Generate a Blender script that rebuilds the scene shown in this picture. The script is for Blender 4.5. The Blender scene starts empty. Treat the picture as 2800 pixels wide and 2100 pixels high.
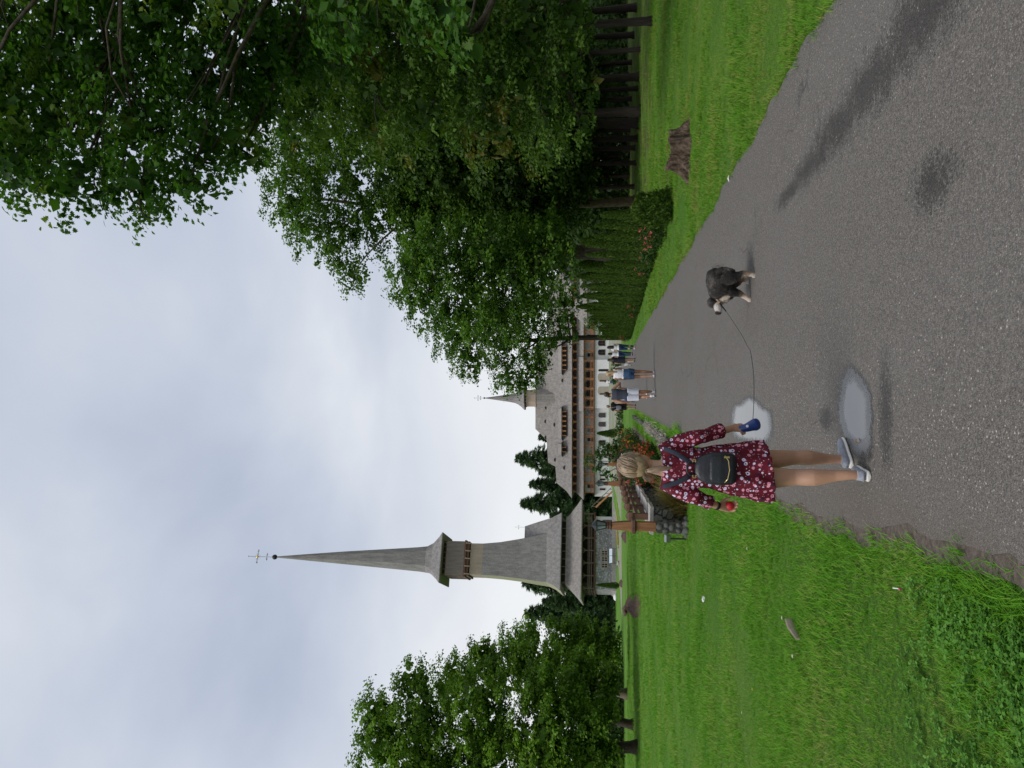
import bpy, bmesh, math, random
import numpy as np
from mathutils import Vector, Matrix

random.seed(7)
RNG = np.random.default_rng(7)
sc = bpy.context.scene
COL = sc.collection

# ------------------------------------------------------------------ camera
# The photograph was taken with the phone on its side, so the camera is rolled by 90 degrees:
# world up points to the left of the frame.
FPX = 2000.0                       # focal length in pixels of the 2800 px wide photograph
PITCH = math.atan(260.0 / FPX)
YAW = math.atan(25.0 / FPX * math.cos(PITCH))
EYE = Vector((0.0, 0.0, 1.7))
FWD = Vector((math.sin(YAW) * math.cos(PITCH), math.cos(YAW) * math.cos(PITCH), math.sin(PITCH)))
RGT = Vector((math.cos(YAW), -math.sin(YAW), 0.0))
UPV = RGT.cross(FWD)
cam_data = bpy.data.cameras.new('camera')
cam_data.sensor_fit = 'HORIZONTAL'
cam_data.sensor_width = 36.0
cam_data.lens = 36.0 * FPX / 2800.0
cam_data.clip_start = 0.05
cam_data.clip_end = 3000.0
cam = bpy.data.objects.new('camera', cam_data)
COL.objects.link(cam)
ax, ay, az = -UPV, RGT, -FWD
cam.matrix_world = Matrix(((ax.x, ay.x, az.x, EYE.x), (ax.y, ay.y, az.y, EYE.y), (ax.z, ay.z, az.z, EYE.z), (0, 0, 0, 1)))
sc.camera = cam

# ------------------------------------------------------------------ sky and sun
SUN_EL, SUN_AZ = math.radians(54), math.radians(-130)     # azimuth measured from +Y towards +X
world = bpy.data.worlds.new('World')
sc.world = world
world.use_nodes = True
nt = world.node_tree
nt.nodes.clear()
w_out = nt.nodes.new('ShaderNodeOutputWorld')
w_sky = nt.nodes.new('ShaderNodeTexSky')
w_sky.sky_type = 'NISHITA'
w_sky.sun_disc = False
w_sky.sun_elevation = SUN_EL
w_sky.sun_rotation = SUN_AZ
w_bg = nt.nodes.new('ShaderNodeBackground')
w_bg.inputs['Strength'].default_value = 0.06
nt.links.new(w_sky.outputs[0], w_bg.inputs[0])
# overcast cloud layer: noise on a flat deck seen from below
w_tc = nt.nodes.new('ShaderNodeTexCoord')
w_sep = nt.nodes.new('ShaderNodeSeparateXYZ')
nt.links.new(w_tc.outputs['Generated'], w_sep.inputs[0])
w_z = nt.nodes.new('ShaderNodeMath'); w_z.operation = 'MAXIMUM'; w_z.inputs[1].default_value = 0.0
nt.links.new(w_sep.outputs['Z'], w_z.inputs[0])
w_za = nt.nodes.new('ShaderNodeMath'); w_za.operation = 'ADD'; w_za.inputs[1].default_value = 0.28
nt.links.new(w_z.outputs[0], w_za.inputs[0])
w_dx = nt.nodes.new('ShaderNodeMath'); w_dx.operation = 'DIVIDE'
w_dy = nt.nodes.new('ShaderNodeMath'); w_dy.operation = 'DIVIDE'
nt.links.new(w_sep.outputs['X'], w_dx.inputs[0]); nt.links.new(w_za.outputs[0], w_dx.inputs[1])
nt.links.new(w_sep.outputs['Y'], w_dy.inputs[0]); nt.links.new(w_za.outputs[0], w_dy.inputs[1])
w_cmb = nt.nodes.new('ShaderNodeCombineXYZ')
nt.links.new(w_dx.outputs[0], w_cmb.inputs['X']); nt.links.new(w_dy.outputs[0], w_cmb.inputs['Y'])
w_n = nt.nodes.new('ShaderNodeTexNoise')
w_n.inputs['Scale'].default_value = 1.5
w_n.inputs['Detail'].default_value = 6
w_n.inputs['Roughness'].default_value = 0.48
w_n.inputs['Distortion'].default_value = 0.25
w_map = nt.nodes.new('ShaderNodeMapping')
w_map.inputs['Location'].default_value = (3.1, 0.4, 0)
nt.links.new(w_cmb.outputs[0], w_map.inputs[0])
nt.links.new(w_map.outputs[0], w_n.inputs['Vector'])
w_r = nt.nodes.new('ShaderNodeValToRGB')
e = w_r.color_ramp.elements
e[0].position = 0.30; e[0].color = (0.475, 0.54, 0.67, 1)
e[1].position = 0.72; e[1].color = (0.84, 0.87, 0.92, 1)
m_ = w_r.color_ramp.elements.new(0.5); m_.color = (0.63, 0.685, 0.79, 1)
nt.links.new(w_n.outputs['Fac'], w_r.inputs[0])
# clouds thin to a bright white towards the horizon, all the way round
w_h = nt.nodes.new('ShaderNodeMapRange')
w_h.interpolation_type = 'SMOOTHSTEP'
w_h.inputs['From Min'].default_value = 0.40
w_h.inputs['From Max'].default_value = 0.06
w_h.inputs['To Min'].default_value = 0.0
w_h.inputs['To Max'].default_value = 0.9
nt.links.new(w_z.outputs[0], w_h.inputs['Value'])
w_mx = nt.nodes.new('ShaderNodeMix'); w_mx.data_type = 'RGBA'
w_mx.inputs[7].default_value = (0.97, 0.975, 0.985, 1)
nt.links.new(w_h.outputs[0], w_mx.inputs[0])
nt.links.new(w_r.outputs[0], w_mx.inputs[6])
w_bg2 = nt.nodes.new('ShaderNodeBackground')
w_bg2.inputs['Strength'].default_value = 0.66
nt.links.new(w_mx.outputs[2], w_bg2.inputs[0])
w_ms = nt.nodes.new('ShaderNodeMixShader')
w_ms.inputs[0].default_value = 0.9
nt.links.new(w_bg.outputs[0], w_ms.inputs[1]); nt.links.new(w_bg2.outputs[0], w_ms.inputs[2])
nt.links.new(w_ms.outputs[0], w_out.inputs[0])

sun_data = bpy.data.lights.new('sun', 'SUN')
sun_data.energy = 1.5
sun_data.angle = math.radians(28)
sun_data.color = (1.0, 0.96, 0.9)
sun = bpy.data.objects.new('sun', sun_data)
COL.objects.link(sun)
sdir = Vector((math.sin(SUN_AZ) * math.cos(SUN_EL), math.cos(SUN_AZ) * math.cos(SUN_EL), math.sin(SUN_EL)))
sun.rotation_euler = sdir.to_track_quat('Z', 'Y').to_euler()
sun.location = (0, 0, 60)

sc.view_settings.view_transform = 'Standard'
sc.view_settings.look = 'None'
sc.view_settings.gamma = 1.0
sc.view_settings.exposure = 0.6
sc.view_settings.use_curve_mapping = False
sc.cycles.use_denoising = True
sc.cycles.max_bounces = 6
sc.cycles.diffuse_bounces = 3
sc.cycles.transmission_bounces = 3
sc.cycles.transparent_max_bounces = 6


# ------------------------------------------------------------------ measuring helpers
def ray(u, v):
    "direction through a point of the upright photograph (2100 x 2800)"
    return FWD + RGT * ((u - 1050) / FPX) - UPV * ((v - 1400) / FPX)


def at(u, v, Y):
    d = ray(u, v)
    return EYE + d * (Y / d.y)


def gp(u, v, z=0.0):
    d = ray(u, v)
    return EYE + d * ((z - EYE.z) / d.z)


def sstep(a, b, x):
    t = min(1.0, max(0.0, (x - a) / (b - a)))
    return t * t * (3 - 2 * t)


def terrain(x, y):
    return 1.3 * sstep(72, 150, y) * sstep(-24, -14, x)


# ------------------------------------------------------------------ object helpers
def tag(o, label=None, cat=None, group=None, kind=None):
    if label: o['label'] = label
    if cat: o['category'] = cat
    if group: o['group'] = group
    if kind: o['kind'] = kind
    return o


def thing(name, label, cat, loc=(0, 0, 0), rz=0.0, group=None):
    o = bpy.data.objects.new(name, None)
    o.empty_display_size = 0.2
    COL.objects.link(o)
    o.location = loc
    o.rotation_euler = (0, 0, rz)
    return tag(o, label, cat, group)


def link_mesh(name, me, mat=None, parent=None):
    o = bpy.data.objects.new(name, me)
    COL.objects.link(o)
    if mat is not None and len(me.materials) == 0:
        me.materials.append(mat)
    if parent is not None:
        o.parent = parent
    return o


def copy_tree(o, parent=None):
    c = o.copy()
    COL.objects.link(c)
    if parent is not None:
        c.parent = parent
    for ch in list(o.children):
        copy_tree(ch, c)
    return c


class MB:
    "collects faces; build() links them as one mesh object"
    def __init__(self):
        self.v = []; self.f = []

    def add(self, vs, fs):
        b = len(self.v)
        self.v += [tuple(p) for p in vs]
        self.f += [tuple(i + b for i in f) for f in fs]
        return self

    def box(self, c, s, rot=None, taper=1.0):
        hx, hy, hz = s[0] / 2, s[1] / 2, s[2] / 2
        vs = []
        for z in (-hz, hz):
            k = taper if z > 0 else 1.0
            for x, y in ((-hx, -hy), (hx, -hy), (hx, hy), (-hx, hy)):
                p = Vector((x * k, y * k, z))
                if rot is not None: p = rot @ p
                vs.append(p + Vector(c))
        return self.add(vs, [(3, 2, 1, 0), (4, 5, 6, 7), (0, 1, 5, 4), (1, 2, 6, 5), (2, 3, 7, 6), (3, 0, 4, 7)])

    def beam(self, a, b, w, h):
        a = Vector(a); b = Vector(b); d = (b - a)
        L = d.length; d.normalize()
        up = Vector((0, 0, 1)) if abs(d.z) < 0.95 else Vector((0, 1, 0))
        s = d.cross(up).normalized(); t = s.cross(d)
        vs = []
        for q in (a, b):
            for i, j in ((-1, -1), (1, -1), (1, 1), (-1, 1)):
                vs.append(q + s * (i * w / 2) + t * (j * h / 2))
        return self.add(vs, [(0, 1, 2, 3), (7, 6, 5, 4), (1, 0, 4, 5), (2, 1, 5, 6), (3, 2, 6, 7), (0, 3, 7, 4)])

    def tube(self, pts, rad, n=10, ref=None, cap=True):
        "rings along a path; rad items are r or (a along ref, b across)"
        pts = [Vector(p) for p in pts]
        rings = []
        m = len(pts)
        prev = None
        for i, p in enumerate(pts):
            d = (pts[min(i + 1, m - 1)] - pts[max(i - 1, 0)])
            if d.length < 1e-9: d = Vector((0, 0, 1))
            d.normalize()
            if ref is not None:
                r0 = Vector(ref)
            elif prev is not None:
                r0 = prev
            else:
                r0 = Vector((1, 0, 0)) if abs(d.x) < 0.8 else Vector((0, 1, 0))
            a = (r0 - d * r0.dot(d))
            if a.length < 1e-6:
                a = Vector((0, 1, 0)) - d * d.y
            a.normalize(); prev = a
            b = d.cross(a)
            r = rad[i]
            ra, rb = r if isinstance(r, (tuple, list)) else (r, r)
            rings.append([p + a * (ra * math.cos(2 * math.pi * k / n)) + b * (rb * math.sin(2 * math.pi * k / n)) for k in range(n)])
        vs = [q for rg in rings for q in rg]
        fs = []
        for i in range(m - 1):
            for k in range(n):
                k2 = (k + 1) % n
                fs.append((i * n + k, i * n + k2, (i + 1) * n + k2, (i + 1) * n + k))
        if cap:
            fs.append(tuple(range(n - 1, -1, -1)))
            fs.append(tuple((m - 1) * n + k for k in range(n)))
        return self.add(vs, fs)

    def ball(self, c, r, n=12, m=8, rot=None):
        if not isinstance(r, (tuple, list)): r = (r, r, r)
        c = Vector(c)
        vs = []
        for i in range(1, m):
            th = math.pi * i / m
            for k in range(n):
                ph = 2 * math.pi * k / n
                p = Vector((r[0] * math.sin(th) * math.cos(ph), r[1] * math.sin(th) * math.sin(ph), r[2] * math.cos(th)))
                vs.append(p)
        vs.append(Vector((0, 0, r[2]))); vs.append(Vector((0, 0, -r[2])))
        if rot is not None: vs = [rot @ p for p in vs]
        vs = [p + c for p in vs]
        fs = []
        for i in range(m - 2):
            for k in range(n):
                k2 = (k + 1) % n
                fs.append((i * n + k, (i + 1) * n + k, (i + 1) * n + k2, i * n + k2))
        t = (m - 1) * n
        for k in range(n):
            k2 = (k + 1) % n
            fs.append((t, k, k2))
            fs.append((t + 1, (m - 2) * n + k2, (m - 2) * n + k))
        return self.add(vs, fs)

    def prism(self, poly, y0, y1):
        "polygon in the XZ plane extruded along Y"
        n = len(poly)
        vs = [(x, y0, z) for x, z in poly] + [(x, y1, z) for x, z in poly]
        fs = [tuple(range(n)), tuple(range(2 * n - 1, n - 1, -1))]
        for k in range(n):
            k2 = (k + 1) % n
            fs.append((k2, k, k + n, k2 + n))
        return self.add(vs, fs)

    def mesh(self, name, smooth=False):
        me = bpy.data.meshes.new(name)
        me.from_pydata(self.v, [], self.f)
        me.validate()
        bm = bmesh.new(); bm.from_mesh(me)
        bmesh.ops.recalc_face_normals(bm, faces=bm.faces)
        bm.to_mesh(me); bm.free()
        if smooth:
            me.polygons.foreach_set('use_smooth', [True] * len(me.polygons))
        return me

    def build(self, name, mat, parent=None, smooth=False, bevel=0.0):
        o = link_mesh(name, self.mesh(name, smooth), mat, parent)
        if bevel > 0:
            b = o.modifiers.new('bevel', 'BEVEL'); b.width = bevel; b.segments = 2; b.limit_method = 'ANGLE'
        return o


def remesh(o, voxel, smooth=3):
    r = o.modifiers.new('remesh', 'REMESH'); r.mode = 'VOXEL'; r.voxel_size = voxel; r.use_smooth_shade = True
    if smooth:
        s = o.modifiers.new('smooth', 'SMOOTH'); s.factor = 0.5; s.iterations = smooth
    return o


def np_mesh(name, V, F):
    "V (n,3), F (m,k) uniform faces"
    V = np.ascontiguousarray(V, dtype=np.float32); F = np.ascontiguousarray(F, dtype=np.int32)
    me = bpy.data.meshes.new(name)
    me.vertices.add(len(V)); me.vertices.foreach_set('co', V.ravel())
    m, k = F.shape
    me.loops.add(m * k); me.loops.foreach_set('vertex_index', F.ravel())
    me.polygons.add(m)
    me.polygons.foreach_set('loop_start', np.arange(0, m * k, k, dtype=np.int32))
    try:
        me.polygons.foreach_set('loop_total', np.full(m, k, dtype=np.int32))
    except Exception:
        pass
    me.update(calc_edges=True)
    return me


# leaf templates: x across, y along, z = normal
LEAF_QUAD = (np.array([(0, 0, 0), (.36, .45, .08), (0, 1, -.05), (-.36, .45, .08)], float), np.array([(0, 1, 2, 3)]))
LEAF_TRI2 = (np.array([(0, 0, 0), (.30, .42, .10), (0, 1, -.06), (-.30, .42, .10)], float), np.array([(0, 1, 2), (0, 2, 3)]))
_o = [(0, 0, 0), (.07, .16, .02), (.22, .22, .05), (.13, .36, .03), (.34, .47, .08), (.18, .58, .04), (.33, .74, .06), (.13, .82, .01), (0, 1.0, -.08)]
_ov = _o + [(-x, y, z) for x, y, z in _o[1:-1]]
_of = []
_L = [0] + list(range(9, 16)) + [8]
for _i in range(8):
    _of.append((0 if _i == 0 else _i, _i + 1, _L[_i + 1]) if _i else (0, 1, 9))
_of = [(0, 1, 9)]
for _i in range(1, 7):
    _of += [(_i, _i + 1, 9 + _i), (_i, 9 + _i, 8 + _i)]
_of += [(7, 8, 15)]
LEAF_OAK = (np.array(_ov, float), np.array(_of))
BLADE = (np.array([(-.5, 0, 0), (.5, 0, 0), (.32, .55, .06), (-.32, .55, .06), (0, 1, .22)], float), np.array([(0, 1, 2), (0, 2, 3), (3, 2, 4)]))


def leaf_cloud(P, Nrm, size, tmpl, rng, width=1.0, along=None, spread=0.8):
    """place one leaf per row of P; Nrm: preferred face normal; along: preferred direction of the leaf; returns V, F"""
    n = len(P)
    tv, tf = tmpl
    N = Nrm + rng.normal(0, spread, (n, 3))
    N /= np.linalg.norm(N, axis=1, keepdims=True) + 1e-9
    A = rng.normal(0, 1, (n, 3)) if along is None else along + rng.normal(0, 0.35, (n, 3))
    A -= N * np.sum(A * N, axis=1, keepdims=True)
    A /= np.linalg.norm(A, axis=1, keepdims=True) + 1e-9
    B = np.cross(A, N)
    s = (size * rng.uniform(0.65, 1.25, n))[:, None, None]
    V = P[:, None, :] + s * (B[:, None, :] * (tv[None, :, 0:1] * width) + A[:, None, :] * tv[None, :, 1:2] + N[:, None, :] * tv[None, :, 2:3])
    F = tf[None, :, :] + (np.arange(n) * len(tv))[:, None, None]
    return V.reshape(-1, 3), F.reshape(-1, tf.shape[1])


# ------------------------------------------------------------------ materials
def new_mat(name):
    m = bpy.data.materials.new(name)
    m.use_nodes = True
    nt = m.node_tree
    b = nt.nodes['Principled BSDF']
    return m, nt, b


def nd(nt, typ, **kw):
    n = nt.nodes.new(typ)
    for k, v in kw.items():
        if hasattr(n, k): setattr(n, k, v)
        else: n.inputs[k.replace('_', ' ')].default_value = v
    return n


def ramp(nt, fac, stops):
    r = nt.nodes.new('ShaderNodeValToRGB')
    el = r.color_ramp.elements
    while len(el) > 1: el.remove(el[0])
    for i, (p, c) in enumerate(stops):
        if isinstance(c, (int, float)): c = (c, c, c)
        x = el[0] if i == 0 else el.new(p)
        x.position = p; x.color = (*c, 1)
    nt.links.new(fac, r.inputs[0])
    return r.outputs[0]


def noise(nt, vec, scale, detail=5, rough=0.55, dist=0.0):
    n = nd(nt, 'ShaderNodeTexNoise', Scale=scale, Detail=detail, Roughness=rough, Distortion=dist)
    if vec is not None: nt.links.new(vec, n.inputs['Vector'])
    return n.outputs['Fac']


def mixc(nt, fac, a, b, mode='MIX'):
    m = nt.nodes.new('ShaderNodeMix'); m.data_type = 'RGBA'; m.blend_type = mode
    for s, x in ((0, fac), (6, a), (7, b)):
        if isinstance(x, (int, float)): m.inputs[s].default_value = x
        elif isinstance(x, (tuple, list)): m.inputs[s].default_value = (*x, 1)
        else: nt.links.new(x, m.inputs[s])
    return m.outputs[2]


def mth(nt, op, a, b=None, c=None, clamp=False):
    m = nt.nodes.new('ShaderNodeMath'); m.operation = op; m.use_clamp = clamp
    for i, x in enumerate((a, b, c)):
        if x is None: continue
        if isinstance(x, (int, float)): m.inputs[i].default_value = x
        else: nt.links.new(x, m.inputs[i])
    return m.outputs[0]


def bump(nt, b, h, strength=0.4, dist=0.02):
    bp = nd(nt, 'ShaderNodeBump', Strength=strength, Distance=dist)
    nt.links.new(h, bp.inputs['Height'])
    nt.links.new(bp.outputs[0], b.inputs['Normal'])


def ocoord(nt, scale=(1, 1, 1), which='Object'):
    t = nt.nodes.new('ShaderNodeTexCoord')
    if scale == (1, 1, 1): return t.outputs[which]
    mp = nt.nodes.new('ShaderNodeMapping'); mp.inputs['Scale'].default_value = scale
    nt.links.new(t.outputs[which], mp.inputs[0])
    return mp.outputs[0]


def plain(name, c1, c2=None, scale=4.0, rough=0.7, bs=0.0, bscale=40.0, stretch=(1, 1, 1), spec=0.4, metal=0.0, detail=5, bdist=0.01):
    m, nt, b = new_mat(name)
    v = ocoord(nt, stretch)
    c2 = c2 or tuple(x * 0.72 for x in c1)
    nt.links.new(ramp(nt, noise(nt, v, scale, detail), [(0.3, c2), (0.7, c1)]), b.inputs['Base Color'])
    b.inputs['Roughness'].default_value = rough
    b.inputs['Specular IOR Level'].default_value = spec
    b.inputs['Metallic'].default_value = metal
    if bs: bump(nt, b, noise(nt, v, bscale, 4), bs, bdist)
    return m


def foliage(name, dark, light, trans=0.35, rough=0.5, patch=0.25, tint=None, toned=True):
    "leaf colour varies from leaf to leaf and in soft patches through the crown; light passes the leaf"
    m, nt, b = new_mat(name)
    g = nt.nodes.new('ShaderNodeNewGeometry')
    n = noise(nt, ocoord(nt), patch * 4, 3)
    tn = nd(nt, 'ShaderNodeAttribute', attribute_name='tone')
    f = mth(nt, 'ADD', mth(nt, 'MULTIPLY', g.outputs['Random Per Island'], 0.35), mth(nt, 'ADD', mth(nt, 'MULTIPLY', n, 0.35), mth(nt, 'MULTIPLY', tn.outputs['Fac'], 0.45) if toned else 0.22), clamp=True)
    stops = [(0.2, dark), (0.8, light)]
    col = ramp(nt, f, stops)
    if tint:
        n2 = noise(nt, ocoord(nt), patch * 2.3, 2)
        col = mixc(nt, ramp(nt, n2, [(0.60, 0.0), (0.68, 1.0)]), col, tint)
    nt.links.new(col, b.inputs['Base Color'])
    b.inputs['Roughness'].default_value = rough
    b.inputs['Specular IOR Level'].default_value = 0.14
    t = nt.nodes.new('ShaderNodeBsdfTranslucent')
    nt.links.new(mixc(nt, 1.0, col, (1.15, 1.25, 0.55), 'MULTIPLY'), t.inputs[0])
    ms = nt.nodes.new('ShaderNodeMixShader'); ms.inputs[0].default_value = trans
    nt.links.new(b.outputs[0], ms.inputs[1]); nt.links.new(t.outputs[0], ms.inputs[2])
    nt.links.new(ms.outputs[0], nt.nodes['Material Output'].inputs[0])
    return m


MT = {}
MT['oak_leaf'] = foliage('oak_leaf', (.022, .062, .010), (.100, .200, .024), .4)
MT['oak_leaf_near'] = foliage('oak_leaf_near', (.016, .048, .009), (.070, .165, .022), .38, tint=(.14, .20, .028))
MT['oak_leaf_dull'] = foliage('oak_leaf_dull', (.022, .058, .009), (.095, .175, .026), .35, tint=(.19, .165, .040))
MT['oak_leaf_left'] = foliage('oak_leaf_left', (.036, .092, .010), (.155, .280, .030), .4)
MT['shrub_leaf'] = foliage('shrub_leaf', (.022, .060, .010), (.075, .150, .028), .3)
MT['spruce_needle'] = foliage('spruce_needle', (.035, .075, .040), (.115, .190, .095), .3, .6, toned=False)
MT['thuja_leaf'] = foliage('thuja_leaf', (.012, .040, .007), (.100, .172, .026), .2, .6, patch=1.6, toned=False)
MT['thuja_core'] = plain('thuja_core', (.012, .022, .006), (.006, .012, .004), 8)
MT['far_leaf'] = foliage('far_leaf', (.016, .042, .008), (.060, .115, .018), .3)
MT['bark'] = plain('bark', (.085, .068, .052), (.030, .024, .019), 2.2, .95, .9, 5.0, (5, 5, .8), .2, bdist=.04)
MT['bark_moss'] = plain('bark_moss', (.13, .11, .055), (.05, .038, .026), 2.0, .95, .9, 5.0, (5, 5, .8), .2, bdist=.04)
MT['stump'] = plain('stump', (.165, .118, .085), (.024, .016, .011), 2.2, .95, 1.0, 5.0, (7, 7, 1.6), .2, bdist=.06)
MT['bark_shaded'] = plain('bark_shaded', (.040, .033, .026), (.016, .013, .010), 2.2, .95, .9, 5.0, (5, 5, .8), .2, bdist=.04)  # bark darkened for the wood's trunks: their shade is put into the colour
MT['wood_orange'] = plain('wood_orange', (.50, .235, .098), (.32, .14, .058), 2.0, .65, .3, 8.0, (6, 6, .7))
MT['wood_brown'] = plain('wood_brown', (.12, .058, .034), (.065, .030, .018), 2.0, .7, .3, 8.0, (6, 6, .7))
MT['wood_lamp'] = plain('wood_lamp', (.30, .130, .050), (.12, .055, .024), 3.0, .6, .4, 9.0, (5, 5, .6))
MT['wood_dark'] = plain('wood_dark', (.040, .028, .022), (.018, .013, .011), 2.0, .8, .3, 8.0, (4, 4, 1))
MT['wood_grey'] = plain('wood_grey', (.20, .155, .12), (.10, .075, .06), 2.0, .85, .3, 8.0, (6, 6, .8))
MT['wood_pale'] = plain('wood_pale', (.42, .34, .27), (.30, .235, .18), 2.0, .75, .3, 8.0, (5, 5, .8))
MT['board_grey'] = plain('board_grey', (.34, .31, .29), (.23, .205, .19), 1.4, .85, .3, 6.0, (6, 6, .5))
MT['whitewash'] = plain('whitewash', (.80, .80, .80), (.70, .70, .70), .5, .85, .15, 6)
MT['cream'] = plain('cream', (.46, .42, .34), (.36, .32, .25), .8, .85)
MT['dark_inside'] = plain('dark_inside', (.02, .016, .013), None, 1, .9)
MT['glass'] = plain('glass', (.02, .025, .03), None, 1, .08, spec=.6)
MT['black_metal'] = plain('black_metal', (.018, .022, .024), (.012, .014, .016), 6, .4, metal=.3)
MT['steel'] = plain('steel', (.42, .43, .45), (.32, .33, .35), 6, .35, metal=.8)
MT['gold'] = plain('gold', (.75, .5, .15), (.6, .4, .1), 6, .3, metal=1)
MT['brass'] = plain('brass', (.70, .55, .30), (.6, .45, .2), 20, .3, metal=1)
MT['panel_blue'] = plain('panel_blue', (.55, .66, .78), (.75, .82, .88), 1.2, .25)
MT['stone_pale'] = plain('stone_pale', (.42, .39, .36), (.28, .26, .24), 3, .9, .5, 18)
MT['stone_dark'] = plain('stone_dark', (.115, .115, .112), (.060, .060, .058), 3, .9, .6, 14)
MT['stone_moss'] = plain('stone_moss', (.085, .085, .070), (.035, .038, .026), 3, .95, .6, 14)
MT['mortar'] = plain('mortar', (.07, .066, .058), (.035, .033, .030), 5, .95, .6, 25)
MT['mulch'] = plain('mulch', (.125, .066, .040), (.030, .016, .010), 14, .95, 1.0, 30, bdist=.05)
MT['soil'] = plain('soil', (.125, .095, .070), (.055, .040, .030), 6, .95, .8, 30)


def shingle(name, c1, c2, row=.24, moss=None):
    "weathered wooden shingles, too small at this distance to be picked apart"
    m, nt, b = new_mat(name)
    t = ocoord(nt)
    streak = noise(nt, ocoord(nt, (1.6, 1.6, .22)), 1.3, 6, .6)
    fine = noise(nt, ocoord(nt, (5, 5, 3.5)), 1.0, 3, .6)
    f = mth(nt, 'ADD', mth(nt, 'MULTIPLY', streak, .6), mth(nt, 'MULTIPLY', fine, .45))
    col = ramp(nt, f, [(.36, c2), (.66, c1)])
    w = nd(nt, 'ShaderNodeTexWave', wave_type='BANDS', bands_direction='Z', wave_profile='SAW', Scale=.314 / row, Distortion=.6, Detail=2, Detail_Scale=3.0)
    nt.links.new(t, w.inputs['Vector'])
    if moss:
        col = mixc(nt, mth(nt, 'MULTIPLY', noise(nt, t, .5, 4), .9), col, moss)
    nt.links.new(col, b.inputs['Base Color'])
    b.inputs['Roughness'].default_value = .9
    b.inputs['Specular IOR Level'].default_value = .25
    h = mth(nt, 'ADD', mth(nt, 'MULTIPLY', w.outputs['Fac'], .6), fine)
    bump(nt, b, h, .8, .08)
    return m


MT['shingle'] = shingle('shingle', (.315, .292, .272), (.165, .152, .140))
MT['shingle_tower'] = shingle('shingle_tower', (.30, .285, .278), (.15, .142, .138))
MT['shingle_lichen'] = shingle('shingle_lichen', (.36, .35, .27), (.22, .22, .15), moss=(.31, .31, .18))
MT['shingle_new'] = shingle('shingle_new', (.38, .31, .25), (.27, .22, .18))


def rubble(name, c1, c2, mortar, scale):
    m, nt, b = new_mat(name)
    t = ocoord(nt, (1, 1, 1.35))
    vo = nd(nt, 'ShaderNodeTexVoronoi', feature='DISTANCE_TO_EDGE', Scale=scale)
    vc = nd(nt, 'ShaderNodeTexVoronoi', feature='F1', Scale=scale)
    nt.links.new(t, vo.inputs['Vector']); nt.links.new(t, vc.inputs['Vector'])
    sx = nt.nodes.new('ShaderNodeSeparateColor'); nt.links.new(vc.outputs['Color'], sx.inputs[0])
    stone = ramp(nt, sx.outputs[0], [(.1, c2), (.9, c1)])
    edge = ramp(nt, vo.outputs['Distance'], [(.03, 0.0), (.10, 1.0)])
    nt.links.new(mixc(nt, edge, mortar, stone), b.inputs['Base Color'])
    b.inputs['Roughness'].default_value = .9
    bump(nt, b, mth(nt, 'ADD', edge, mth(nt, 'MULTIPLY', noise(nt, t, scale * 4), .5)), .8, .05)
    return m


MT['rubble'] = rubble('rubble', (.42, .42, .43), (.22, .22, .225), (.16, .155, .15), 2.6)
MT['drywall'] = rubble('drywall', (.15, .145, .13), (.055, .056, .048), (.022, .022, .018), 5.5)


# ------------------------------------------------------------------ ground
def ground_material():
    m, nt, b = new_mat('lawn_and_wood_floor')
    t = ocoord(nt)
    g1 = ramp(nt, noise(nt, t, 26, 6, .7), [(.34, (.035, .095, .012)), (.66, (.125, .275, .036))])
    big = noise(nt, t, .35, 4)
    g2 = mixc(nt, ramp(nt, big, [(.42, 0.0), (.66, .6)]), g1, (.165, .275, .045))
    litter = ramp(nt, noise(nt, t, 18, 6, .7), [(.36, (.050, .042, .020)), (.64, (.14, .115, .055))])
    s = nt.nodes.new('ShaderNodeSeparateXYZ'); nt.links.new(t, s.inputs[0])
    wob = noise(nt, t, .5, 4)
    # fallen leaves lie under the trees on the right, from about 27 m on and right of the hedge
    f1 = mth(nt, 'SUBTRACT', mth(nt, 'ADD', s.outputs['Y'], mth(nt, 'MULTIPLY', wob, 8.0)), 30.5)
    f2 = mth(nt, 'SUBTRACT', s.outputs['X'], 6.2)
    f = mth(nt, 'MULTIPLY', mth(nt, 'MULTIPLY', f1, .35, clamp=True), mth(nt, 'MULTIPLY', f2, .6, clamp=True))
    patch = ramp(nt, noise(nt, t, .8, 5), [(.42, .1), (.6, .95)])
    col = mixc(nt, mth(nt, 'MULTIPLY', f, patch), g2, litter)
    nt.links.new(col, b.inputs['Base Color'])
    b.inputs['Roughness'].default_value = .95
    b.inputs['Specular IOR Level'].default_value = .1
    bump(nt, b, noise(nt, t, 30, 6, .75), 1.0, .06)
    return m


def axis(lo, hi, dense_lo, dense_hi, step, far_step):
    a = list(np.arange(lo, dense_lo, far_step)) + list(np.arange(dense_lo, dense_hi, step)) + list(np.arange(dense_hi, hi + far_step, far_step))
    return np.array(a)


gx = axis(-900, 900, -50, 50, 1.0, 50); gy = axis(-60, 1200, 0, 180, 1.5, 60)
GX, GY = np.meshgrid(gx, gy)
GZ = np.vectorize(terrain)(GX, GY)
V = np.stack([GX.ravel(), GY.ravel(), GZ.ravel()], 1)
nx, ny = len(gx), len(gy)
ii, jj = np.meshgrid(np.arange(nx - 1), np.arange(ny - 1))
a = (jj * nx + ii).ravel()
gm = np_mesh('ground', V, np.stack([a, a + 1, a + 1 + nx, a + nx], 1))
ground = link_mesh('ground', gm, ground_material())
tag(ground, 'green lawn and leaf-strewn wood floor on both sides of the path', kind='structure')


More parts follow.
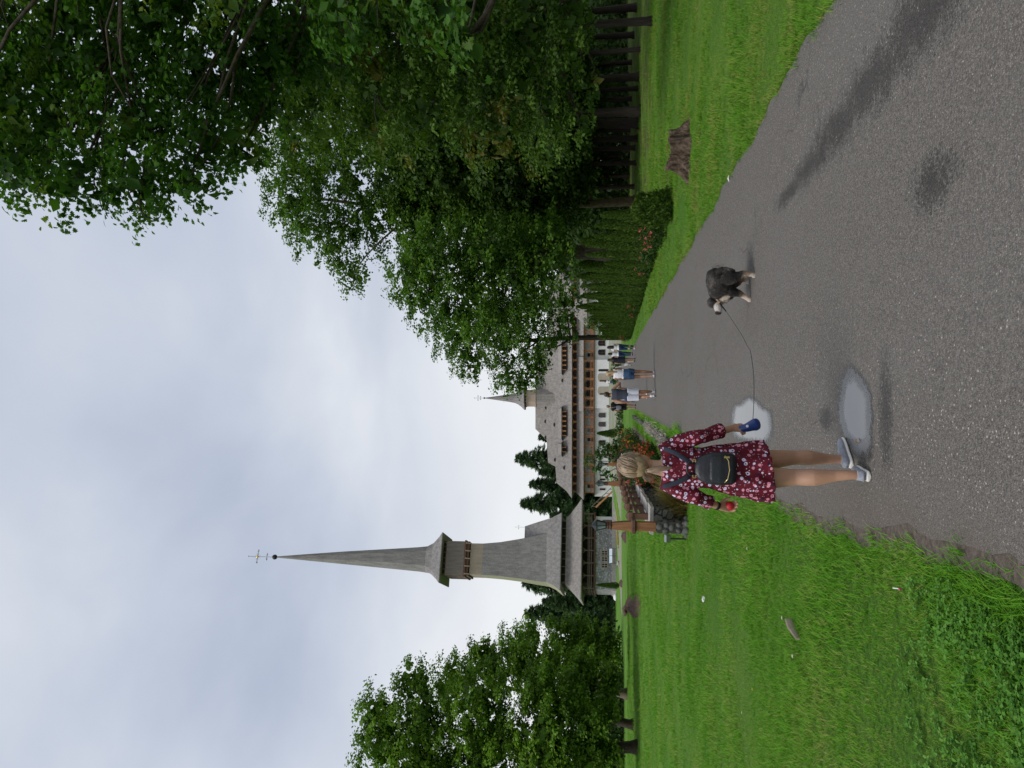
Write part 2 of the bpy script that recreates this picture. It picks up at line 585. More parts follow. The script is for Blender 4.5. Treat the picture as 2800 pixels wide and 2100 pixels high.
# ------------------------------------------------------------------ asphalt path
def asphalt_material():
    m, nt, b = new_mat('old_asphalt')
    t = ocoord(nt)
    s = nt.nodes.new('ShaderNodeSeparateXYZ'); nt.links.new(t, s.inputs[0])
    X, Y = s.outputs['X'], s.outputs['Y']
    v = nd(nt, 'ShaderNodeTexVoronoi', feature='F1', Scale=120.0)
    nt.links.new(t, v.inputs['Vector'])
    vs = nt.nodes.new('ShaderNodeSeparateColor'); nt.links.new(v.outputs['Color'], vs.inputs[0])
    base = ramp(nt, noise(nt, t, 60, 4, .75), [(.30, (.050, .047, .044)), (.70, (.185, .175, .165))])
    stone = ramp(nt, vs.outputs[1], [(.0, (.065, .060, .056)), (.6, (.150, .140, .130)), (.95, (.34, .32, .29))])
    dist = ramp(nt, v.outputs['Distance'], [(.25, 1.0), (.55, 0.0)])
    col = mixc(nt, mth(nt, 'MULTIPLY', dist, .8), base, stone)
    # single pale chips of gravel
    vp = nd(nt, 'ShaderNodeTexVoronoi', feature='F1', Scale=38.0)
    nt.links.new(t, vp.inputs['Vector'])
    vps = nt.nodes.new('ShaderNodeSeparateColor'); nt.links.new(vp.outputs['Color'], vps.inputs[0])
    chip = mth(nt, 'MULTIPLY', ramp(nt, vp.outputs['Distance'], [(.16, 1.0), (.24, 0.0)]), ramp(nt, vps.outputs[0], [(.58, 0.0), (.64, 1.0)]))
    col = mixc(nt, mth(nt, 'MULTIPLY', chip, .85), col, ramp(nt, vps.outputs[2], [(.2, (.24, .22, .19)), (.8, (.48, .45, .41))]))
    # broad tone changes: worn greyer strip along the middle, brown dust near the edges
    broad = noise(nt, ocoord(nt, (1, .35, 1)), .9, 5)
    col = mixc(nt, ramp(nt, broad, [(.42, 0.0), (.70, .55)]), col, mixc(nt, .5, col, (.165, .160, .158)))
    dust = ramp(nt, mth(nt, 'ADD', mth(nt, 'MULTIPLY', X, -1.0), mth(nt, 'MULTIPLY', noise(nt, t, 2.2, 4), .5)), [(.72, 0.0), (1.05, .5)])
    dust = mth(nt, 'MULTIPLY', dust, ramp(nt, mth(nt, 'MULTIPLY', Y, .1), [(.55, 1.0), (.8, .25)]))
    col = mixc(nt, dust, col, mixc(nt, noise(nt, t, 45, 4), (.075, .062, .052), (.165, .140, .118)))
    # damp marks left by rain: a run along the right wheel track and three spots
    wob = mth(nt, 'SUBTRACT', noise(nt, t, 7.0, 5, .7), .5)
    fine = mth(nt, 'SUBTRACT', noise(nt, t, 38, 4, .85), .5)

    def spot(cx, cy, rx, ry, amp=1.9):
        dx = mth(nt, 'DIVIDE', mth(nt, 'SUBTRACT', X, cx), rx)
        dy = mth(nt, 'DIVIDE', mth(nt, 'SUBTRACT', Y, cy), ry)
        r = mth(nt, 'SQRT', mth(nt, 'ADD', mth(nt, 'POWER', mth(nt, 'ABSOLUTE', dx), 2.0), mth(nt, 'POWER', mth(nt, 'ABSOLUTE', dy), 2.0)))
        r = mth(nt, 'ADD', r, mth(nt, 'MULTIPLY', wob, amp))
        r = mth(nt, 'ADD', r, mth(nt, 'MULTIPLY', fine, 3.6))
        return ramp(nt, r, [(.45, 1.0), (1.15, 0.0)])

    wet = None
    for a_ in ((2.07, 3.3, .28, .8), (2.03, 4.1, .27, .9), (1.99, 4.9, .24, .95), (1.95, 5.6, .20, .95), (1.90, 6.3, .16, .9), (1.86, 7.0, .11, .7), (1.10, 4.02, .16, .30), (-.19, 5.92, .12, .22, .7),
               (-.12, 4.70, .40, .13, .5), (-.36, 5.05, .12, .16, .5)):
        q = spot(*a_)
        wet = q if wet is None else mth(nt, 'MAXIMUM', wet, q)
    wet = mth(nt, 'MULTIPLY', wet, .78)
    # a few fine cracks
    cw = nt.nodes.new('ShaderNodeTexNoise'); cw.inputs['Scale'].default_value = 2.5; cw.inputs['Detail'].default_value = 5
    nt.links.new(t, cw.inputs['Vector'])
    cv = nt.nodes.new('ShaderNodeVectorMath'); cv.operation = 'MULTIPLY_ADD'; nt.links.new(cw.outputs['Color'], cv.inputs[0]); cv.inputs[1].default_value = (.5, .5, .5); nt.links.new(t, cv.inputs[2])
    ck = nd(nt, 'ShaderNodeTexVoronoi', feature='DISTANCE_TO_EDGE', Scale=.42); nt.links.new(cv.outputs[0], ck.inputs['Vector'])
    crack = mth(nt, 'MULTIPLY', ramp(nt, ck.outputs['Distance'], [(.0, 1.0), (.006, 0.0)]), ramp(nt, noise(nt, t, .6, 3), [(.48, 0.0), (.62, .7)]))
    col = mixc(nt, crack, col, (.035, .033, .031))
    col = mixc(nt, 1.0, col, (1.03, 1.0, .955), 'MULTIPLY')
    col = mixc(nt, wet, col, mixc(nt, 1.0, col, (.26, .26, .27), 'MULTIPLY'))
    nt.links.new(col, b.inputs['Base Color'])
    nt.links.new(ramp(nt, wet, [(0.0, .85), (.88, .55)]), b.inputs['Roughness'])
    b.inputs['Specular IOR Level'].default_value = .25
    h = mth(nt, 'ADD', dist, mth(nt, 'MULTIPLY', noise(nt, t, 60, 4, .75), .8))
    bump(nt, b, h, .7, .006)
    return m


def left_edge(y):
    base = -.74 if y < 4.2 else (-.74 - .26 * sstep(4.2, 6.2, y))
    return base + .028 * math.sin(y * 2.3) + .02 * math.sin(y * 5.7 + 1) - .014 * math.sin(y * 11) + .01 * math.sin(y * 23)


def right_edge(y):
    return 3.0 + .035 * math.sin(y * 1.9 + .5) + .025 * math.sin(y * 4.1) + .018 * math.sin(y * 9.7 + 1) + .15 * sstep(50, 90, y)


pv = []; pf = []
ys = list(np.arange(-4, 12, .15)) + list(np.arange(12, 98, .8))
K = 14
for y in ys:
    x0, x1 = left_edge(y), right_edge(y)
    for k in range(K):
        x = x0 + (x1 - x0) * k / (K - 1)
        crown = .03 * (1 - ((k / (K - 1)) * 2 - 1) ** 2)
        pv.append((x, y, .012 + crown * .6 + terrain(x, y)))
for i in range(len(ys) - 1):
    for k in range(K - 1):
        q = i * K + k
        pf.append((q, q + 1, q + 1 + K, q + K))
path = link_mesh('path', np_mesh('path', pv, pf), MT.setdefault('asphalt', asphalt_material()))
tag(path, 'wide grey weathered asphalt path with damp marks', kind='structure')


def path_z(x, y):
    x0, x1 = left_edge(y), right_edge(y)
    k = (x - x0) / (x1 - x0)
    return .012 + .018 * (1 - (k * 2 - 1) ** 2) + terrain(x, y)


# gritty strip between asphalt and lawn, then the yard far behind the path
mbs = []; mfs = []
for i, y in enumerate(np.arange(-3, 9, .1)):
    mbs += [(left_edge(y) - .14 - .03 * math.sin(y * 3.1), y, .004), (left_edge(y) + .04, y, .008)]
    if i: mfs.append((2 * i - 2, 2 * i - 1, 2 * i + 1, 2 * i))
grit = plain('grit', (.135, .108, .088), (.060, .045, .036), 30, .95, 1.0, 60, detail=6)
verge = link_mesh('path_verge', np_mesh('path_verge', mbs, mfs), grit)
tag(verge, 'brown gritty strip along the left path edge', kind='structure')
yv = []; yf = []
n = 0
for j, y in enumerate(np.arange(84, 166, 4.0)):
    for x in np.arange(-26, 31, 4.0):
        yv.append((x, y, terrain(x, y) + .006))
    if j:
        for k in range(14):
            q = (j - 1) * 15 + k
            yf.append((q, q + 1, q + 16, q + 15))
yard = link_mesh('yard', np_mesh('yard', yv, yf), plain('yard_gravel', (.26, .24, .21), (.14, .18, .07), .3, .95))
tag(yard, 'pale yard in front of the white convent building', kind='structure')


# ------------------------------------------------------------------ puddles
def puddle_material(name, inner, ior):
    m, nt, b = new_mat(name)
    t = ocoord(nt)
    at_ = nd(nt, 'ShaderNodeAttribute', attribute_name='shore')
    r = mth(nt, 'ADD', at_.outputs['Fac'], mth(nt, 'MULTIPLY', mth(nt, 'SUBTRACT', noise(nt, t, 9, 4, .7), .5), .35))
    # towards the shore single grains of asphalt stand out of the water
    r = mth(nt, 'ADD', r, mth(nt, 'MULTIPLY', mth(nt, 'SUBTRACT', noise(nt, t, 70, 3, .7), .5), ramp(nt, at_.outputs['Fac'], [(inner - .2, 0.0), (1.0, 1.1)])))
    shallow = ramp(nt, r, [(inner, 0.0), (inner + .16, 1.0)])
    nt.links.new(mixc(nt, shallow, (.030, .030, .030), (.050, .048, .046)), b.inputs['Base Color'])
    nt.links.new(ramp(nt, shallow, [(0.0, .02), (1.0, .30)]), b.inputs['Roughness'])
    rim = mth(nt, 'ADD', at_.outputs['Fac'], mth(nt, 'ADD', mth(nt, 'MULTIPLY', mth(nt, 'SUBTRACT', noise(nt, t, 12, 4, .7), .5), .35), mth(nt, 'MULTIPLY', mth(nt, 'SUBTRACT', noise(nt, t, 90, 2, .8), .5), .5)))
    nt.links.new(ramp(nt, rim, [(.84, 1.0), (.96, 0.0)]), b.inputs['Alpha'])
    b.inputs['IOR'].default_value = ior
    h = noise(nt, t, 70, 4, .75)
    bp = nd(nt, 'ShaderNodeBump', Distance=.004)
    nt.links.new(mth(nt, 'MULTIPLY', shallow, .75), bp.inputs['Strength'])
    nt.links.new(h, bp.inputs['Height']); nt.links.new(bp.outputs[0], b.inputs['Normal'])
    return m


def puddle(name, label, outline, mat):
    "outline in pixels of the upright photograph, laid on the ground"
    pts = [gp(u, v) for u, v in outline]
    n = len(pts)
    sm = []
    for i in range(n):          # smooth closed curve
        p0, p1, p2, p3 = pts[i - 1], pts[i], pts[(i + 1) % n], pts[(i + 2) % n]
        for k in range(8):
            s = k / 8
            q = .5 * ((2 * p1) + (p2 - p0) * s + (2 * p0 - 5 * p1 + 4 * p2 - p3) * s * s + (3 * p1 - p0 - 3 * p2 + p3) * s ** 3)
            sm.append(q)
    c = sum(sm, Vector()) / len(sm)
    zt = path_z(c.x, c.y) + .005
    vs = []; sh = []; fs = []
    R = 10
    for j in range(R + 1):
        for q in sm:
            w = j / R
            p = c.lerp(q, w)
            vs.append((p.x, p.y, path_z(p.x, p.y) + .005)); sh.append(w)
    N = len(sm)
    for j in range(R):
        for k in range(N):
            k2 = (k + 1) % N
            fs.append((j * N + k, j * N + k2, (j + 1) * N + k2, (j + 1) * N + k))
    me = np_mesh(name, vs, fs)
    at_ = me.attributes.new('shore', 'FLOAT', 'POINT')
    at_.data.foreach_set('value', sh)
    me.polygons.foreach_set('use_smooth', [True] * len(me.polygons))
    o = link_mesh(name, me, mat)
    tag(o, label, kind='structure')
    return o


def z6(zx, zy):
    return 2100 - (900 + zy / 4.148), 2000 + zx / 4.148


puddle('puddle', 'bright rain puddle between the dog and the woman',
       [z6(*p) for p in ((240, 742), (330, 800), (400, 880), (480, 910), (512, 990), (520, 1100), (510, 1200), (470, 1290), (400, 1325), (250, 1300), (60, 1250), (5, 1150), (5, 960), (40, 860), (110, 830), (170, 775))],
       puddle_material('puddle_water', .70, 2.4))
puddle('puddle', 'grey rain puddle at the right shoe of the woman in red',
       [z6(*p) for p in ((1400, 380), (1480, 430), (1570, 540), (1640, 680), (1660, 850), (1665, 1050), (1650, 1250), (1640, 1400), (1560, 1500), (1440, 1470), (1340, 1310), (1270, 1150), (1245, 950), (1265, 700), (1300, 520), (1335, 430))],
       puddle_material('puddle_water_shallow', .52, 2.2))


# ------------------------------------------------------------------ grass and clover (uncountable: stuff)
def blade_material(name, dark, light, dry, patch=.6, trans=.3):
    m, nt, b = new_mat(name)
    g = nt.nodes.new('ShaderNodeNewGeometry')
    oi = nt.nodes.new('ShaderNodeObjectInfo')
    n = noise(nt, g.outputs['Position'], patch, 4)
    f = mth(nt, 'ADD', mth(nt, 'MULTIPLY', g.outputs['Random Per Island'], .45), mth(nt, 'ADD', mth(nt, 'MULTIPLY', oi.outputs['Random'], .25), mth(nt, 'MULTIPLY', n, .7)), clamp=True)
    col = ramp(nt, f, [(.32, dark), (.85, light), (.97, dry)])
    worn = ramp(nt, noise(nt, g.outputs['Position'], patch * 1.7, 5, .7), [(.60, 0.0), (.74, .55)])
    col = mixc(nt, worn, col, tuple(.5 * a + .5 * b for a, b in zip(light, dry)))
    nt.links.new(col, b.inputs['Base Color'])
    b.inputs['Roughness'].default_value = .6
    b.inputs['Specular IOR Level'].default_value = .12
    t = nt.nodes.new('ShaderNodeBsdfTranslucent'); nt.links.new(col, t.inputs[0])
    ms = nt.nodes.new('ShaderNodeMixShader'); ms.inputs[0].default_value = trans
    nt.links.new(b.outputs[0], ms.inputs[1]); nt.links.new(t.outputs[0], ms.inputs[2])
    nt.links.new(ms.outputs[0], nt.nodes['Material Output'].inputs[0])
    return m


MT['grass'] = blade_material('grass_blade', (.030, .110, .006), (.128, .335, .018), (.29, .32, .085))
MT['grass_right'] = blade_material('grass_blade_right', (.030, .105, .006), (.122, .300, .018), (.28, .26, .075), .9)
MT['clover'] = blade_material('clover_leaf', (.032, .105, .012), (.105, .265, .036), (.16, .31, .06), 1.5)


def tuft(name, nblade, h, w, spread, lean, mat, seed):
    rng = np.random.default_rng(seed)
    P = np.zeros((nblade, 3)); P[:, :2] = rng.normal(0, spread, (nblade, 2))
    ang = rng.uniform(0, 2 * np.pi, nblade)
    out = np.stack([np.cos(ang), np.sin(ang), np.zeros(nblade)], 1)
    ln = rng.uniform(.15, 1, nblade)[:, None] * lean
    A = out * ln + np.array([0, 0, 1.0]); A /= np.linalg.norm(A, axis=1, keepdims=True)
    N = out - A * np.sum(out * A, axis=1, keepdims=True); N /= np.linalg.norm(N, axis=1, keepdims=True)
    B = np.cross(A, N)
    tv, tf = BLADE
    s = h * rng.uniform(.55, 1.2, nblade)
    V = P[:, None, :] + B[:, None, :] * (tv[None, :, 0:1] * w) + s[:, None, None] * (A[:, None, :] * tv[None, :, 1:2] + N[:, None, :] * tv[None, :, 2:3] * 1.6)
    F = tf[None] + (np.arange(nblade) * len(tv))[:, None, None]
    me = np_mesh(name, V.reshape(-1, 3), F.reshape(-1, 3))
    me.materials.append(mat)
    return bpy.data.objects.new(name, me)


def clover_tuft(name, n, seed):
    rng = np.random.default_rng(seed)
    vs = []; fs = []
    for i in range(n):
        c = Vector((rng.normal(0, .035), rng.normal(0, .035), rng.uniform(.012, .045)))
        a0 = rng.uniform(0, 6.28); r = rng.uniform(.009, .014)
        tilt = Vector((rng.normal(0, .35), rng.normal(0, .35), 1)).normalized()
        a = tilt.orthogonal().normalized(); b = tilt.cross(a)
        for k in range(3):
            th = a0 + k * 2.094
            d = a * math.cos(th) + b * math.sin(th); s = tilt.cross(d)
            q = len(vs)
            vs += [c, c + d * r * .9 + s * r * .62 + tilt * .003, c + d * r * 1.55 + s * r * .4, c + d * r * 1.45, c + d * r * 1.55 - s * r * .4, c + d * r * .9 - s * r * .62 + tilt * .003]
            fs += [(q, q + 1, q + 2), (q, q + 2, q + 3), (q, q + 3, q + 4), (q, q + 4, q + 5)]
    me = np_mesh(name, [tuple(v) for v in vs], fs)
    me.materials.append(MT['clover'])
    return bpy.data.objects.new(name, me)


def scatter(name, label, cat, P, scl, kinds, seed):
    rng = np.random.default_rng(seed)
    n = len(P)
    me = bpy.data.meshes.new(name)
    me.vertices.add(n); me.vertices.foreach_set('co', np.asarray(P, np.float32).ravel())
    for nm, dat in (('scl', scl), ('rot', rng.uniform(0, 6.283, n)), ('pick', rng.integers(0, len(kinds), n).astype(float))):
        a = me.attributes.new(nm, 'FLOAT', 'POINT'); a.data.foreach_set('value', np.asarray(dat, np.float32))
    o = link_mesh(name, me)
    tag(o, label, cat, kind='stuff')
    ng = bpy.data.node_groups.new(name, 'GeometryNodeTree')
    ng.interface.new_socket('Geometry', in_out='INPUT', socket_type='NodeSocketGeometry')
    ng.interface.new_socket('Geometry', in_out='OUTPUT', socket_type='NodeSocketGeometry')
    gi = ng.nodes.new('NodeGroupInput'); go = ng.nodes.new('NodeGroupOutput')
    jn = ng.nodes.new('GeometryNodeJoinGeometry')

    def attr(nm):
        a = ng.nodes.new('GeometryNodeInputNamedAttribute'); a.data_type = 'FLOAT'; a.inputs[0].default_value = nm
        return a.outputs['Attribute']
    m2p = ng.nodes.new('GeometryNodeMeshToPoints')
    ng.links.new(gi.outputs[0], m2p.inputs[0])
    cx = ng.nodes.new('ShaderNodeCombineXYZ'); ng.links.new(attr('rot'), cx.inputs['Z'])
    for i, k in enumerate(kinds):
        ob = ng.nodes.new('GeometryNodeObjectInfo'); ob.inputs['Object'].default_value = k
        try: ob.inputs['As Instance'].default_value = True
        except Exception: pass
        ip = ng.nodes.new('GeometryNodeInstanceOnPoints')
        cmp = ng.nodes.new('FunctionNodeCompare'); cmp.data_type = 'FLOAT'; cmp.operation = 'EQUAL'
        cmp.inputs['Epsilon'].default_value = .1
        ng.links.new(attr('pick'), cmp.inputs[0]); cmp.inputs[1].default_value = float(i)
        ng.links.new(m2p.outputs[0], ip.inputs['Points'])
        ng.links.new(cmp.outputs[0], ip.inputs['Selection'])
        ng.links.new(ob.outputs['Geometry'], ip.inputs['Instance'])
        ng.links.new(cx.outputs[0], ip.inputs['Rotation'])
        ng.links.new(attr('scl'), ip.inputs['Scale'])
        ng.links.new(ip.outputs[0], jn.inputs[0])
    ng.links.new(jn.outputs[0], go.inputs[0])
    md = o.modifiers.new('scatter', 'NODES'); md.node_group = ng
    return o


STUMP_C = gp(1705, 1885)
WALL_LINE = [(-2.75, 15.9), (-3.3, 27.0), (-3.75, 40.0), (-4.3, 60.0)]


def wall_x(y):
    for (x0, y0), (x1, y1) in zip(WALL_LINE, WALL_LINE[1:]):
        if y <= y1: return x0 + (x1 - x0) * (y - y0) / (y1 - y0)
    return WALL_LINE[-1][0]


def lawn_points(bands, xa, xb, side, rng):
    P = []; S = []
    for y0, y1, den, sc_ in bands:
        w = max(abs(xa(y1)), abs(xb(y1))) + 1
        xs0, xs1 = min(xa(y0), xa(y1)), max(xb(y0), xb(y1))
        n = int(den * (xs1 - xs0) * (y1 - y0))
        x = rng.uniform(xs0, xs1, n); y = rng.uniform(y0, y1, n)
        for a, b in zip(x, y):
            if not (xa(b) < a < xb(b)): continue
            if side < 0 and b > 16.2 and a > wall_x(b) - .35: continue
            if side > 0 and (Vector((a, b, 0)) - Vector((STUMP_C.x, STUMP_C.y, 0))).length < .38: continue
            patch = .85 + .45 * math.sin(a * 1.7 + 2 * math.sin(b * .9)) * math.sin(b * 1.3 + a * .4)
            P.append((a, b, terrain(a, b) - .004)); S.append(sc_ * patch * rng.uniform(.75, 1.25))
    return P, S


rngG = np.random.default_rng(21)
kinds_l = [tuft('blades', 11, .062, .0042, .022, 1.1, MT['grass'], s) for s in (1, 2, 3)] + [tuft('blades', 7, .085, .005, .016, .9, MT['grass'], 9)]
Pl, Sl = lawn_points([(2.2, 5, 950, 1.0), (5, 9, 460, 1.15), (9, 16, 165, 1.45), (16, 30, 52, 2.0), (30, 62, 13, 2.6)],
                     lambda y: -.62 * y - 1.2, lambda y: left_edge(y) - .09 - .03 * math.sin(y * 9), -1, rngG)
# longer tufts lean over the path edge
for y in np.arange(2.3, 9, .035):
    if rngG.random() < .85:
        x = left_edge(y) - rngG.uniform(.02, .26); Pl.append((x, y, 0)); Sl.append(rngG.uniform(.8, 1.7))
scatter('lawn_grass', 'short bright green grass of the lawn left of the path', 'grass', Pl, Sl, kinds_l, 5)
kinds_r = [tuft('blades', 11, .055, .0042, .022, 1.1, MT['grass_right'], s) for s in (4, 5, 6)]
Pr, Sr = lawn_points([(4, 9, 460, 1.1), (9, 16, 170, 1.4), (16, 30, 55, 1.9), (30, 44, 10, 2.2)],
                     lambda y: right_edge(y) + .03, lambda y: .62 * y + 1.0, 1, rngG)
for y in np.arange(4.5, 26, .03):
    if rngG.random() < .7:
        Pr.append((right_edge(y) + rngG.normal(.02, .04), y, .006)); Sr.append(rngG.uniform(.8, 1.6))
scatter('verge_grass', 'short green grass right of the path round the tree stump', 'grass', Pr, Sr, kinds_r, 6)
n = 4200
cx = rngG.uniform(-3.4, -.95, n); cy = rngG.uniform(2.3, 4.6, n)
keep = [(x, y, 0) for x, y in zip(cx, cy) if x < left_edge(y) - .22 and rngG.random() < sstep(4.6, 3.0, y) * (.6 + .4 * math.sin(x * 4 + 2 * math.sin(y * 3)))]
scatter('clover', 'patch of green clover at the near left of the lawn', 'clover', keep, rngG.uniform(.8, 1.35, len(keep)), [clover_tuft('clover_leaves', 9, s) for s in (1, 2)], 7)


# ------------------------------------------------------------------ trees
def crown_cloud(lobes, base, dens, per, sigma, size, tmpl, seed, width=1.0, inner=.5, core=2.0):
    """tufts of leaves set over the outside of every lobe, their upper sides full, with larger leaves filling the inside;
    returns V, F and one tone per vertex (young and old tufts differ in colour)"""
    rng = np.random.default_rng(seed)
    Ps = []; Ns = []; Ts = []; Cp = []; Cn = []
    for c, r in lobes:
        if not isinstance(r, (tuple, list)): r = (r, r, r * .9)
        area = 4 * math.pi * ((r[0] * r[1] + r[0] * r[2] + r[1] * r[2]) / 3)
        k = max(5, int(area * dens))
        i = np.arange(k) + .5
        ph = np.arccos(1 - 2 * i / k); th = math.pi * (1 + 5 ** .5) * i + rng.uniform(0, 6.28)
        d = np.stack([np.cos(th) * np.sin(ph), np.sin(th) * np.sin(ph), np.cos(ph)], 1) + rng.normal(0, .16, (k, 3))
        d /= np.linalg.norm(d, axis=1, keepdims=True)
        rr = rng.uniform(.72, 1.12, k)
        c0 = np.array(c) - np.array(base)
        cc = c0[None] + d * rr[:, None] * np.array(r)[None]
        for j in range(k):
            m = rng.integers(int(per * .5), int(per * 1.5))
            sg = sigma * rng.uniform(.7, 1.3)
            q = rng.normal(0, 1, (m, 3)); q /= np.linalg.norm(q, axis=1, keepdims=True)
            q[:, 2] = np.where(q[:, 2] < -.25, -q[:, 2], q[:, 2])
            q *= rng.uniform(.25, 1.12, m)[:, None] * np.array([1.15, 1.15, .75])[None] * sg * 1.35
            Ps.append(cc[j] + q)
            out = q / (np.linalg.norm(q, axis=1, keepdims=True) + 1e-6)
            Ns.append(out * .55 + d[j] * .25 + np.array([0, 0, .75])); Ts.append(np.full(m, rng.uniform(0, 1)))
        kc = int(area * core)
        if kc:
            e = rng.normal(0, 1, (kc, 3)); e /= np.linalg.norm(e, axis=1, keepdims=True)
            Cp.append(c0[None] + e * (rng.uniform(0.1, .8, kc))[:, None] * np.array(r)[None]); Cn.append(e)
    P = np.concatenate(Ps); N = np.concatenate(Ns); T = np.concatenate(Ts)
    V, F = leaf_cloud(P, N, size, tmpl, rng, width, spread=.5)
    T = np.repeat(T, len(tmpl[0]))
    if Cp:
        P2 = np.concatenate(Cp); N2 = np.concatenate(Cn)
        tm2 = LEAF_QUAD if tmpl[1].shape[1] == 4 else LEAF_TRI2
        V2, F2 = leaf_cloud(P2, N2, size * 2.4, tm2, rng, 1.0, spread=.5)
        F = np.concatenate([F, F2 + len(V)]); V = np.concatenate([V, V2]); T = np.concatenate([T, np.full(len(V2), .1)])  # filling leaves get a dark tone: shade inside the crown, put into colour
    return V, F, T


def crown_mesh(name, VFT):
    me = np_mesh(name, VFT[0], VFT[1])
    a = me.attributes.new('tone', 'FLOAT', 'POINT'); a.data.foreach_set('value', np.asarray(VFT[2], np.float32))
    return me


def limb(mb, a, b, r0, r1, rng, sag=.12, n=6):
    a = Vector(a); b = Vector(b)
    L = (b - a).length
    off = Vector((rng.normal(), rng.normal(), rng.normal() * .5 + .4)) * L * sag
    pts = []; rr = []
    for i in range(n):
        t = i / (n - 1)
        w = 4 * t * (1 - t)
        pts.append(a.lerp(b, t) + off * w); rr.append(r0 + (r1 - r0) * t)
    mb.tube(pts, rr, 7)
    return pts


def tree(name, label, cat, base, trunk, trad, lobes, leafmat, dens, per, sigma, size, seed, bark='bark', tmpl=LEAF_QUAD, width=1.0, group=None, core=2.0, twigs=3, lim=.5):
    """trunk: world points from the root up; limbs run from the trunk to every lobe of the crown"""
    rng = np.random.default_rng(seed)
    base = Vector(base)
    root = thing(name, label, cat, base, 0, group)
    mb = MB()
    tp = [Vector(p) - base for p in trunk]
    fl = [tp[0] - Vector((0, 0, .15)), tp[0] + Vector((0, 0, trad[0] * 1.2))] + tp[1:]
    fr = [trad[0] * 1.7, trad[0] * 1.08] + list(trad[1:])
    mb.tube(fl, fr, 12)
    for c, r in lobes:
        cl = Vector(c) - base
        # leave the trunk at the point well below the lobe
        best = min(tp[1:], key=lambda q: (q - cl).length + (3 if q.z > cl.z - .5 else 0))
        i = tp.index(best)
        pts = limb(mb, best, cl, max(.04, trad[min(i, len(trad) - 1)] * lim), .02, rng)
        rm = r if not isinstance(r, (tuple, list)) else min(r)
        for _ in range(twigs):
            s = pts[rng.integers(2, 6)]
            d = Vector(rng.normal(0, 1, 3)).normalized()
            limb(mb, s, cl + d * rm * .9, .03, .008, rng, .15, 5)
    mb.build('trunk', MT[bark], root, smooth=True)
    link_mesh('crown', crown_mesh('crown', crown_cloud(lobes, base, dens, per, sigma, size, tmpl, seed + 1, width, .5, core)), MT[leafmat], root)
    return root


def LB(*rows):
    return [(at(u, v, D), r) for u, v, D, r in rows]


def LBF(k, *rows):
    return [(at(u, v, D * k), r * k) for u, v, D, r in rows]


g = gp(1550, 1738)
tree('oak_tree', 'tall airy oak with mossy trunk at the near end of the hedge', 'tree', g,
     [g, at(1543, 1620, 43.6), at(1540, 1450, 43.6), at(1545, 1300, 43.8), at(1530, 1150, 44), at(1540, 1000, 44), at(1560, 850, 44)], [.27, .24, .22, .19, .16, .12, .07],
     LB((1640, 800, 44, 2.2), (1545, 800, 43, 1.9), (1475, 850, 42, 1.6), (1420, 920, 42, 1.5), (1345, 965, 42, 1.1), (1600, 960, 44, 2.8), (1500, 1010, 43, 2.0),
        (1720, 880, 46, 3.0), (1790, 1050, 46, 3.4), (1640, 1150, 44, 3.1), (1510, 1170, 43, 2.4), (1450, 1300, 42, 2.2), (1600, 1350, 44, 3.0), (1540, 1480, 42, 2.2),
        (1700, 1400, 45, 3.0), (1440, 1440, 41, 1.9), (1650, 1550, 43, 1.9), (1400, 1150, 43, 1.5)),
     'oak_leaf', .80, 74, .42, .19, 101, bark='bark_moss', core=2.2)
b3 = Vector((6.75, 36.5, 0))
tree('oak_tree', 'leafy oak with thick grey trunk rising behind the hedge', 'tree', b3,
     [b3, at(1412, 1600, 36.5), at(1400, 1480, 36.5), at(1370, 1350, 36.5), at(1340, 1200, 36.8)], [.40, .36, .30, .2, .09],
     LB((1340, 1130, 37, 1.6), (1275, 1170, 37, 1.4), (1400, 1200, 36, 2.0), (1300, 1290, 36, 2.0), (1400, 1350, 36, 2.2), (1235, 1260, 38, 1.4), (1330, 1430, 36, 1.7),
        (1440, 1480, 36, 1.6), (1375, 1530, 35, 1.0), (1220, 1370, 38, 1.3), (1270, 1440, 38, 1.3)),
     'oak_leaf', .95, 78, .40, .17, 111, core=3.0)
b4 = Vector((5.3, 70, terrain(5.3, 70)))
tree('oak_tree', 'slim leafy tree overhanging the convent roof at the end of the hedge', 'tree', b4,
     [b4, at(1176, 1560, 70), at(1172, 1480, 69.8), at(1165, 1400, 69.5), at(1170, 1290, 69)], [.27, .23, .19, .13, .07],
     LB((1185, 1240, 68, 2.5), (1115, 1285, 68, 2.1), (1068, 1385, 67, 1.6), (1090, 1455, 67, 1.7), (1165, 1380, 68, 2.6), (1235, 1330, 68, 2.7), (1245, 1450, 68, 2.6),
        (1150, 1480, 67, 1.7), (1205, 1540, 67, 1.5), (1275, 1540, 67, 1.7), (1055, 1430, 67, 1.0)),
     'oak_leaf', .62, 70, .50, .23, 121, core=2.0)

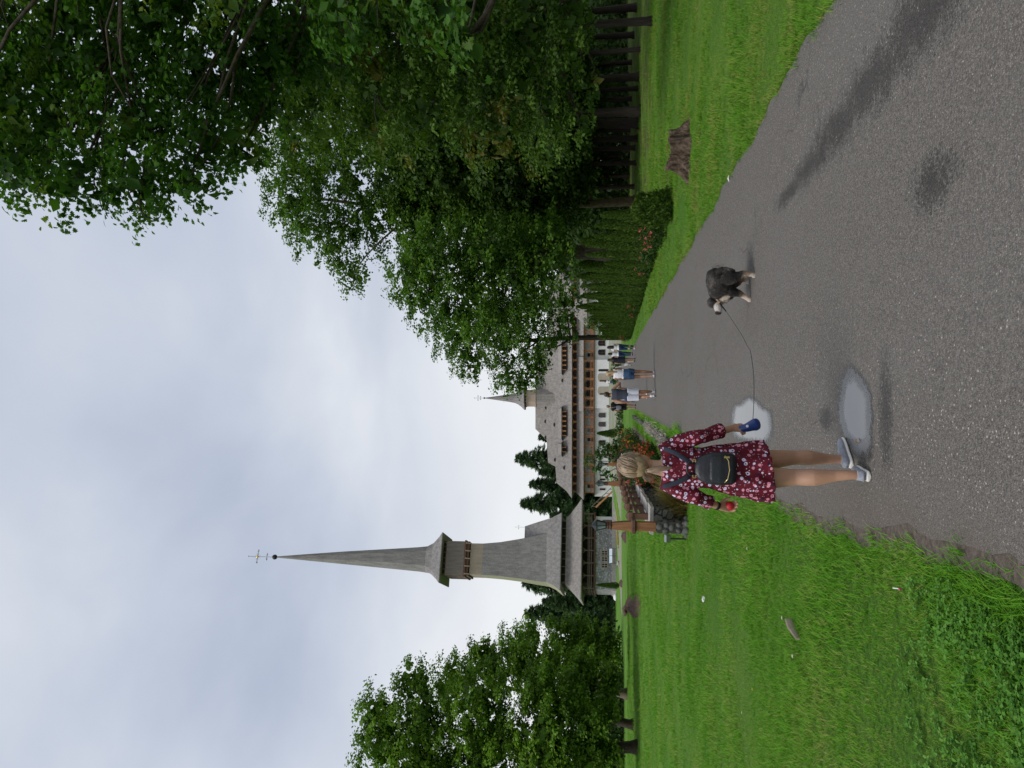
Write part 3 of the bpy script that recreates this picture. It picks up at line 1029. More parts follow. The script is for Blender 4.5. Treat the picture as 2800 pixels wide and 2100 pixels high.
bn = Vector((10.2, 12.5, 0))
tree('oak_tree', 'near oak whose leafy boughs hang over the path at upper right', 'tree', bn,
     [bn, bn + Vector((-.1, 0, 3)), bn + Vector((-.3, .1, 6)), bn + Vector((-.4, .2, 9)), bn + Vector((-.3, 0, 14))], [.42, .36, .30, .22, .12],
     LBF(1.28, (1640, 40, 9, .55), (1610, 210, 9, .55), (1580, 390, 9, .50), (1610, 520, 9.2, .42), (1760, 130, 9.5, .8), (1740, 370, 9.5, .8), (1715, 570, 9.5, .55),
        (1900, 60, 10, 1.0), (1920, 300, 10, 1.1), (1880, 540, 10, .9), (2060, 180, 10, 1.1), (2080, 450, 10, 1.1), (2060, 680, 10, .9), (1930, 720, 10.5, .8), (1800, 690, 11, .6),
        (1720, -60, 9.5, .9), (1980, -120, 10, 1.2), (1690, 660, 10.5, .4), (2000, 1280, 6.0, .10), (2075, 1180, 6.5, .16), (2080, 950, 9, .6), (1960, 880, 11, .6)),
     'oak_leaf_near', 2.6, 44, .23, .12, 131, tmpl=LEAF_OAK, width=1.15, core=10, twigs=4, lim=.2)
b2 = Vector((13.2, 19.5, 0))
tree('oak_tree', 'oak with drooping brownish leaf sprays at the right edge of the wood', 'tree', b2,
     [b2, b2 + Vector((0, 0, 2.5)), b2 + Vector((-.3, 0, 5)), b2 + Vector((-.5, 0, 8)), b2 + Vector((-.5, 0, 11))], [.38, .33, .27, .2, .1],
     LB((1800, 800, 18, 1.4), (1950, 850, 17, 1.6), (2100, 900, 16, 1.7), (1900, 1020, 18, 1.6), (2060, 1080, 17, 1.6), (1780, 1000, 20, 1.4), (1800, 1180, 19, 1.3), (1960, 1230, 18, 1.4),
        (2090, 1280, 17, 1.4), (1760, 1340, 20, 1.2), (1900, 1400, 19, 1.2), (2050, 1430, 18, 1.2), (1800, 1500, 20, .9), (1940, 1530, 19, .8), (1710, 1500, 22, .9), (2060, 1560, 18, .7),
        (1860, 1600, 20, .5), (1760, 1590, 21, .5)),
     'oak_leaf_dull', 1.7, 60, .27, .13, 141, width=.85, core=5, lim=.25)

# wood on the right: every trunk one can tell apart is a tree; crowns of three kinds
FOREST = [(2043, 1785, .13), (1965, 1752, .10), (1890, 1748, .17), (1858, 1745, .11), (1796, 1752, .20), (1764, 1747, .23), (1722, 1744, .14), (1696, 1738, .12), (1655, 1742, .11),
          (1590, 1735, .12), (2005, 1735, .16), (1930, 1728, .13), (1830, 1728, .12), (1745, 1724, .12), (1675, 1722, .13), (1620, 1722, .11), (2080, 1742, .18), (1566, 1716, .12), (1470, 1712, .13), (1510, 1706, .14), (1440, 1704, .13)]
crowns = []
for s in range(3):
    rng = np.random.default_rng(300 + s)
    lob = []
    for i in range(13):
        a = rng.uniform(0, 6.28); h = 4.6 + 10.5 * (i + .5) / 13
        rad = 2.4 * math.sin(math.pi * min(1, (h - 3.2) / 13.5)) + .4
        lob.append((Vector((rad * math.cos(a), rad * math.sin(a), h)), rng.uniform(1.2, 2.0)))
    me = crown_mesh('crown', crown_cloud(lob, (0, 0, 0), .62, 60, .50, .25, LEAF_QUAD, 310 + s, core=2.5)); me.materials.append(MT['far_leaf'])
    crowns.append((lob, me))
trunks = []
for s in range(3):
    rng = np.random.default_rng(330 + s)
    mb = MB()
    mb.tube([(0, 0, -.2), (0, 0, .25), (.05, .02, 3), (.12 * (s - 1), .1, 7), (.1, .1, 11), (0, 0, 14.5)], [.30, .2, .16, .14, .1, .03], 10)
    for c, r in crowns[s][0]:
        limb(mb, (.05 * s, .05, max(3.2, c.z - 2.2)), c, .07, .02, rng)
    me = mb.mesh('trunk', True); me.materials.append(MT['bark_shaded'])
    trunks.append(me)
WORD = ['first', 'second', 'third', 'fourth', 'fifth', 'sixth', 'seventh', 'eighth', 'ninth', 'tenth', 'eleventh', 'twelfth', 'thirteenth', 'fourteenth', 'fifteenth', 'sixteenth', 'seventeenth', 'eighteenth', 'nineteenth',
        'twentieth', 'twenty-first', 'twenty-second', 'twenty-third', 'twenty-fourth', 'twenty-fifth', 'twenty-sixth']
order = sorted(range(len(FOREST)), key=lambda i: -FOREST[i][0])
for rank, i in enumerate(order):
    u, v, r = FOREST[i]
    p = gp(u, v)
    far = 'in the front row' if v > 1740 else 'deeper in the wood'
    t = thing('forest_tree', '%s dark trunk of the right-hand wood, counted from the right, %s' % (WORD[rank], far), 'tree', p, random.uniform(0, 6.28), 'trees of the wood on the right')
    k = i % 3
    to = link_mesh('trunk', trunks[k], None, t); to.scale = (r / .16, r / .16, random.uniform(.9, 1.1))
    co = link_mesh('crown', crowns[k][1], None, t); co.scale = (1, 1, random.uniform(.92, 1.1)); co.location = (0, 0, -1.2 if v > 1730 else -2.2)

# the wood goes on behind as one mass
rngF = np.random.default_rng(40)
Ps = []; Ns = []
for i in range(520):
    x = rngF.uniform(9, 75); y = 52 + rngF.uniform(0, 12) + .2 * x; z = rngF.uniform(.2, 4.5)
    q = rngF.normal(0, 1, (60, 3)) * np.array([1.3, 1.0, .8])
    Ps.append(np.array([x, y, z]) + q); Ns.append(np.tile([0, -.5, .8], (60, 1)))
for i in range(900):
    x = rngF.uniform(13, 75); y = 58 + rngF.uniform(0, 26) + .25 * x; z = rngF.uniform(.4, 13) ** 1.0
    q = rngF.normal(0, 1, (60, 3)) * np.array([1.3, 1.0, .9])
    Ps.append(np.array([x, y, z]) + q); Ns.append(np.tile([0, -.5, .8], (60, 1)))
for i in range(420):
    x = rngF.uniform(-70, -28.5); y = 72 + rngF.uniform(0, 14) - .2 * (x + 24); z = rngF.uniform(-.3, 5.5) 
    q = rngF.normal(0, 1, (60, 3)) * np.array([1.3, 1.0, .8])
    Ps.append(np.array([x, y, z]) + q); Ns.append(np.tile([0, -.5, .8], (60, 1)))
for i in range(420):
    x = rngF.uniform(-95, -38); y = 62 + rngF.uniform(0, 20) - .1 * x; z = rngF.uniform(.3, 9)
    q = rngF.normal(0, 1, (60, 3)) * np.array([1.3, 1.0, .9])
    Ps.append(np.array([x, y, z]) + q); Ns.append(np.tile([0, -.5, .8], (60, 1)))
V, F = leaf_cloud(np.concatenate(Ps), np.concatenate(Ns), .5, LEAF_QUAD, rngF, .8, spread=.7)
tag(link_mesh('distant_wood', np_mesh('distant_wood', V, F), MT['far_leaf']), 'dark mass of foliage deep in the woods at both sides', 'wood', kind='stuff')

# left-hand oaks
gl = gp(56, 1744)
tree('oak_tree', 'largest bushy oak at the left edge of the lawn', 'tree', gl,
     [gl, at(54, 1650, 40), at(50, 1500, 40), at(70, 1350, 40), at(110, 1200, 40), at(120, 1060, 40)], [.30, .27, .24, .2, .14, .07],
     LB((60, 1040, 40, 1.6), (150, 1030, 40, 1.3), (20, 1150, 40, 2.2), (140, 1150, 40, 2.0), (235, 1130, 41, 1.1), (60, 1330, 40, 2.4), (180, 1310, 40, 2.0), (100, 1500, 39, 2.2), (10, 1500, 39, 2.0),
        (195, 1490, 40, 1.6), (40, 1610, 39, 1.2), (120, 1620, 39, 1.1), (-60, 1250, 40, 2.4), (-80, 1480, 40, 2.4), (150, 1655, 41, .9), (40, 1668, 39, .8), (215, 1560, 41, 1.2)),
     'oak_leaf_left', .95, 88, .40, .18, 151, core=8.0)
gl = gp(119, 1734)
tree('oak_tree', 'leaning middle oak beside the largest oak at left', 'tree', gl,
     [gl, at(140, 1650, 46), at(190, 1500, 46.5), at(230, 1350, 47)], [.26, .23, .18, .09],
     LB((235, 1240, 47, 1.7), (270, 1350, 47, 1.7), (255, 1480, 46, 1.8), (310, 1320, 48, 1.0), (220, 1600, 46, 1.2), (290, 1430, 47, 1.4), (170, 1600, 45, 1.2), (270, 1590, 46, 1.2), (240, 1665, 46, .9), (180, 1660, 45, .8)),
     'oak_leaf_left', .95, 84, .40, .19, 161, core=8.0)
gl = gp(203, 1716)
tree('oak_tree', 'smallest oak of the left group with pale split trunk', 'tree', gl,
     [gl, at(215, 1660, 58), at(260, 1560, 58), at(320, 1460, 58)], [.34, .30, .22, .09],
     LB((330, 1420, 57, 1.7), (340, 1530, 57, 1.8), (375, 1450, 60, 1.1), (310, 1620, 56, 1.3), (365, 1590, 58, 1.5), (350, 1640, 57, 1.0), (270, 1560, 57, 1.6), (300, 1672, 56, .9), (345, 1675, 57, .9), (255, 1668, 56, .8)),
     'oak_leaf_left', .85, 78, .44, .22, 171, bark='wood_grey', core=4.0)

# spruces behind the church and the convent
def spruce_mesh(seed, H=20.0, R=5.0, n=7):
    rng = np.random.default_rng(seed)
    P = []; A = []; N = []
    mb = MB(); mb.tube([(0, 0, -.3), (0, 0, H * .5), (0, 0, H)], [.32, .2, .02], 8)
    z = H - .4
    while z > .8:
        f = 1 - z / H
        L0 = R * (f ** .82) + .15
        for b in range(rng.integers(7, 10)):
            a = rng.uniform(0, 6.28); L = L0 * rng.uniform(.5, 1.2)
            d = np.array([math.cos(a), math.sin(a), 0])
            m = int(L * 26) + 6
            t = rng.uniform(.08, 1, m)
            zz = z + L * (.10 * t - .38 * t * t) + rng.normal(0, .09, m)
            pos = d[None] * (t * L)[:, None] + np.array([-d[1], d[0], 0])[None] * (rng.normal(0, .20, m) * L * .45 * (1.1 - t * .6))[:, None]
            pos[:, 2] = zz
            P.append(pos); A.append(np.tile(d, (m, 1)) * .8 + np.array([0, 0, -.55])); N.append(np.tile([0, 0, 1.0], (m, 1)))
        z -= .30 + .30 * f
    P = np.concatenate(P); A = np.concatenate(A); N = np.concatenate(N)
    V, F = leaf_cloud(P, N, .60, LEAF_QUAD, rng, .42, along=A, spread=.5)
    me = np_mesh('crown', V, F); me.materials.append(MT['spruce_needle'])
    tm = mb.mesh('trunk', True); tm.materials.append(MT['bark'])
    return me, tm


SPR = [spruce_mesh(1), spruce_mesh(2)]
spr = [(505, 1424, 168, 'dark spruce peeking out left of the church roof'), (455, 1480, 160, 'spruce standing left of the church, second from its wall'), (425, 1432, 172, 'tall spruce half hidden by the left oaks'),
       (395, 1500, 150, 'broad spruce behind the smallest left oak'), (845, 1405, 205, 'tallest spruce behind the convent roof'), (775, 1445, 200, 'spruce behind the low left end of the convent roof'),
       (725, 1420, 195, 'leftmost spruce behind the convent roof end'), (655, 1475, 190, 'dark spruce between the church and the convent'), (690, 1500, 180, 'short spruce right of the church roof'), (905, 1470, 210, 'half-hidden spruce right of the tallest one'),
       (340, 1540, 150, 'low spruce deep behind the left oaks'), (810, 1470, 198, 'spruce left of the tallest convent spruce')]
for i, (u, v, D, lab) in enumerate(spr):
    p = at(u, v, D)
    z0 = terrain(p.x, D)
    t = thing('spruce_tree', lab, 'tree', (p.x, p.y, z0), i * 1.3, 'spruces behind the buildings')
    s = (p.z - z0) / 20.0
    c, tm = SPR[i % 2]
    o = link_mesh('trunk', tm, None, t); o.scale = (s, s, s)
    o = link_mesh('crown', c, None, t); o.scale = (s * 1.35, s * 1.35, s)


# ------------------------------------------------------------------ hedge of thujas
def thuja_mesh(seed, H, R, top=.25, n=5200, size=.085):
    rng = np.random.default_rng(seed)
    z = rng.uniform(0, 1, n) ** .9
    a = rng.uniform(0, 6.283, n)
    lump = 1 + .14 * np.sin(a * 3 + seed) * np.sin(z * 9) + .10 * np.sin(a * 5 + z * 17 + seed) + .06 * np.sin(a * 9 - z * 30)
    prof = np.minimum(1, (z + .10) * 5) * (np.clip(1 - z, 0, 1) ** .62 * (1 - top) + top * np.clip((1.02 - z) * 8, 0, 1)) + .02
    r = R * prof * lump * rng.uniform(.72, 1.04, n)
    out = np.stack([np.cos(a), np.sin(a), np.zeros(n)], 1)
    P = out * r[:, None]; P[:, 2] = z * H
    A = out * .45 + np.array([0, 0, 1.0])
    V, F = leaf_cloud(P, np.cross(A, np.stack([-np.sin(a), np.cos(a), np.zeros(n)], 1)) + out * .3, size, LEAF_QUAD, rng, .75, along=A, spread=.55)
    me = np_mesh('foliage', V, F); me.materials.append(MT['thuja_leaf'])
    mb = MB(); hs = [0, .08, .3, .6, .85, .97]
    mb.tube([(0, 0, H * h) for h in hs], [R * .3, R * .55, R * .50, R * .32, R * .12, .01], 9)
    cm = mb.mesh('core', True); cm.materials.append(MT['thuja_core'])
    return me, cm


TH = [thuja_mesh(s, 2.2, .40, 0.0) for s in (1, 2, 3)]
hedge = []
y = 20.4
while y < 52:
    hedge.append(y); y += 1.12 + .004 * y
for i, y in enumerate(hedge):
    x = 4.95 - .03 * (y - 19.5) + random.uniform(-.06, .06)
    t = thing('thuja', '%s thuja of the roadside hedge, counted from its near end' % WORD[i], 'thuja', (x, y, 0), random.uniform(0, 6.28), 'columnar thujas of the hedge')
    k = i % 3
    hh = (1.0 + .06 * math.sin(i * 2.1)) * (.86 + .22 * min(1, i / 8)) * random.uniform(.78, 1.2)
    for nm, me in (('foliage', TH[k][0]), ('stem_core', TH[k][1])):
        o = link_mesh(nm, me, None, t); o.scale = (.56, .56, hh)
bm_, cm_ = thuja_mesh(8, 1.0, .46, .6, 5200, .085)
t = thing('rounded_thuja', 'low dark rounded bush closing the near end of the hedge', 'bush', (4.85, 19.5, 0))
link_mesh('foliage', bm_, None, t); link_mesh('stem_core', cm_, None, t)
# taller thujas of a second row behind
for i, (u, v, D) in enumerate([(1378, 1585, 40), (1345, 1580, 44), (1290, 1590, 52), (1262, 1578, 56), (1440, 1590, 34)]):
    p = at(u, v, D)
    t = thing('thuja', '%s taller thuja tip rising behind the hedge, from the right' % WORD[[1, 2, 3, 4, 0][i]], 'thuja', (p.x, D, 0), i, 'taller thujas behind the hedge')
    for nm, me in (('foliage', TH[i % 3][0]), ('stem_core', TH[i % 3][1])):
        o = link_mesh(nm, me, None, t); o.scale = (1.25, 1.25, p.z / 2.2)


# ------------------------------------------------------------------ church
def loft(mb, rings, cap=(True, True)):
    n = len(rings[0])
    b = len(mb.v)
    for r in rings: mb.v += [tuple(p) for p in r]
    for i in range(len(rings) - 1):
        for k in range(n):
            k2 = (k + 1) % n
            mb.f.append((b + i * n + k, b + i * n + k2, b + (i + 1) * n + k2, b + (i + 1) * n + k))
    if cap[0]: mb.f.append(tuple(b + k for k in range(n - 1, -1, -1)))
    if cap[1]: mb.f.append(tuple(b + (len(rings) - 1) * n + k for k in range(n)))


def rect(x0, x1, y0, y1, z):
    return [(x0, y0, z), (x1, y0, z), (x1, y1, z), (x0, y1, z)]


def octo(cx, cy, h, c, z, sway=0.0):
    "square of half width h with corners cut by c*h; sway lifts the corners"
    k = h * (1 - c)
    return [(cx - k, cy - h, z), (cx + k, cy - h, z), (cx + h, cy - k, z), (cx + h, cy + k, z), (cx + k, cy + h, z), (cx - k, cy + h, z), (cx - h, cy + k, z), (cx - h, cy - k, z)]


def trefoil_cross(mb, c, h, arm, th, arm_z, extra=None):
    c = Vector(c)
    mb.box(c + Vector((0, 0, h / 2)), (th, th, h))
    for zz, a in [(arm_z, arm)] + ([extra] if extra else []):
        mb.box(c + Vector((0, 0, zz)), (a * 2, th * .9, th))
        for s in (-1, 1):
            mb.ball(c + Vector((s * a, 0, zz)), th * 1.25, 8, 6)
            mb.ball(c + Vector((s * (a - th * 1.6), 0, zz + th * 1.1)), th * .7, 6, 5)
            mb.ball(c + Vector((s * (a - th * 1.6), 0, zz - th * 1.1)), th * .7, 6, 5)
    mb.ball(c + Vector((0, 0, h)), th * 1.25, 8, 6)


CH_O = at(487, 1684, 135)
church = thing('wooden_church', 'tall wooden church with needle spire and grey shingle roofs', 'church', (CH_O.x, 135.0, 0), math.radians(20))
mb = MB(); mb.box((5.75, 5.5, 1.9), (11.5, 11, 4.0))
base = mb.build('stone_base', MT['rubble'], church)
mb = MB(); mb.box((5.75, 5.45, .35), (11.9, 11.4, .9)); mb.box((12.9, 4, .15), (3.2, 9, .5)); mb.build('plinth', MT['stone_pale'], church)
mb = MB(); mb.box((12.5, 5.0, 1.9), (2.0, 8, 3.9)); mb.build('porch_wall', MT['whitewash'], church)
mb = MB(); mb.box((12.4, .93, 1.3), (.95, .1, 2.0)); mb.ball((12.4, .93, 2.3), (.475, .05, .45), 16, 8); mb.build('porch_door', MT['wood_grey'], church)
# three small windows with brown frames in the stone base
for k, x in enumerate((4.25, 5.42, 6.58)):
    wm = MB(); wm.box((x, -.012, 2.15), (.78, .10, 1.05)); w = wm.build('window_pane', MT['glass'], church)
    wm = MB()
    for dx in (-.39, 0, .39): wm.box((x + dx, -.05, 2.15), (.11, .12, 1.10))
    for dz in (-.52, .05, .52): wm.box((x, -.055, 2.15 + dz), (.72, .10, .10))
    wm.build('window_frame', MT['wood_pale'], w)
mb = MB(); mb.box((5.42, -.03, 2.84), (3.6, .16, .16)); mb.build('window_lintel', MT['stone_pale'], church)
# timber gallery
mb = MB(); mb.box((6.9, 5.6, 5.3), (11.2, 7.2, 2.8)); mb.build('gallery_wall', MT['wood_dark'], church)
mb = MB(); mb.box((6.9, 5.4, 4.02), (14.4, 11.6, .28)); mb.build('gallery_floor', MT['wood_brown'], church)
for i in range(7):
    x = .1 + i * 2.28
    mb = MB(); mb.box((x, 0.0, 5.3), (.20, .20, 2.35)); mb.beam((x - .7, 0, 6.45), (x, 0, 5.6), .12, .14); mb.beam((x + .7, 0, 6.45), (x, 0, 5.6), .12, .14)
    mb.build('gallery_post', MT['wood_grey'], church)
for i in range(1, 5):
    mb = MB(); mb.box((-.1, i * 2.6, 5.3), (.20, .20, 2.35)); mb.build('gallery_post', MT['wood_grey'], church)
mb = MB()
for z in (4.55, 4.95, 5.2):
    mb.box((6.9, -.02, z), (13.9, .08, .13)); mb.box((-.12, 5.5, z), (.08, 11, .13))
for i in range(56): mb.box((.1 + i * .25, -.02, 4.75), (.05, .05, .5))
mb.build('gallery_railing', MT['wood_grey'], church)
# lower roof
mb = MB()
loft(mb, [rect(-2.0, 16.2, -2.0, 13.4, 6.30), rect(-2.0, 16.2, -2.0, 13.4, 6.45), rect(-.75, 14.9, -.75, 12.2, 7.55), rect(.45, 13.6, .55, 10.9, 8.75), rect(.85, 13.1, 1.0, 10.4, 9.45)])
mb.build('lower_roof', MT['shingle'], church)
# clerestory under the upper eave
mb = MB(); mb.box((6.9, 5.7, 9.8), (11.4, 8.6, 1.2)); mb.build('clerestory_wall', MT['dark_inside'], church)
for i in range(9):
    mb = MB(); mb.box((1.15 + i * 1.42, 1.15, 9.85), (.16, .16, 1.0)); mb.build('clerestory_post', MT['wood_grey'], church)
for i in range(5):
    mb = MB(); mb.box((1.05, 2.6 + i * 1.6, 9.85), (.16, .16, 1.0)); mb.build('clerestory_post', MT['wood_grey'], church)
# nave roof to the right of the tower
mb = MB()
loft(mb, [rect(3.0, 13.75, -.42, 11.9, 10.22), rect(3.0, 13.75, -.42, 11.9, 10.34), rect(3.0, 13.0, .75, 10.7, 12.2), rect(3.0, 12.45, 2.6, 8.9, 15.0), rect(3.0, 12.0, 5.2, 6.3, 17.8)])
mb.build('nave_roof', MT['shingle_tower'], church)
mb = MB(); trefoil_cross(mb, (11.9, 5.75, 17.7), 2.1, .35, .045, 1.4); mb.build('ridge_cross', MT['steel'], church)
# tower roof sweeping up into the shaft; lichen on its left side
prof = [(-.45, 10.9, -.55, 11.9, 10.20), (-.45, 10.9, -.55, 11.9, 10.34), (.55, 10.45, .35, 11.0, 11.7), (1.05, 10.15, 1.3, 10.3, 12.95), (1.35, 9.6, 1.95, 9.9, 15.6), (1.75, 9.05, 2.5, 9.4, 18.6), (2.05, 8.45, 2.95, 9.1, 22.2), (2.2, 8.12, 3.2, 9.0, 25.6), (2.2, 8.1, 3.2, 9.0, 28.0)]
rings = [rect(*p) for p in prof]
mb = MB(); loft(mb, rings)
tr = mb.build('tower_roof', MT['shingle_tower'], church)
tr.data.materials.append(MT['shingle_lichen']); tr.data.materials.append(MT['shingle_new'])
for p in tr.data.polygons:
    if p.normal.x < -.55 and p.center.z < 26: p.material_index = 1
    if p.center.z > 25.7 and p.normal.z < .5: p.material_index = 2
mb = MB(); mb.box((5.15, 6.1, 28.45), (6.5, 6.4, .5)); mb.box((5.15, 6.1, 28.95), (6.9, 6.8, .35)); mb.build('belfry_floor', MT['wood_brown'], church)
for s in range(2):
    for i in range(5):
        x = 2.25 + i * 1.45
        mb = MB(); mb.beam((x, 2.95, 28.0), (x, 2.55, 28.9), .22, .2); mb.build('bracket', MT['wood_pale'], church)
    break
mb = MB(); mb.box((5.15, 6.1, 30.9), (6.5, 6.4, 3.6)); mb.build('belfry_wall', MT['board_grey'], church)
mb = MB()
for i in range(27):
    x = 1.95 + i * .246
    mb.box((x, 2.86, 30.95), (.09, .08, 3.7)); mb.box((1.86, 2.95 + i * .242, 30.95), (.08, .09, 3.7))
b = mb.build('belfry_battens', MT['wood_grey'], church); b['kind'] = 'stuff'
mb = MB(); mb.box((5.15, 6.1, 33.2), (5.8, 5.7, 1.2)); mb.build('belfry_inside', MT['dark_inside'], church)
for i in range(7):
    mb = MB(); mb.box((1.98 + i * 1.06, 2.98, 33.15), (.2, .2, 1.0)); mb.beam((1.98 + i * 1.06, 2.98, 33.2), (1.98 + i * 1.06 + .42, 2.98, 33.62), .1, .14); mb.beam((1.98 + i * 1.06, 2.98, 33.2), (1.98 + i * 1.06 - .42, 2.98, 33.62), .1, .14)
    mb.build('belfry_post', MT['wood_brown'], church)
cx, cy = 5.05, 6.1
mb = MB()
loft(mb, [octo(cx, cy, 4.75, .03, 33.35), octo(cx, cy, 4.75, .03, 33.5), octo(cx, cy, 4.0, .12, 34.3), octo(cx, cy, 3.0, .28, 35.6), octo(cx, cy, 2.42, .4, 37.0), octo(cx, cy, 2.22, .45, 39.0),
          octo(cx - .05, cy, 1.85, .5, 44.5), octo(cx - .15, cy, 1.22, .55, 54.0), octo(cx - .3, cy, .55, .585, 63.0), octo(cx - .42, cy, .12, .585, 68.6)])
mb.build('spire', MT['shingle_tower'], church)
mb = MB(); mb.ball((4.62, 6.1, 69.0), .52, 14, 10); mb.build('spire_ball', MT['black_metal'], church, smooth=True)
mb = MB(); trefoil_cross(mb, (4.6, 6.1, 69.3), 5.4, 1.3, .12, 3.4, (1.4, .6))
for k in range(8):
    a = k * math.pi / 4 + .39
    mb.beam((4.6, 6.1, 72.7), (4.6 + .7 * math.cos(a), 6.1, 72.7 + .7 * math.sin(a)), .04, .04)
mb.build('spire_cross', MT['steel'], church)
mb = MB(); mb.ball((4.6, 5.95, 72.7), (.24, .1, .24), 12, 8); mb.build('cross_boss', MT['gold'], church, smooth=True)

# staircase right of the church
st = thing('wooden_staircase', 'covered brown wooden staircase between church and convent', 'staircase', (CH_O.x + 14.2, 138.5, 0), math.radians(8))
mb = MB()
for i in range(12): mb.box((3.4 - i * .28, 0, .35 + i * .29), (.34, 1.3, .07))
mb.build('tread', MT['wood_brown'], st)
for yy in (-.7, .7):
    mb = MB(); mb.beam((3.8, yy, .1), (.2, yy, 3.8), .10, .30); mb.build('stringer', MT['wood_orange'], st)
    mb = MB(); mb.beam((3.8, yy, 1.0), (.2, yy, 4.7), .09, .12); mb.build('handrail', MT['wood_grey'], st)
    for k in range(5):
        mb = MB(); mb.box((3.6 - k * .82, yy, 1.0 + k * .84 - .35), (.09, .09, 1.0)); mb.build('baluster', MT['wood_grey'], st)
# sign panel on legs in front of the church
sp = thing('sign_panel', 'pale blue tilted panel on legs before the church windows', 'sign', church.matrix_basis @ Vector((5.9, -1.3, 0)), math.radians(20))
for x in (-.66, .66):
    mb = MB(); mb.box((x, 0, 1.02), (1.24, .06, .62), Matrix.Rotation(math.radians(-35), 3, 'X')); mb.build('panel', MT['panel_blue'], sp)
for x in (-1.3, 0, 1.3):
    mb = MB(); mb.box((x, .03, .45), (.06, .06, .95)); mb.build('leg', MT['black_metal'], sp)
mb = MB(); mb.box((0, .06, .4), (2.6, .05, .05)); mb.build('rail', MT['black_metal'], sp)


# ------------------------------------------------------------------ convent building
DB = 165.0
conv = thing('convent_building', 'long convent building with white ground floor and timber galleries', 'building', (0, DB, 0))


def bx(zy): return -23.1 + (1530 - zy) * .0271


def arch_panel(w, h, depth, post=.14, rise=None, top=.16, seg=10):
    "one bay of an arcade: a plate with an arched opening"
    mb = MB()
    iw = w / 2 - post
    rise = rise if rise is not None else iw
    spring = h - top - rise
    for s in (-1, 1):
        mb.box((s * (w / 2 - post / 2), 0, spring / 2), (post, depth, spring))
    for i in range(seg):
        a0 = math.pi * i / seg; a1 = math.pi * (i + 1) / seg
        x0, z0 = -iw * math.cos(a0), spring + rise * math.sin(a0)
        x1, z1 = -iw * math.cos(a1), spring + rise * math.sin(a1)
        o0 = -w / 2 if i == 0 else x0
        o1 = w / 2 if i == seg - 1 else x1
        mb.prism([(x0 if i else -w / 2, z0 if i else spring), (x0, z0), (x1, z1), (o1, z1 if i < seg - 1 else spring), (o1, h), (o0, h)] if i in (0, seg - 1) else [(x0, z0), (x1, z1), (x1, h), (x0, h)], -depth / 2, depth / 2)
    return mb


def arch_mesh(*a, mat='wood_orange', **k):
    me = arch_panel(*a, **k).mesh('arch'); me.materials.append(MT[mat])
    return me


mb = MB(); mb.box((3.5, 6, 2.2), (53.2, 12, 4.5)); mb.build('ground_floor', MT['whitewash'], conv)
mb = MB(); mb.box((2.05, -.6, 2.2), (10.75, 1.25, 4.5)); mb.build('entrance_bay', MT['whitewash'], conv)


def wall_window(x, z, w, h, y, arched=True):
    mb = MB(); mb.box((x, y - .01, z), (w, .08, h))
    if arched: mb.ball((x, y - .01, z + h / 2), (w / 2, .04, w * .28), 14, 8)
    p = mb.build('window', MT['glass'], conv)
    mb = MB()
    for s in (-1, 1): mb.box((x + s * w * .46, y - .06, z), (w * .12, .08, h * 1.02))
    mb.box((x, y - .065, z), (w * .10, .07, h)); mb.box((x, y - .06, z + .02), (w * .9, .06, .09)); mb.box((x, y - .06, z - h / 2), (w * 1.1, .12, .1))
    mb.build('window_frame', MT['wood_brown'], p)


for zy in (860, 935, 1085): wall_window(bx(zy), 2.75, 1.0, 1.25, 0)
for zy in (1355, 1390, 1470): wall_window(bx(zy), 2.75, .4, 1.15, 0, False)
for zy in (265, 340): wall_window(bx(zy), 2.8, 1.2, 1.25, 0)
for x in (14.5, 17.5, 20.5, 23.5): wall_window(x, 2.8, 1.1, 1.25, 0)
for zy in (550, 658):
    x = bx(zy)
    mb = MB(); mb.box((x, -1.235, 2.3), (1.85, .06, 2.1)); mb.ball((x, -1.235, 3.35), (.925, .03, .42), 16, 8); d = mb.build('door', MT['cream'], conv)
    mb = MB(); mb.box((x - .72, -1.28, 2.3), (.34, .04, 2.0)); mb.build('door_leaf', MT['wood_brown'], d)
mb = MB(); mb.box((bx(490), -1.24, 2.4), (.5, .05, 2.0)); mb.ball((bx(490), -1.24, 3.4), (.25, .025, .25), 12, 6); mb.build('niche', MT['dark_inside'], conv)
# first gallery
mb = MB(); mb.box((3.4, 6.5, 5.7), (51.4, 10, 2.5)); mb.build('gallery_wall', MT['whitewash'], conv)
mb = MB(); mb.box((3.4, 5.5, 4.52), (52.6, 12.4, .16)); mb.box((2.05, -.7, 4.53), (11.2, 1.7, .17)); mb.build('gallery_floor', MT['wood_brown'], conv)
A1 = arch_mesh(2.11, 2.36, .16, rise=.62, post=.17, top=.24)
A2 = arch_mesh(2.14, 2.36, .16, rise=.78, post=.19, top=.22)
rail = MB()
for z in (.1, .62, .8): rail.box((0, -.02, z), (1.9, .08, .09))
for k in range(9): rail.box((-.84 + k * .21, -.02, .4), (.06, .05, .72))
RM = rail.mesh('railing'); RM.materials.append(MT['wood_orange'])
xs = [-22.3 + 2.11 * (i + .5) for i in range(9)] + [7.4 + 2.11 * (i + .5) for i in range(10)]
for x in xs:
    o = link_mesh('gallery_arch', A1, None, conv); o.location = (x, -.25, 4.6)
    r = link_mesh('railing', RM, None, conv); r.location = (x, -.25, 4.6)
for i in range(5):
    x = -3.3 + 2.14 * (i + .5)
    o = link_mesh('gallery_arch', A2, None, conv); o.location = (x, -1.45, 4.6)
    r = link_mesh('railing', RM, None, conv); r.location = (x, -1.45, 4.6)
    mb = MB(); mb.box((x, -.3, 5.5), (1.2, .1, 1.6)); mb.build('gallery_door', MT['wood_dark'], conv)
for i, x in enumerate(xs):
    if i % 3 != 1:
        mb = MB(); mb.box((x + .2, 1.47, 5.4), (.8, .08, 1.4)); mb.build('gallery_window', MT['glass'], conv)
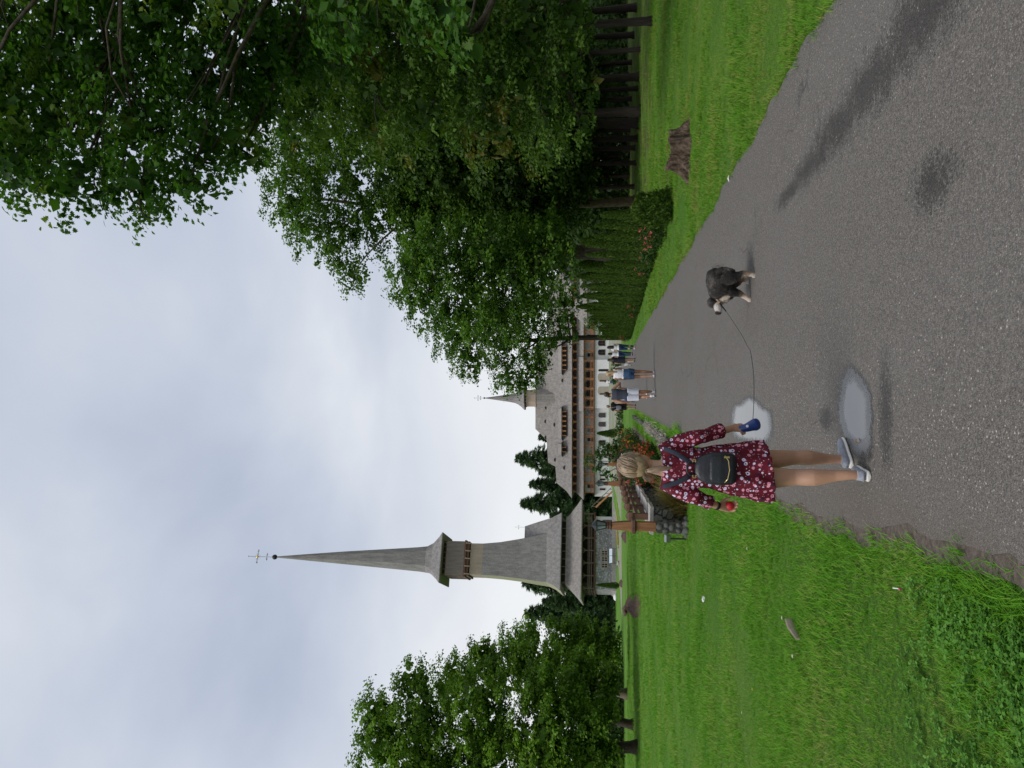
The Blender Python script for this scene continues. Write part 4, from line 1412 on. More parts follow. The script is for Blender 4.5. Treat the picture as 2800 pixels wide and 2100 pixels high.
# skirt roof
mb = MB()
mb.add([(-23.7, -1.35, 6.95), (-3.7, -1.35, 6.95), (-3.3, .35, 8.5), (-22.4, .35, 8.5), (-23.7, -1.35, 6.83), (-3.7, -1.35, 6.83)], [(0, 1, 2, 3), (4, 5, 1, 0)])
mb.add([(-3.9, -2.6, 6.95), (8.0, -2.6, 6.95), (6.6, .36, 8.5), (-2.5, .36, 8.5), (-3.9, -2.6, 6.83), (8.0, -2.6, 6.83), (-4.1, .3, 8.4), (8.2, .3, 8.4)], [(0, 1, 2, 3), (4, 5, 1, 0), (0, 3, 6), (1, 7, 2)])
mb.add([(7.8, -1.35, 6.95), (30.4, -1.35, 6.95), (29.2, .35, 8.5), (7.4, .35, 8.5), (7.8, -1.35, 6.83), (30.4, -1.35, 6.83)], [(0, 1, 2, 3), (4, 5, 1, 0)])
mb.add([(-23.7, -1.35, 6.95), (-22.4, .35, 8.5), (-22.4, 11, 8.5), (-23.7, 13, 6.95)], [(0, 1, 2, 3)])
mb.add([(-23.7, -1.35, 6.8), (30.4, -1.35, 6.8), (30.4, 13, 6.8), (-23.7, 13, 6.8)], [(0, 1, 2, 3)])
mb.build('skirt_roof', MT['shingle'], conv)
# second gallery
mb = MB(); mb.box((3.4, 6.8, 9.0), (50.6, 11, 1.3)); mb.build('attic_wall', MT['wood_brown'], conv)
A3 = arch_mesh(1.98, 1.12, .14, rise=.46, post=.2, top=.2)
n3 = 25
for i in range(n3):
    o = link_mesh('attic_arch', A3, None, conv); o.location = (-22.3 + 1.98 * (i + .5), .28, 8.46)
# main roof
ol = [(-23.5, 9.50), (-22.2, 10.6), (-20.5, 13.1), (-17.0, 13.1), (-16.5, 13.9), (-15.9, 15.45), (-11.0, 15.45), (-10.0, 16.3), (-8.4, 18.35), (9.0, 18.35), (10.6, 16.3), (12.0, 15.4), (26.0, 15.4), (28.6, 10.6), (30.2, 9.50)]


def roof_y(z): return -.85 + (z - 9.5) * .74 + (-.45 * max(0, 1 - (z - 9.5) / 1.5))


mb = MB(); n = len(ol)
cols = []
for x, z in ol:
    cols.append((x, roof_y(z), z))
back = [(x, 12.6 - (y - .0), z) for x, y, z in cols]
vs = cols + back
fs = []
for i in range(n - 1): fs.append((i, i + 1, i + 1 + n, i + n))
mb.add(vs, fs)
# front and back slopes as strips so the flare at the eave stays curved
zs = [9.5, 10.1, 10.6, 13.1, 15.4, 18.35]


def span(z):
    L = [(-23.5, 9.5), (-22.2, 10.6), (-20.5, 13.1), (-16.9, 13.11), (-15.9, 15.4), (-10.95, 15.41), (-8.4, 18.35)]
    Rr = [(30.2, 9.5), (28.6, 10.6), (26.0, 15.4), (12.0, 15.41), (9.0, 18.35)]
    def ip(T):
        for (x0, z0), (x1, z1) in zip(T, T[1:]):
            if z0 <= z <= z1: return x0 + (x1 - x0) * (z - z0) / max(1e-6, z1 - z0)
        return T[-1][0]
    return ip(L), ip(Rr)


zz = list(np.arange(9.5, 18.35, .3)) + [18.35]
for side in (0, 1):
    for z0, z1 in zip(zz, zz[1:]):
        a0, b0 = span(z0); a1, b1 = span(z1)
        y0, y1 = roof_y(z0), roof_y(z1)
        if side: y0, y1 = 12.6 - y0, 12.6 - y1
        mb.add([(a0, y0, z0), (b0, y0, z0), (b1, y1, z1), (a1, y1, z1)], [(0, 1, 2, 3)])
mb.add([(-23.5, roof_y(9.5), 9.40), (30.2, roof_y(9.5), 9.40), (30.2, 13.5, 9.40), (-23.5, 13.5, 9.40)], [(0, 1, 2, 3)])
mb.build('main_roof', MT['shingle'], conv)
# dormer galleries
for x0, x1, k in ((-9.6, -4.1, 5), (-13.25, -12.1, 1), (5.2, 10.6, 5)):
    w = (x1 - x0) / k
    me = arch_mesh(w, 1.1, .12, rise=w * .30, post=.15, top=.18)
    for i in range(k):
        o = link_mesh('dormer_arch', me, None, conv); o.location = (x0 + w * (i + .5), -.55, 10.8)
    mb = MB(); mb.box(((x0 + x1) / 2, .25, 11.3), (x1 - x0, 1.3, 1.08)); mb.build('dormer_inside', MT['dark_inside'], conv)
    mb = MB()
    mb.add([(x0 - .7, -.95, 11.9), (x1 + .7, -.95, 11.9), (x1 + .5, 1.5, 12.75), (x0 - .5, 1.5, 12.75), (x0 - .7, -.95, 11.8), (x1 + .7, -.95, 11.8), (x0 - 1.3, .9, 11.6), (x1 + 1.3, .9, 11.6)],
           [(0, 1, 2, 3), (4, 5, 1, 0), (0, 3, 6), (1, 7, 2)])
    mb.add([(x0 - .15, -.6, 10.75), (x1 + .15, -.6, 10.75), (x1 + .15, -.1, 10.78), (x0 - .15, -.1, 10.78)], [(0, 1, 2, 3)])
    mb.build('dormer_roof', MT['shingle'], conv)
for zx, zy in ((725, 800), (720, 915), (800, 940), (870, 575), (805, 1230), (885, 1290), (722, 1050)):
    p = at(2100 - (850 + zy / 3.017), 1250 + zx / 3.017, DB + 1.5)
    y = roof_y(p.z)
    mb = MB()
    N = 10
    pts = [(p.x + .48 * math.cos(math.pi * k / N), p.z - .1 + .40 * math.sin(math.pi * k / N)) for k in range(N + 1)]
    mb.prism(pts, y - .22, y + .5); o = mb.build('eyelid_dormer', MT['shingle'], conv)
    mb = MB(); mb.prism([(p.x + (x - p.x) * .8, p.z - .06 + (z - p.z + .06) * .7) for x, z in pts], y - .235, y - .18); mb.build('opening', MT['dark_inside'], o)
# turret
TX, TY = -1.2, 4.6


def ngon(r, z, n=8, cx=TX, cy=TY):
    return [(cx + r * math.cos(2 * math.pi * (k + .5) / n), cy + r * math.sin(2 * math.pi * (k + .5) / n), z) for k in range(n)]


mb = MB(); loft(mb, [ngon(2.75, 13.0), ngon(2.4, 14.6), ngon(2.15, 16.6), ngon(2.1, 18.1)]); mb.build('turret_base', MT['shingle'], conv)
mb = MB(); loft(mb, [ngon(2.25, 18.0), ngon(2.25, 18.35), ngon(2.12, 18.36), ngon(2.12, 20.25)]); mb.build('turret_wall', MT['wood_pale'], conv)
mb = MB(); loft(mb, [ngon(1.9, 20.2), ngon(1.9, 20.9)]); mb.build('turret_opening', MT['dark_inside'], conv)
for k in range(16):
    a = 2 * math.pi * k / 16
    mb = MB(); mb.box((TX + 2.03 * math.cos(a), TY + 2.03 * math.sin(a), 20.5), (.14, .14, .6)); mb.build('turret_post', MT['wood_orange'], conv)
mb = MB(); loft(mb, [ngon(2.95, 20.6), ngon(2.95, 20.7), ngon(2.3, 21.3), ngon(1.6, 22.2), ngon(1.22, 23.0), ngon(.95, 24.4), ngon(.08, 30.2)]); mb.build('turret_spire', MT['shingle_tower'], conv)
mb = MB(); mb.ball((TX, TY, 30.3), .22, 10, 8); mb.build('turret_ball', MT['black_metal'], conv, smooth=True)
mb = MB(); trefoil_cross(mb, (TX, TY, 30.4), 2.3, .55, .08, 1.4, (.8, .35)); mb.build('turret_cross', MT['steel'], conv)

# gate tower with two small shingle roofs and a white house behind the hedge
gt = thing('gate_tower', 'small wooden gate tower with two tiered grey roofs behind the hedge', 'tower', (12.1, 72, 0), math.radians(12))
mb = MB(); mb.box((0, 0, 1.5), (1.9, 1.9, 3.4)); mb.build('wall', MT['wood_brown'], gt)
mb = MB(); loft(mb, [rect(-1.75, 1.75, -1.75, 1.75, 3.0), rect(-1.75, 1.75, -1.75, 1.75, 3.1), rect(-.75, .75, -.75, .75, 4.25)]); mb.build('lower_roof', MT['shingle'], gt)
for x in (-.6, .6):
    for y in (-.6, .6):
        mb = MB(); mb.box((x, y, 4.6), (.16, .16, .9)); mb.build('post', MT['wood_orange'], gt)
mb = MB(); loft(mb, [rect(-1.15, 1.15, -1.15, 1.15, 4.95), rect(-1.15, 1.15, -1.15, 1.15, 5.05), rect(-.03, .03, -.03, .03, 6.5)]); mb.build('upper_roof', MT['shingle'], gt)
for u0, u1, v0, D, lab in ((1470, 1560, 1625, 78, 'white cottage with grey roof glimpsed behind the hedge under the trees'), (1225, 1300, 1612, 92, 'white outbuilding with grey roof behind the far hedge')):
    p0 = at(u0, v0, D); p1 = at(u1, v0, D)
    w = p1.x - p0.x
    h = thing('white_cottage', lab, 'house', ((p0.x + p1.x) / 2, D, terrain(p0.x, D)))
    mb = MB(); mb.box((0, 2, p0.z / 2), (w, 4, p0.z)); mb.build('wall', MT['whitewash'], h)
    mb = MB(); loft(mb, [rect(-w / 2 - .5, w / 2 + .5, -.5, 4.5, p0.z), rect(-w / 2 - .5, w / 2 + .5, -.5, 4.5, p0.z + .1), rect(-w / 2 + 1.0, w / 2 - 1.0, 1.9, 2.1, p0.z + 2.0)]); mb.build('roof', MT['shingle'], h)
    mb = MB(); mb.box((-.3, -.02, p0.z * .62), (.55, .08, .7)); wn = mb.build('window', MT['glass'], h)
    mb = MB(); mb.box((-.3, -.06, p0.z * .62), (.06, .05, .7)); mb.box((-.3, -.06, p0.z * .62 - .38), (.7, .1, .07)); mb.build('window_frame', MT['wood_brown'], wn)


# ------------------------------------------------------------------ stone wall, fence and lantern posts along the flower garden
wall = thing('garden_wall', 'low dark dry-stone wall with pale capstones left of the flower bed', 'wall', (0, 0, 0))
wpts = [(wall_x(y), y) for y in np.arange(16.15, 60.1, 1.0)]
mb = MB()
W2 = .22
rows = []
for i, (x, y) in enumerate(wpts):
    rows.append([(x - W2, y, -.05), (x + W2 + .06, y, -.05), (x + W2, y, .70), (x - W2, y, .70)])
loft(mb, rows)
mb.build('wall_body', MT['drywall'], wall)
cap_me = []
for s in range(4):
    rng = np.random.default_rng(60 + s)
    m = MB(); m.box((0, 0, 0), (.60, .94, .075))
    m.v = [(x + rng.normal(0, .012), y + rng.normal(0, .015), z + rng.normal(0, .006)) for x, y, z in m.v]
    me = m.mesh('capstone'); me.materials.append(MT['stone_pale']); cap_me.append(me)
for i in range(len(wpts) - 1):
    (x0, y0), (x1, y1) = wpts[i], wpts[i + 1]
    o = link_mesh('capstone', cap_me[i % 4], None, wall)
    o.location = ((x0 + x1) / 2, (y0 + y1) / 2, .742 + random.uniform(-.008, .008))
    o.rotation_euler = (random.uniform(-.02, .02), random.uniform(-.03, .03), -math.atan2(x1 - x0, y1 - y0) + random.uniform(-.03, .03))
# stones standing proud of the visible face, near part
fr = np.random.default_rng(77)
for k in range(110):
    y = 16.2 + 14 * fr.random() ** 1.5; z = fr.uniform(.06, .66)
    m = MB(); m.ball((0, 0, 0), (.05, fr.uniform(.09, .17), fr.uniform(.045, .075)), 7, 5)
    m.v = [(a + fr.normal(0, .006), b + fr.normal(0, .008), c + fr.normal(0, .006)) for a, b, c in m.v]
    o = m.build('stone', MT['stone_moss'], wall); o.location = (wall_x(y) + W2 + .03, y, z)

fence = thing('wooden_fence', 'low brown wooden fence of roofed posts standing on the stone wall', 'fence', (0, 0, 0))
pm = MB(); pm.box((0, 0, .17), (.13, .13, .36)); POST = pm.mesh('post'); POST.materials.append(MT['wood_brown'])
pm = MB(); loft(pm, [rect(-.10, .10, -.10, .10, .34), rect(-.105, .105, -.105, .105, .37), rect(-.095, .095, -.095, .095, .43), rect(-.06, .06, -.06, .06, .475), rect(-.01, .01, -.01, .01, .505)])
CAP = pm.mesh('post_cap'); CAP.materials.append(MT['wood_brown'])
py = [16.9]
while py[-1] < 57: py.append(py[-1] + 2.0)
LAMP_Y = [27.0, 38.5, 47.0, 53.0, 58.5]
for i, y in enumerate(py):
    if min(abs(y - q) for q in LAMP_Y) > .5:
        p = link_mesh('post', POST, None, fence); p.location = (wall_x(y), y, .78)
        c = link_mesh('post_cap', CAP, None, fence); c.location = (wall_x(y), y, .78)
    if i:
        y0 = py[i - 1]
        for z, hh in ((.87, .10), (1.02, .07)):
            m = MB(); m.beam((wall_x(y0), y0 + .05, z), (wall_x(y), y - .05, z), .09, hh); m.build('rail', MT['wood_brown'], fence)

# lantern post
def lantern_post(label, loc, rz=0.0):
    t = thing('lantern_post', label, 'lamp post', loc, rz, 'carved wooden lantern posts along the garden wall')
    m = MB(); m.box((0, 0, .22), (.20, .20, .44)); m.build('lower_block', MT['wood_lamp'], t, bevel=.012)
    m = MB(); loft(m, [rect(-.11, .11, -.11, .11, .44), rect(-.15, .15, -.15, .15, .47), rect(-.15, .15, -.15, .15, .53), rect(-.11, .11, -.11, .11, .56)]); m.build('collar', MT['wood_brown'], t)
    m = MB(); loft(m, [rect(-.105, .105, -.105, .105, .56), rect(-.095, .095, -.095, .095, .75), rect(-.072, .072, -.072, .072, .98)]); m.build('shaft', MT['wood_lamp'], t)
    m = MB(); loft(m, [ng(.075, .98), ng(.10, 1.0), ng(.10, 1.03), ng(.075, 1.045), ng(.095, 1.06), ng(.095, 1.09), ng(.055, 1.10)]); m.build('capital', MT['wood_brown'], t)
    ln = MB(); loft(ln, [ng(.05, 1.09), ng(.085, 1.105), ng(.085, 1.125)])
    for k in range(6):
        a = 2 * math.pi * (k + .5) / 6
        ln.beam((.075 * math.cos(a), .075 * math.sin(a), 1.12), (.125 * math.cos(a), .125 * math.sin(a), 1.32), .014, .014)
    loft(ln, [ng(.135, 1.315), ng(.15, 1.325), ng(.13, 1.345), ng(.07, 1.40), ng(.02, 1.43), ng(.012, 1.47)])
    l = ln.build('lantern', MT['black_metal'], t)
    m = MB(); loft(m, [ng(.068, 1.125), ng(.115, 1.315)]); m.build('lantern_glass', MT['lamp_glass'], l)
    t.scale = (.95, .95, .955)
    return t


def ng(r, z, n=6): return [(r * math.cos(2 * math.pi * (k + .5) / n), r * math.sin(2 * math.pi * (k + .5) / n), z) for k in range(n)]


MT['lamp_glass'] = plain('lamp_glass', (.22, .27, .27), (.12, .15, .15), 6, .15)
LP0 = Vector((-2.85, 15.95, .66))
lantern_post('nearest wooden lantern post on a pier of rounded stones', LP0)
for y, lab in zip(LAMP_Y, ('second lantern post along the wall, just left of the blonde head', 'third lantern post wrapped in a green climber', 'fourth lantern post before the white convent wall', 'fifth lantern post close behind the fourth', 'farthest lantern post of the garden wall')):
    lantern_post(lab, (wall_x(y), y, .74), .1)

pier = thing('stone_pier', 'small pier of rounded grey stones under the nearest lantern post', 'pier', (LP0.x, LP0.y, 0))
pier.scale = (.84, .84, 1.0)
m = MB(); m.box((0, 0, .31), (.27, .27, .68)); m.build('mortar_core', MT['mortar'], pier)
pr = np.random.default_rng(12)
for lvl, z in enumerate((.06, .2, .34, .47, .59)):
    for side in range(4):
        a = side * math.pi / 2
        k = 1 if lvl % 2 == 0 else 2
        for j in range(k + (lvl == 0)):
            off = (j - (k + (lvl == 0) - 1) / 2) * .16 + pr.normal(0, .012)
            m = MB(); m.ball((0, 0, 0), (pr.uniform(.07, .10) / (1 if k == 1 else 1.3), .05, pr.uniform(.055, .075)), 9, 7)
            m.v = [(x + pr.normal(0, .005), y + pr.normal(0, .005), zz + pr.normal(0, .005)) for x, y, zz in m.v]
            o = m.build('stone', MT['stone_dark'] if pr.random() < .65 else MT['stone_moss'], pier, smooth=True)
            o.location = (off * math.cos(a) + .125 * math.sin(a), off * math.sin(a) - .125 * math.cos(a), z + pr.normal(0, .01)); o.rotation_euler = (0, pr.normal(0, .2), a)
for k in range(7):
    a = k * .9
    m = MB(); m.ball((0, 0, 0), (.10, .08, .06), 9, 7); o = m.build('stone', MT['stone_dark'], pier, smooth=True); o.location = (.20 * math.cos(a), .20 * math.sin(a), .03); o.rotation_euler = (0, 0, a)
t = thing('floodlight', 'small grey floodlight at the left side of the stone pier', 'light', (LP0.x - .24, LP0.y - .05, 0))
m = MB(); m.box((0, 0, .2), (.03, .03, .4)); m.build('stake', MT['black_metal'], t)
m = MB(); m.box((0, 0, .42), (.15, .08, .12), Matrix.Rotation(.5, 3, 'X')); m.build('housing', MT['steel'], t)

# tall brownish ornamental grass at the foot of the wall
MT['grass_olive'] = blade_material('grass_olive', (.055, .050, .012), (.26, .205, .055), (.34, .27, .10), 2.0)
MT['silver'] = blade_material('silver_blade', (.20, .18, .15), (.50, .46, .40), (.60, .56, .50), 3.0)


def blade_bush(name, label, cat, loc, n, h, w, spread, lean, mat, seed, group=None, part='blades'):
    o = tuft(part, n, h, w, spread, lean, mat, seed)
    t = thing(name, label, cat, loc, 0, group)
    COL.objects.link(o); o.parent = t
    return t


for i, (x, y, h) in enumerate(((-2.36, 16.35, .66), (-2.42, 16.95, .78), (-2.46, 17.6, .70))):
    blade_bush('ornamental_grass', ('olive-brown grass clump next to the stone pier', 'tallest olive-brown grass clump in the middle of three against the wall', 'farthest olive-brown grass clump, beside the red dress')[i], 'grass clump', (x, y, 0), 1100, h, .012, .17, 1.35, MT['grass_olive'], 80 + i, 'ornamental grass clumps at the wall')

# flower bed
bed_v = []; bed_f = []
bys = list(np.arange(18.6, 46, 1.0))
for i, y in enumerate(bys):
    xa, xb = wall_x(y) + .18, -1.36
    for k in range(6):
        w = k / 5
        bed_v.append((xa + (xb - xa) * w, y, .02 + .12 * math.sin(math.pi * min(1, w * 1.1)) + .02 * math.sin(y * 3 + k)))
    if i:
        for k in range(5):
            q = (i - 1) * 6 + k; bed_f.append((q, q + 1, q + 7, q + 6))
bed = link_mesh('flower_bed', np_mesh('flower_bed', bed_v, bed_f), MT['soil'])
tag(bed, 'brown soil of the flower bed between wall and path', kind='structure')
border = thing('bed_border', 'low edging of grey stones along the path side of the flower bed', 'stone edging', (0, 0, 0))
br = np.random.default_rng(15)
y = 19.2
while y < 45:
    L = br.uniform(.32, .55)
    m = MB(); m.box((0, 0, 0), (.20, L, .22), taper=.85)
    m.v = [(a + br.normal(0, .02), b + br.normal(0, .02), c + br.normal(0, .015)) for a, b, c in m.v]
    o = m.build('stone', MT['stone_moss'] if br.random() < .5 else MT['stone_dark'], border, bevel=.02)
    o.location = (-1.30 + br.normal(0, .02) - .004 * (y - 19), y + L / 2, .08); o.rotation_euler = (br.normal(0, .05), br.normal(0, .08), br.normal(0, .06))
    y += L + .03
for i in range(9):
    blade_bush('silver_plant', '%s pale silvery leaf tuft spilling over the bed edging, from the near end' % WORD[i], 'plant', (-1.27, 19.6 + i * 1.25, .16), 90, .20, .022, .11, 1.9, MT['silver'], 90 + i, 'silvery tufts on the bed edging')
# green band inside the edging and weeds between edging and path
gP = []; gS = []
for _ in range(1500):
    y = br.uniform(19, 44); gP.append((-1.62 + br.normal(0, .13), y, .10)); gS.append(br.uniform(1.6, 2.8))
for _ in range(900):
    y = br.uniform(16.8, 44); gP.append((br.uniform(-1.18, -1.03), y, .01)); gS.append(br.uniform(1.6, 3.0))
for _ in range(420):
    gP.append((-1.45 + br.normal(0, .24), 17.6 + br.normal(0, .6), .0)); gS.append(br.uniform(2.6, 4.6))
scatter('bed_greenery', 'fresh green ground cover along the flower bed edging', 'ground cover', gP, gS, kinds_l, 8)


def petals_material(name, c):
    return blade_material(name, tuple(x * .6 for x in c), c, tuple(min(1, x * 1.2 + .05) for x in c), 3.0, .3)


FL = {'red': petals_material('petal_red', (.42, .04, .028)), 'orange': petals_material('petal_orange', (.50, .095, .03)), 'pink': petals_material('petal_pink', (.70, .20, .20)), 'yellow': petals_material('petal_yellow', (.72, .42, .04)), 'white': petals_material('petal_white', (.75, .68, .62)), 'coral': petals_material('petal_coral', (.60, .10, .085))}


def rose_bush(label, loc, h, r, cols, nfl, seed, group, leaf='shrub_leaf', n=1500):
    rng = np.random.default_rng(seed)
    t = thing('flower_bush', label, 'flower bush', loc, 0, group)
    d = rng.normal(0, 1, (n, 3)); d /= np.linalg.norm(d, axis=1, keepdims=True)
    rr = rng.uniform(.35, 1.0, n) ** .5
    P = d * rr[:, None] * np.array([r, r, h * .5]) + np.array([0, 0, h * .52])
    V, F = leaf_cloud(P, d * .6 + np.array([0, 0, .7]), .07, LEAF_QUAD, rng, .9)
    link_mesh('foliage', np_mesh('foliage', V, F), MT[leaf], t)
    m = MB()
    for k in range(6):
        a = rng.uniform(0, 6.28); m.tube([(.03 * math.cos(a), .03 * math.sin(a), 0), (r * .5 * math.cos(a), r * .5 * math.sin(a), h * .8)], [.012, .006], 5)
    m.build('stems', MT['wood_brown'], t)
    for c in cols:
        k = int(nfl * .5) // len(cols)
        dd = rng.normal(0, 1, (k, 3)); dd[:, 2] = np.abs(dd[:, 2]) * .8; dd[:, 1] -= .4; dd /= np.linalg.norm(dd, axis=1, keepdims=True)
        C = dd * np.array([r, r, h * .5]) * 1.03 + np.array([0, 0, h * .55])
        PP = np.repeat(C, 7, axis=0) + rng.normal(0, .018, (k * 7, 3))
        V, F = leaf_cloud(PP, np.repeat(dd, 7, axis=0), .048, LEAF_QUAD, rng, 1.3, spread=.9)
        o = link_mesh('blossoms', np_mesh('blossoms', V, F), FL[c], t); o['kind'] = 'stuff'
    return t


G1 = 'flowering bushes of the garden bed'
for i, (x, y, h, r, cols, nfl, lab) in enumerate([
        (-2.05, 20.6, .62, .42, ['orange', 'red'], 90, 'low orange and red flower bush at the near end of the bed'),
        (-2.35, 22.0, .80, .46, ['orange'], 90, 'orange flower bush second from the near end of the bed'),
        (-1.95, 23.2, .62, .42, ['red', 'orange'], 80, 'red-orange flower bush beside the green strip'),
        (-2.75, 24.2, .95, .45, ['pink', 'coral'], 34, 'rose bush with pink blooms near the wall'),
        (-2.2, 25.4, .85, .48, ['orange'], 80, 'dense orange flower bush in the middle of the bed'),
        (-2.9, 27.5, 1.15, .48, ['red', 'coral'], 30, 'tall rose bush with red blooms at the wall'),
        (-2.3, 28.6, .95, .5, ['red', 'yellow'], 50, 'bush with mixed red and yellow blooms'),
        (-3.0, 31.0, 1.15, .5, ['coral', 'white'], 30, 'rose bush with pale and coral blooms'),
        (-2.4, 32.5, 1.0, .55, ['orange', 'red'], 60, 'orange flower bush behind the yellow blooms'),
        (-3.1, 35.0, 1.25, .55, ['red'], 26, 'farther tall bush with red roses'),
        (-2.3, 37.0, 1.1, .6, ['yellow', 'coral'], 30, 'far bush with yellow and coral blooms'),
        (-2.8, 40.5, 1.2, .7, ['coral'], 20, 'leafy rose bush at the far end of the bed')]):
    rose_bush(lab, (x, y, .08), h, r, cols, nfl, 400 + i, G1)
G2 = 'rose bushes in front of the hedge'
for i, (u, v, h, r, c, nfl, lab) in enumerate([
        (1478, 1818, .75, .32, ['pink', 'coral'], 30, 'pink rose bush at the near end of the hedge'), (1455, 1806, .65, .28, ['coral'], 14, 'coral rose bush second in front of the hedge'),
        (1420, 1796, .6, .28, ['pink'], 10, 'small pink rose bush third along the hedge'), (1388, 1785, .65, .28, ['pink', 'coral'], 16, 'pink and coral rose bush before the middle of the hedge'),
        (1290, 1754, .8, .35, ['coral', 'orange'], 16, 'orange-coral rose bush farther along the hedge'), (1262, 1748, .7, .3, ['coral'], 12, 'coral rose bush next after the orange-coral one'),
        (1195, 1728, .9, .4, ['coral', 'red'], 40, 'red rose bush at the far end of the hedge beside the walkers')]):
    p = gp(u, v) + Vector((-.38, -.75, 0))
    rose_bush(lab, (p.x, p.y, 0), h, r, c, nfl, 430 + i, G2, n=700)
# climber round the third lantern post, bushes further on
def shrub(name, label, cat, base, lobes, mat, seed, dens=3.0, per=16, sigma=.14, size=.10):
    t = thing(name, label, cat, base)
    link_mesh('foliage', crown_mesh('foliage', crown_cloud([(Vector(base) + Vector(c), r) for c, r in lobes], base, dens * 2, per * 2, sigma, size, LEAF_QUAD, seed, core=8)), MT[mat], t)
    m = MB()
    for k, (c, r) in enumerate(lobes): m.tube([(0.05 * math.cos(k), .05 * math.sin(k), 0), (c[0] * .6, c[1] * .6, c[2] * .7), c], [.03, .02, .008], 5)
    m.build('stems', MT['bark'], t)
    return t


bxx = wall_x(38.5)
shrub('climbing_rose', 'arching green climber over the third lantern post', 'climber', (bxx + .1, 38.9, .3), [((.3, 0, .9), .5), ((.5, .1, 1.5), .5), ((.3, 0, 2.0), .35), ((-.3, .2, 1.9), .3), ((-.7, .2, 1.5), .3), ((-.95, .2, 1.0), .28), ((.75, 0, .9), .4), ((0, .1, 2.35), .25)], 'shrub_leaf', 460)
p = at(915, 1658, 100)
t = thing('thuja', 'small pointed thuja before the white convent wall', 'thuja', (p.x, 100, terrain(p.x, 100)))
for nm, me in (('foliage', TH[0][0]), ('stem_core', TH[0][1])):
    o = link_mesh(nm, me, None, t); o.scale = (1.5, 1.5, 1.2)
p = gp(498.6, 1693)
t = thing('thuja', 'lone slim thuja on the lawn before the church', 'thuja', (p.x, p.y, 0))
for nm, me in (('foliage', TH[1][0]), ('stem_core', TH[1][1])):
    o = link_mesh(nm, me, None, t); o.scale = (1.15, 1.15, 3.2 / 2.2)
for i, (u, v, D, s, lab) in enumerate([(930, 1668, 75, .75, 'green bush at the far left end of the path'), (965, 1664, 78, .6, 'low green bush between the path and the convent'), (1065, 1672, 95, .8, 'small green bush before the convent doors'), (870, 1668, 62, .8, 'green bush beside the far lantern posts'), (1095, 1690, 84, .9, 'yellowish bush at the right end of the path')]):
    p = at(u, v, D)
    shrub('garden_bush', lab, 'bush', (p.x, D, terrain(p.x, D)), [((0, 0, .6 * s), .7 * s), ((.5 * s, .1, .5 * s), .5 * s), ((-.5 * s, 0, .55 * s), .55 * s)], 'shrub_leaf' if i < 4 else 'oak_leaf_dull', 470 + i, 2.0, 14, .18, .14)
# bushes under the trees on the right and a pale shrub before the far hedge
p = at(1215, 1640, 56)
shrub('pale_shrub', 'pale feathery shrub rising over the far hedge', 'bush', (p.x, 56, 0), [((0, 0, 2.0), .8), ((.6, 0, 2.3), .6), ((-.6, .2, 1.8), .6), ((.2, 0, 2.9), .5)], 'oak_leaf_dull', 480, 2.2, 16, .2, .12)

# brown mulch beds on the lawn
def mulch(label, pts, h):
    P = [gp(2100 - (1400 + zy / 4.916), 1350 + zx / 4.916) for zx, zy in pts]
    c = sum(P, Vector()) / len(P)
    vs = []; fs = []; n = len(P); R = 9; rg = np.random.default_rng(int(c.y * 10))
    sub = []
    for i in range(n):
        for k in range(4): sub.append(P[i].lerp(P[(i + 1) % n], k / 4))
    n = len(sub)
    for j in range(R + 1):
        for q in sub:
            w = j / R; pp = c.lerp(q, w)
            vs.append((pp.x - c.x, pp.y - c.y, h * (1 - w ** 2) + rg.normal(0, .045) * (j < R) + (.0 if j < R else -.02)))
    for j in range(R):
        for k in range(n):
            k2 = (k + 1) % n; fs.append((j * n + k, j * n + k2, (j + 1) * n + k2, (j + 1) * n + k))
    t = link_mesh('mulch_bed', np_mesh('mulch_bed', vs, fs), MT['mulch']); t.location = (c.x, c.y, 0)
    tag(t, label, 'mulch bed')


mulch('largest brown mulch bed, two-pointed, on the lawn left of the church', [(1750, 1410), (1735, 1300), (1790, 1180), (1845, 1085), (1850, 1200), (1975, 1065), (1985, 1250), (1965, 1400), (1900, 1440), (1830, 1350), (1800, 1290), (1780, 1400)], .25)
mulch('tiny brown mulch bed at the foot of the lone thuja', [(1690, 960), (1720, 890), (1738, 940), (1730, 1020), (1700, 1010)], .2)
mulch('brown mulch bed beside the nearest lantern post', [(1725, 330), (1745, 260), (1785, 250), (1785, 430), (1760, 390)], .25)
for lab, u, v, s, m_ in (('white boulder at the left foot of the church', 467, 1686, .9, 'whitewash'), ('flat pale stone on the lawn before the church panel', 558, 1694, .6, 'stone_pale')):
    p = gp(u, v); m = MB(); rg = np.random.default_rng(int(u))
    m.ball((0, 0, .25 * s), (.7 * s, .5 * s, .4 * s), 12, 8); m.v = [(x + rg.normal(0, .04), y + rg.normal(0, .04), z + rg.normal(0, .03)) for x, y, z in m.v]
    o = m.build('boulder', MT[m_], None, smooth=True); o.location = (p.x, p.y, 0); tag(o, lab, 'boulder')
k0 = at(672, 1672, 118); k1 = at(835, 1672, 118)
m = MB(); m.box(((k0.x + k1.x) / 2, 118, .45), (k1.x - k0.x, .5, .9)); o = m.build('low_wall', MT['stone_pale']); tag(o, 'low pale kerb wall behind the yellow flower strip', 'wall')
yp = np.random.default_rng(5)
P = [(yp.uniform(-20, -8), 98 + yp.uniform(0, 3), 0) for _ in range(900)]
MT['yellow_blade'] = blade_material('yellow_blade', (.20, .17, .02), (.42, .34, .04), (.5, .4, .06))
scatter('yellow_strip', 'strip of yellowish flowers across the lawn behind the fence', 'flowers', P, yp.uniform(4, 7, 900), [tuft('blades', 10, .08, .012, .03, 1.0, MT['yellow_blade'], 3)], 9)

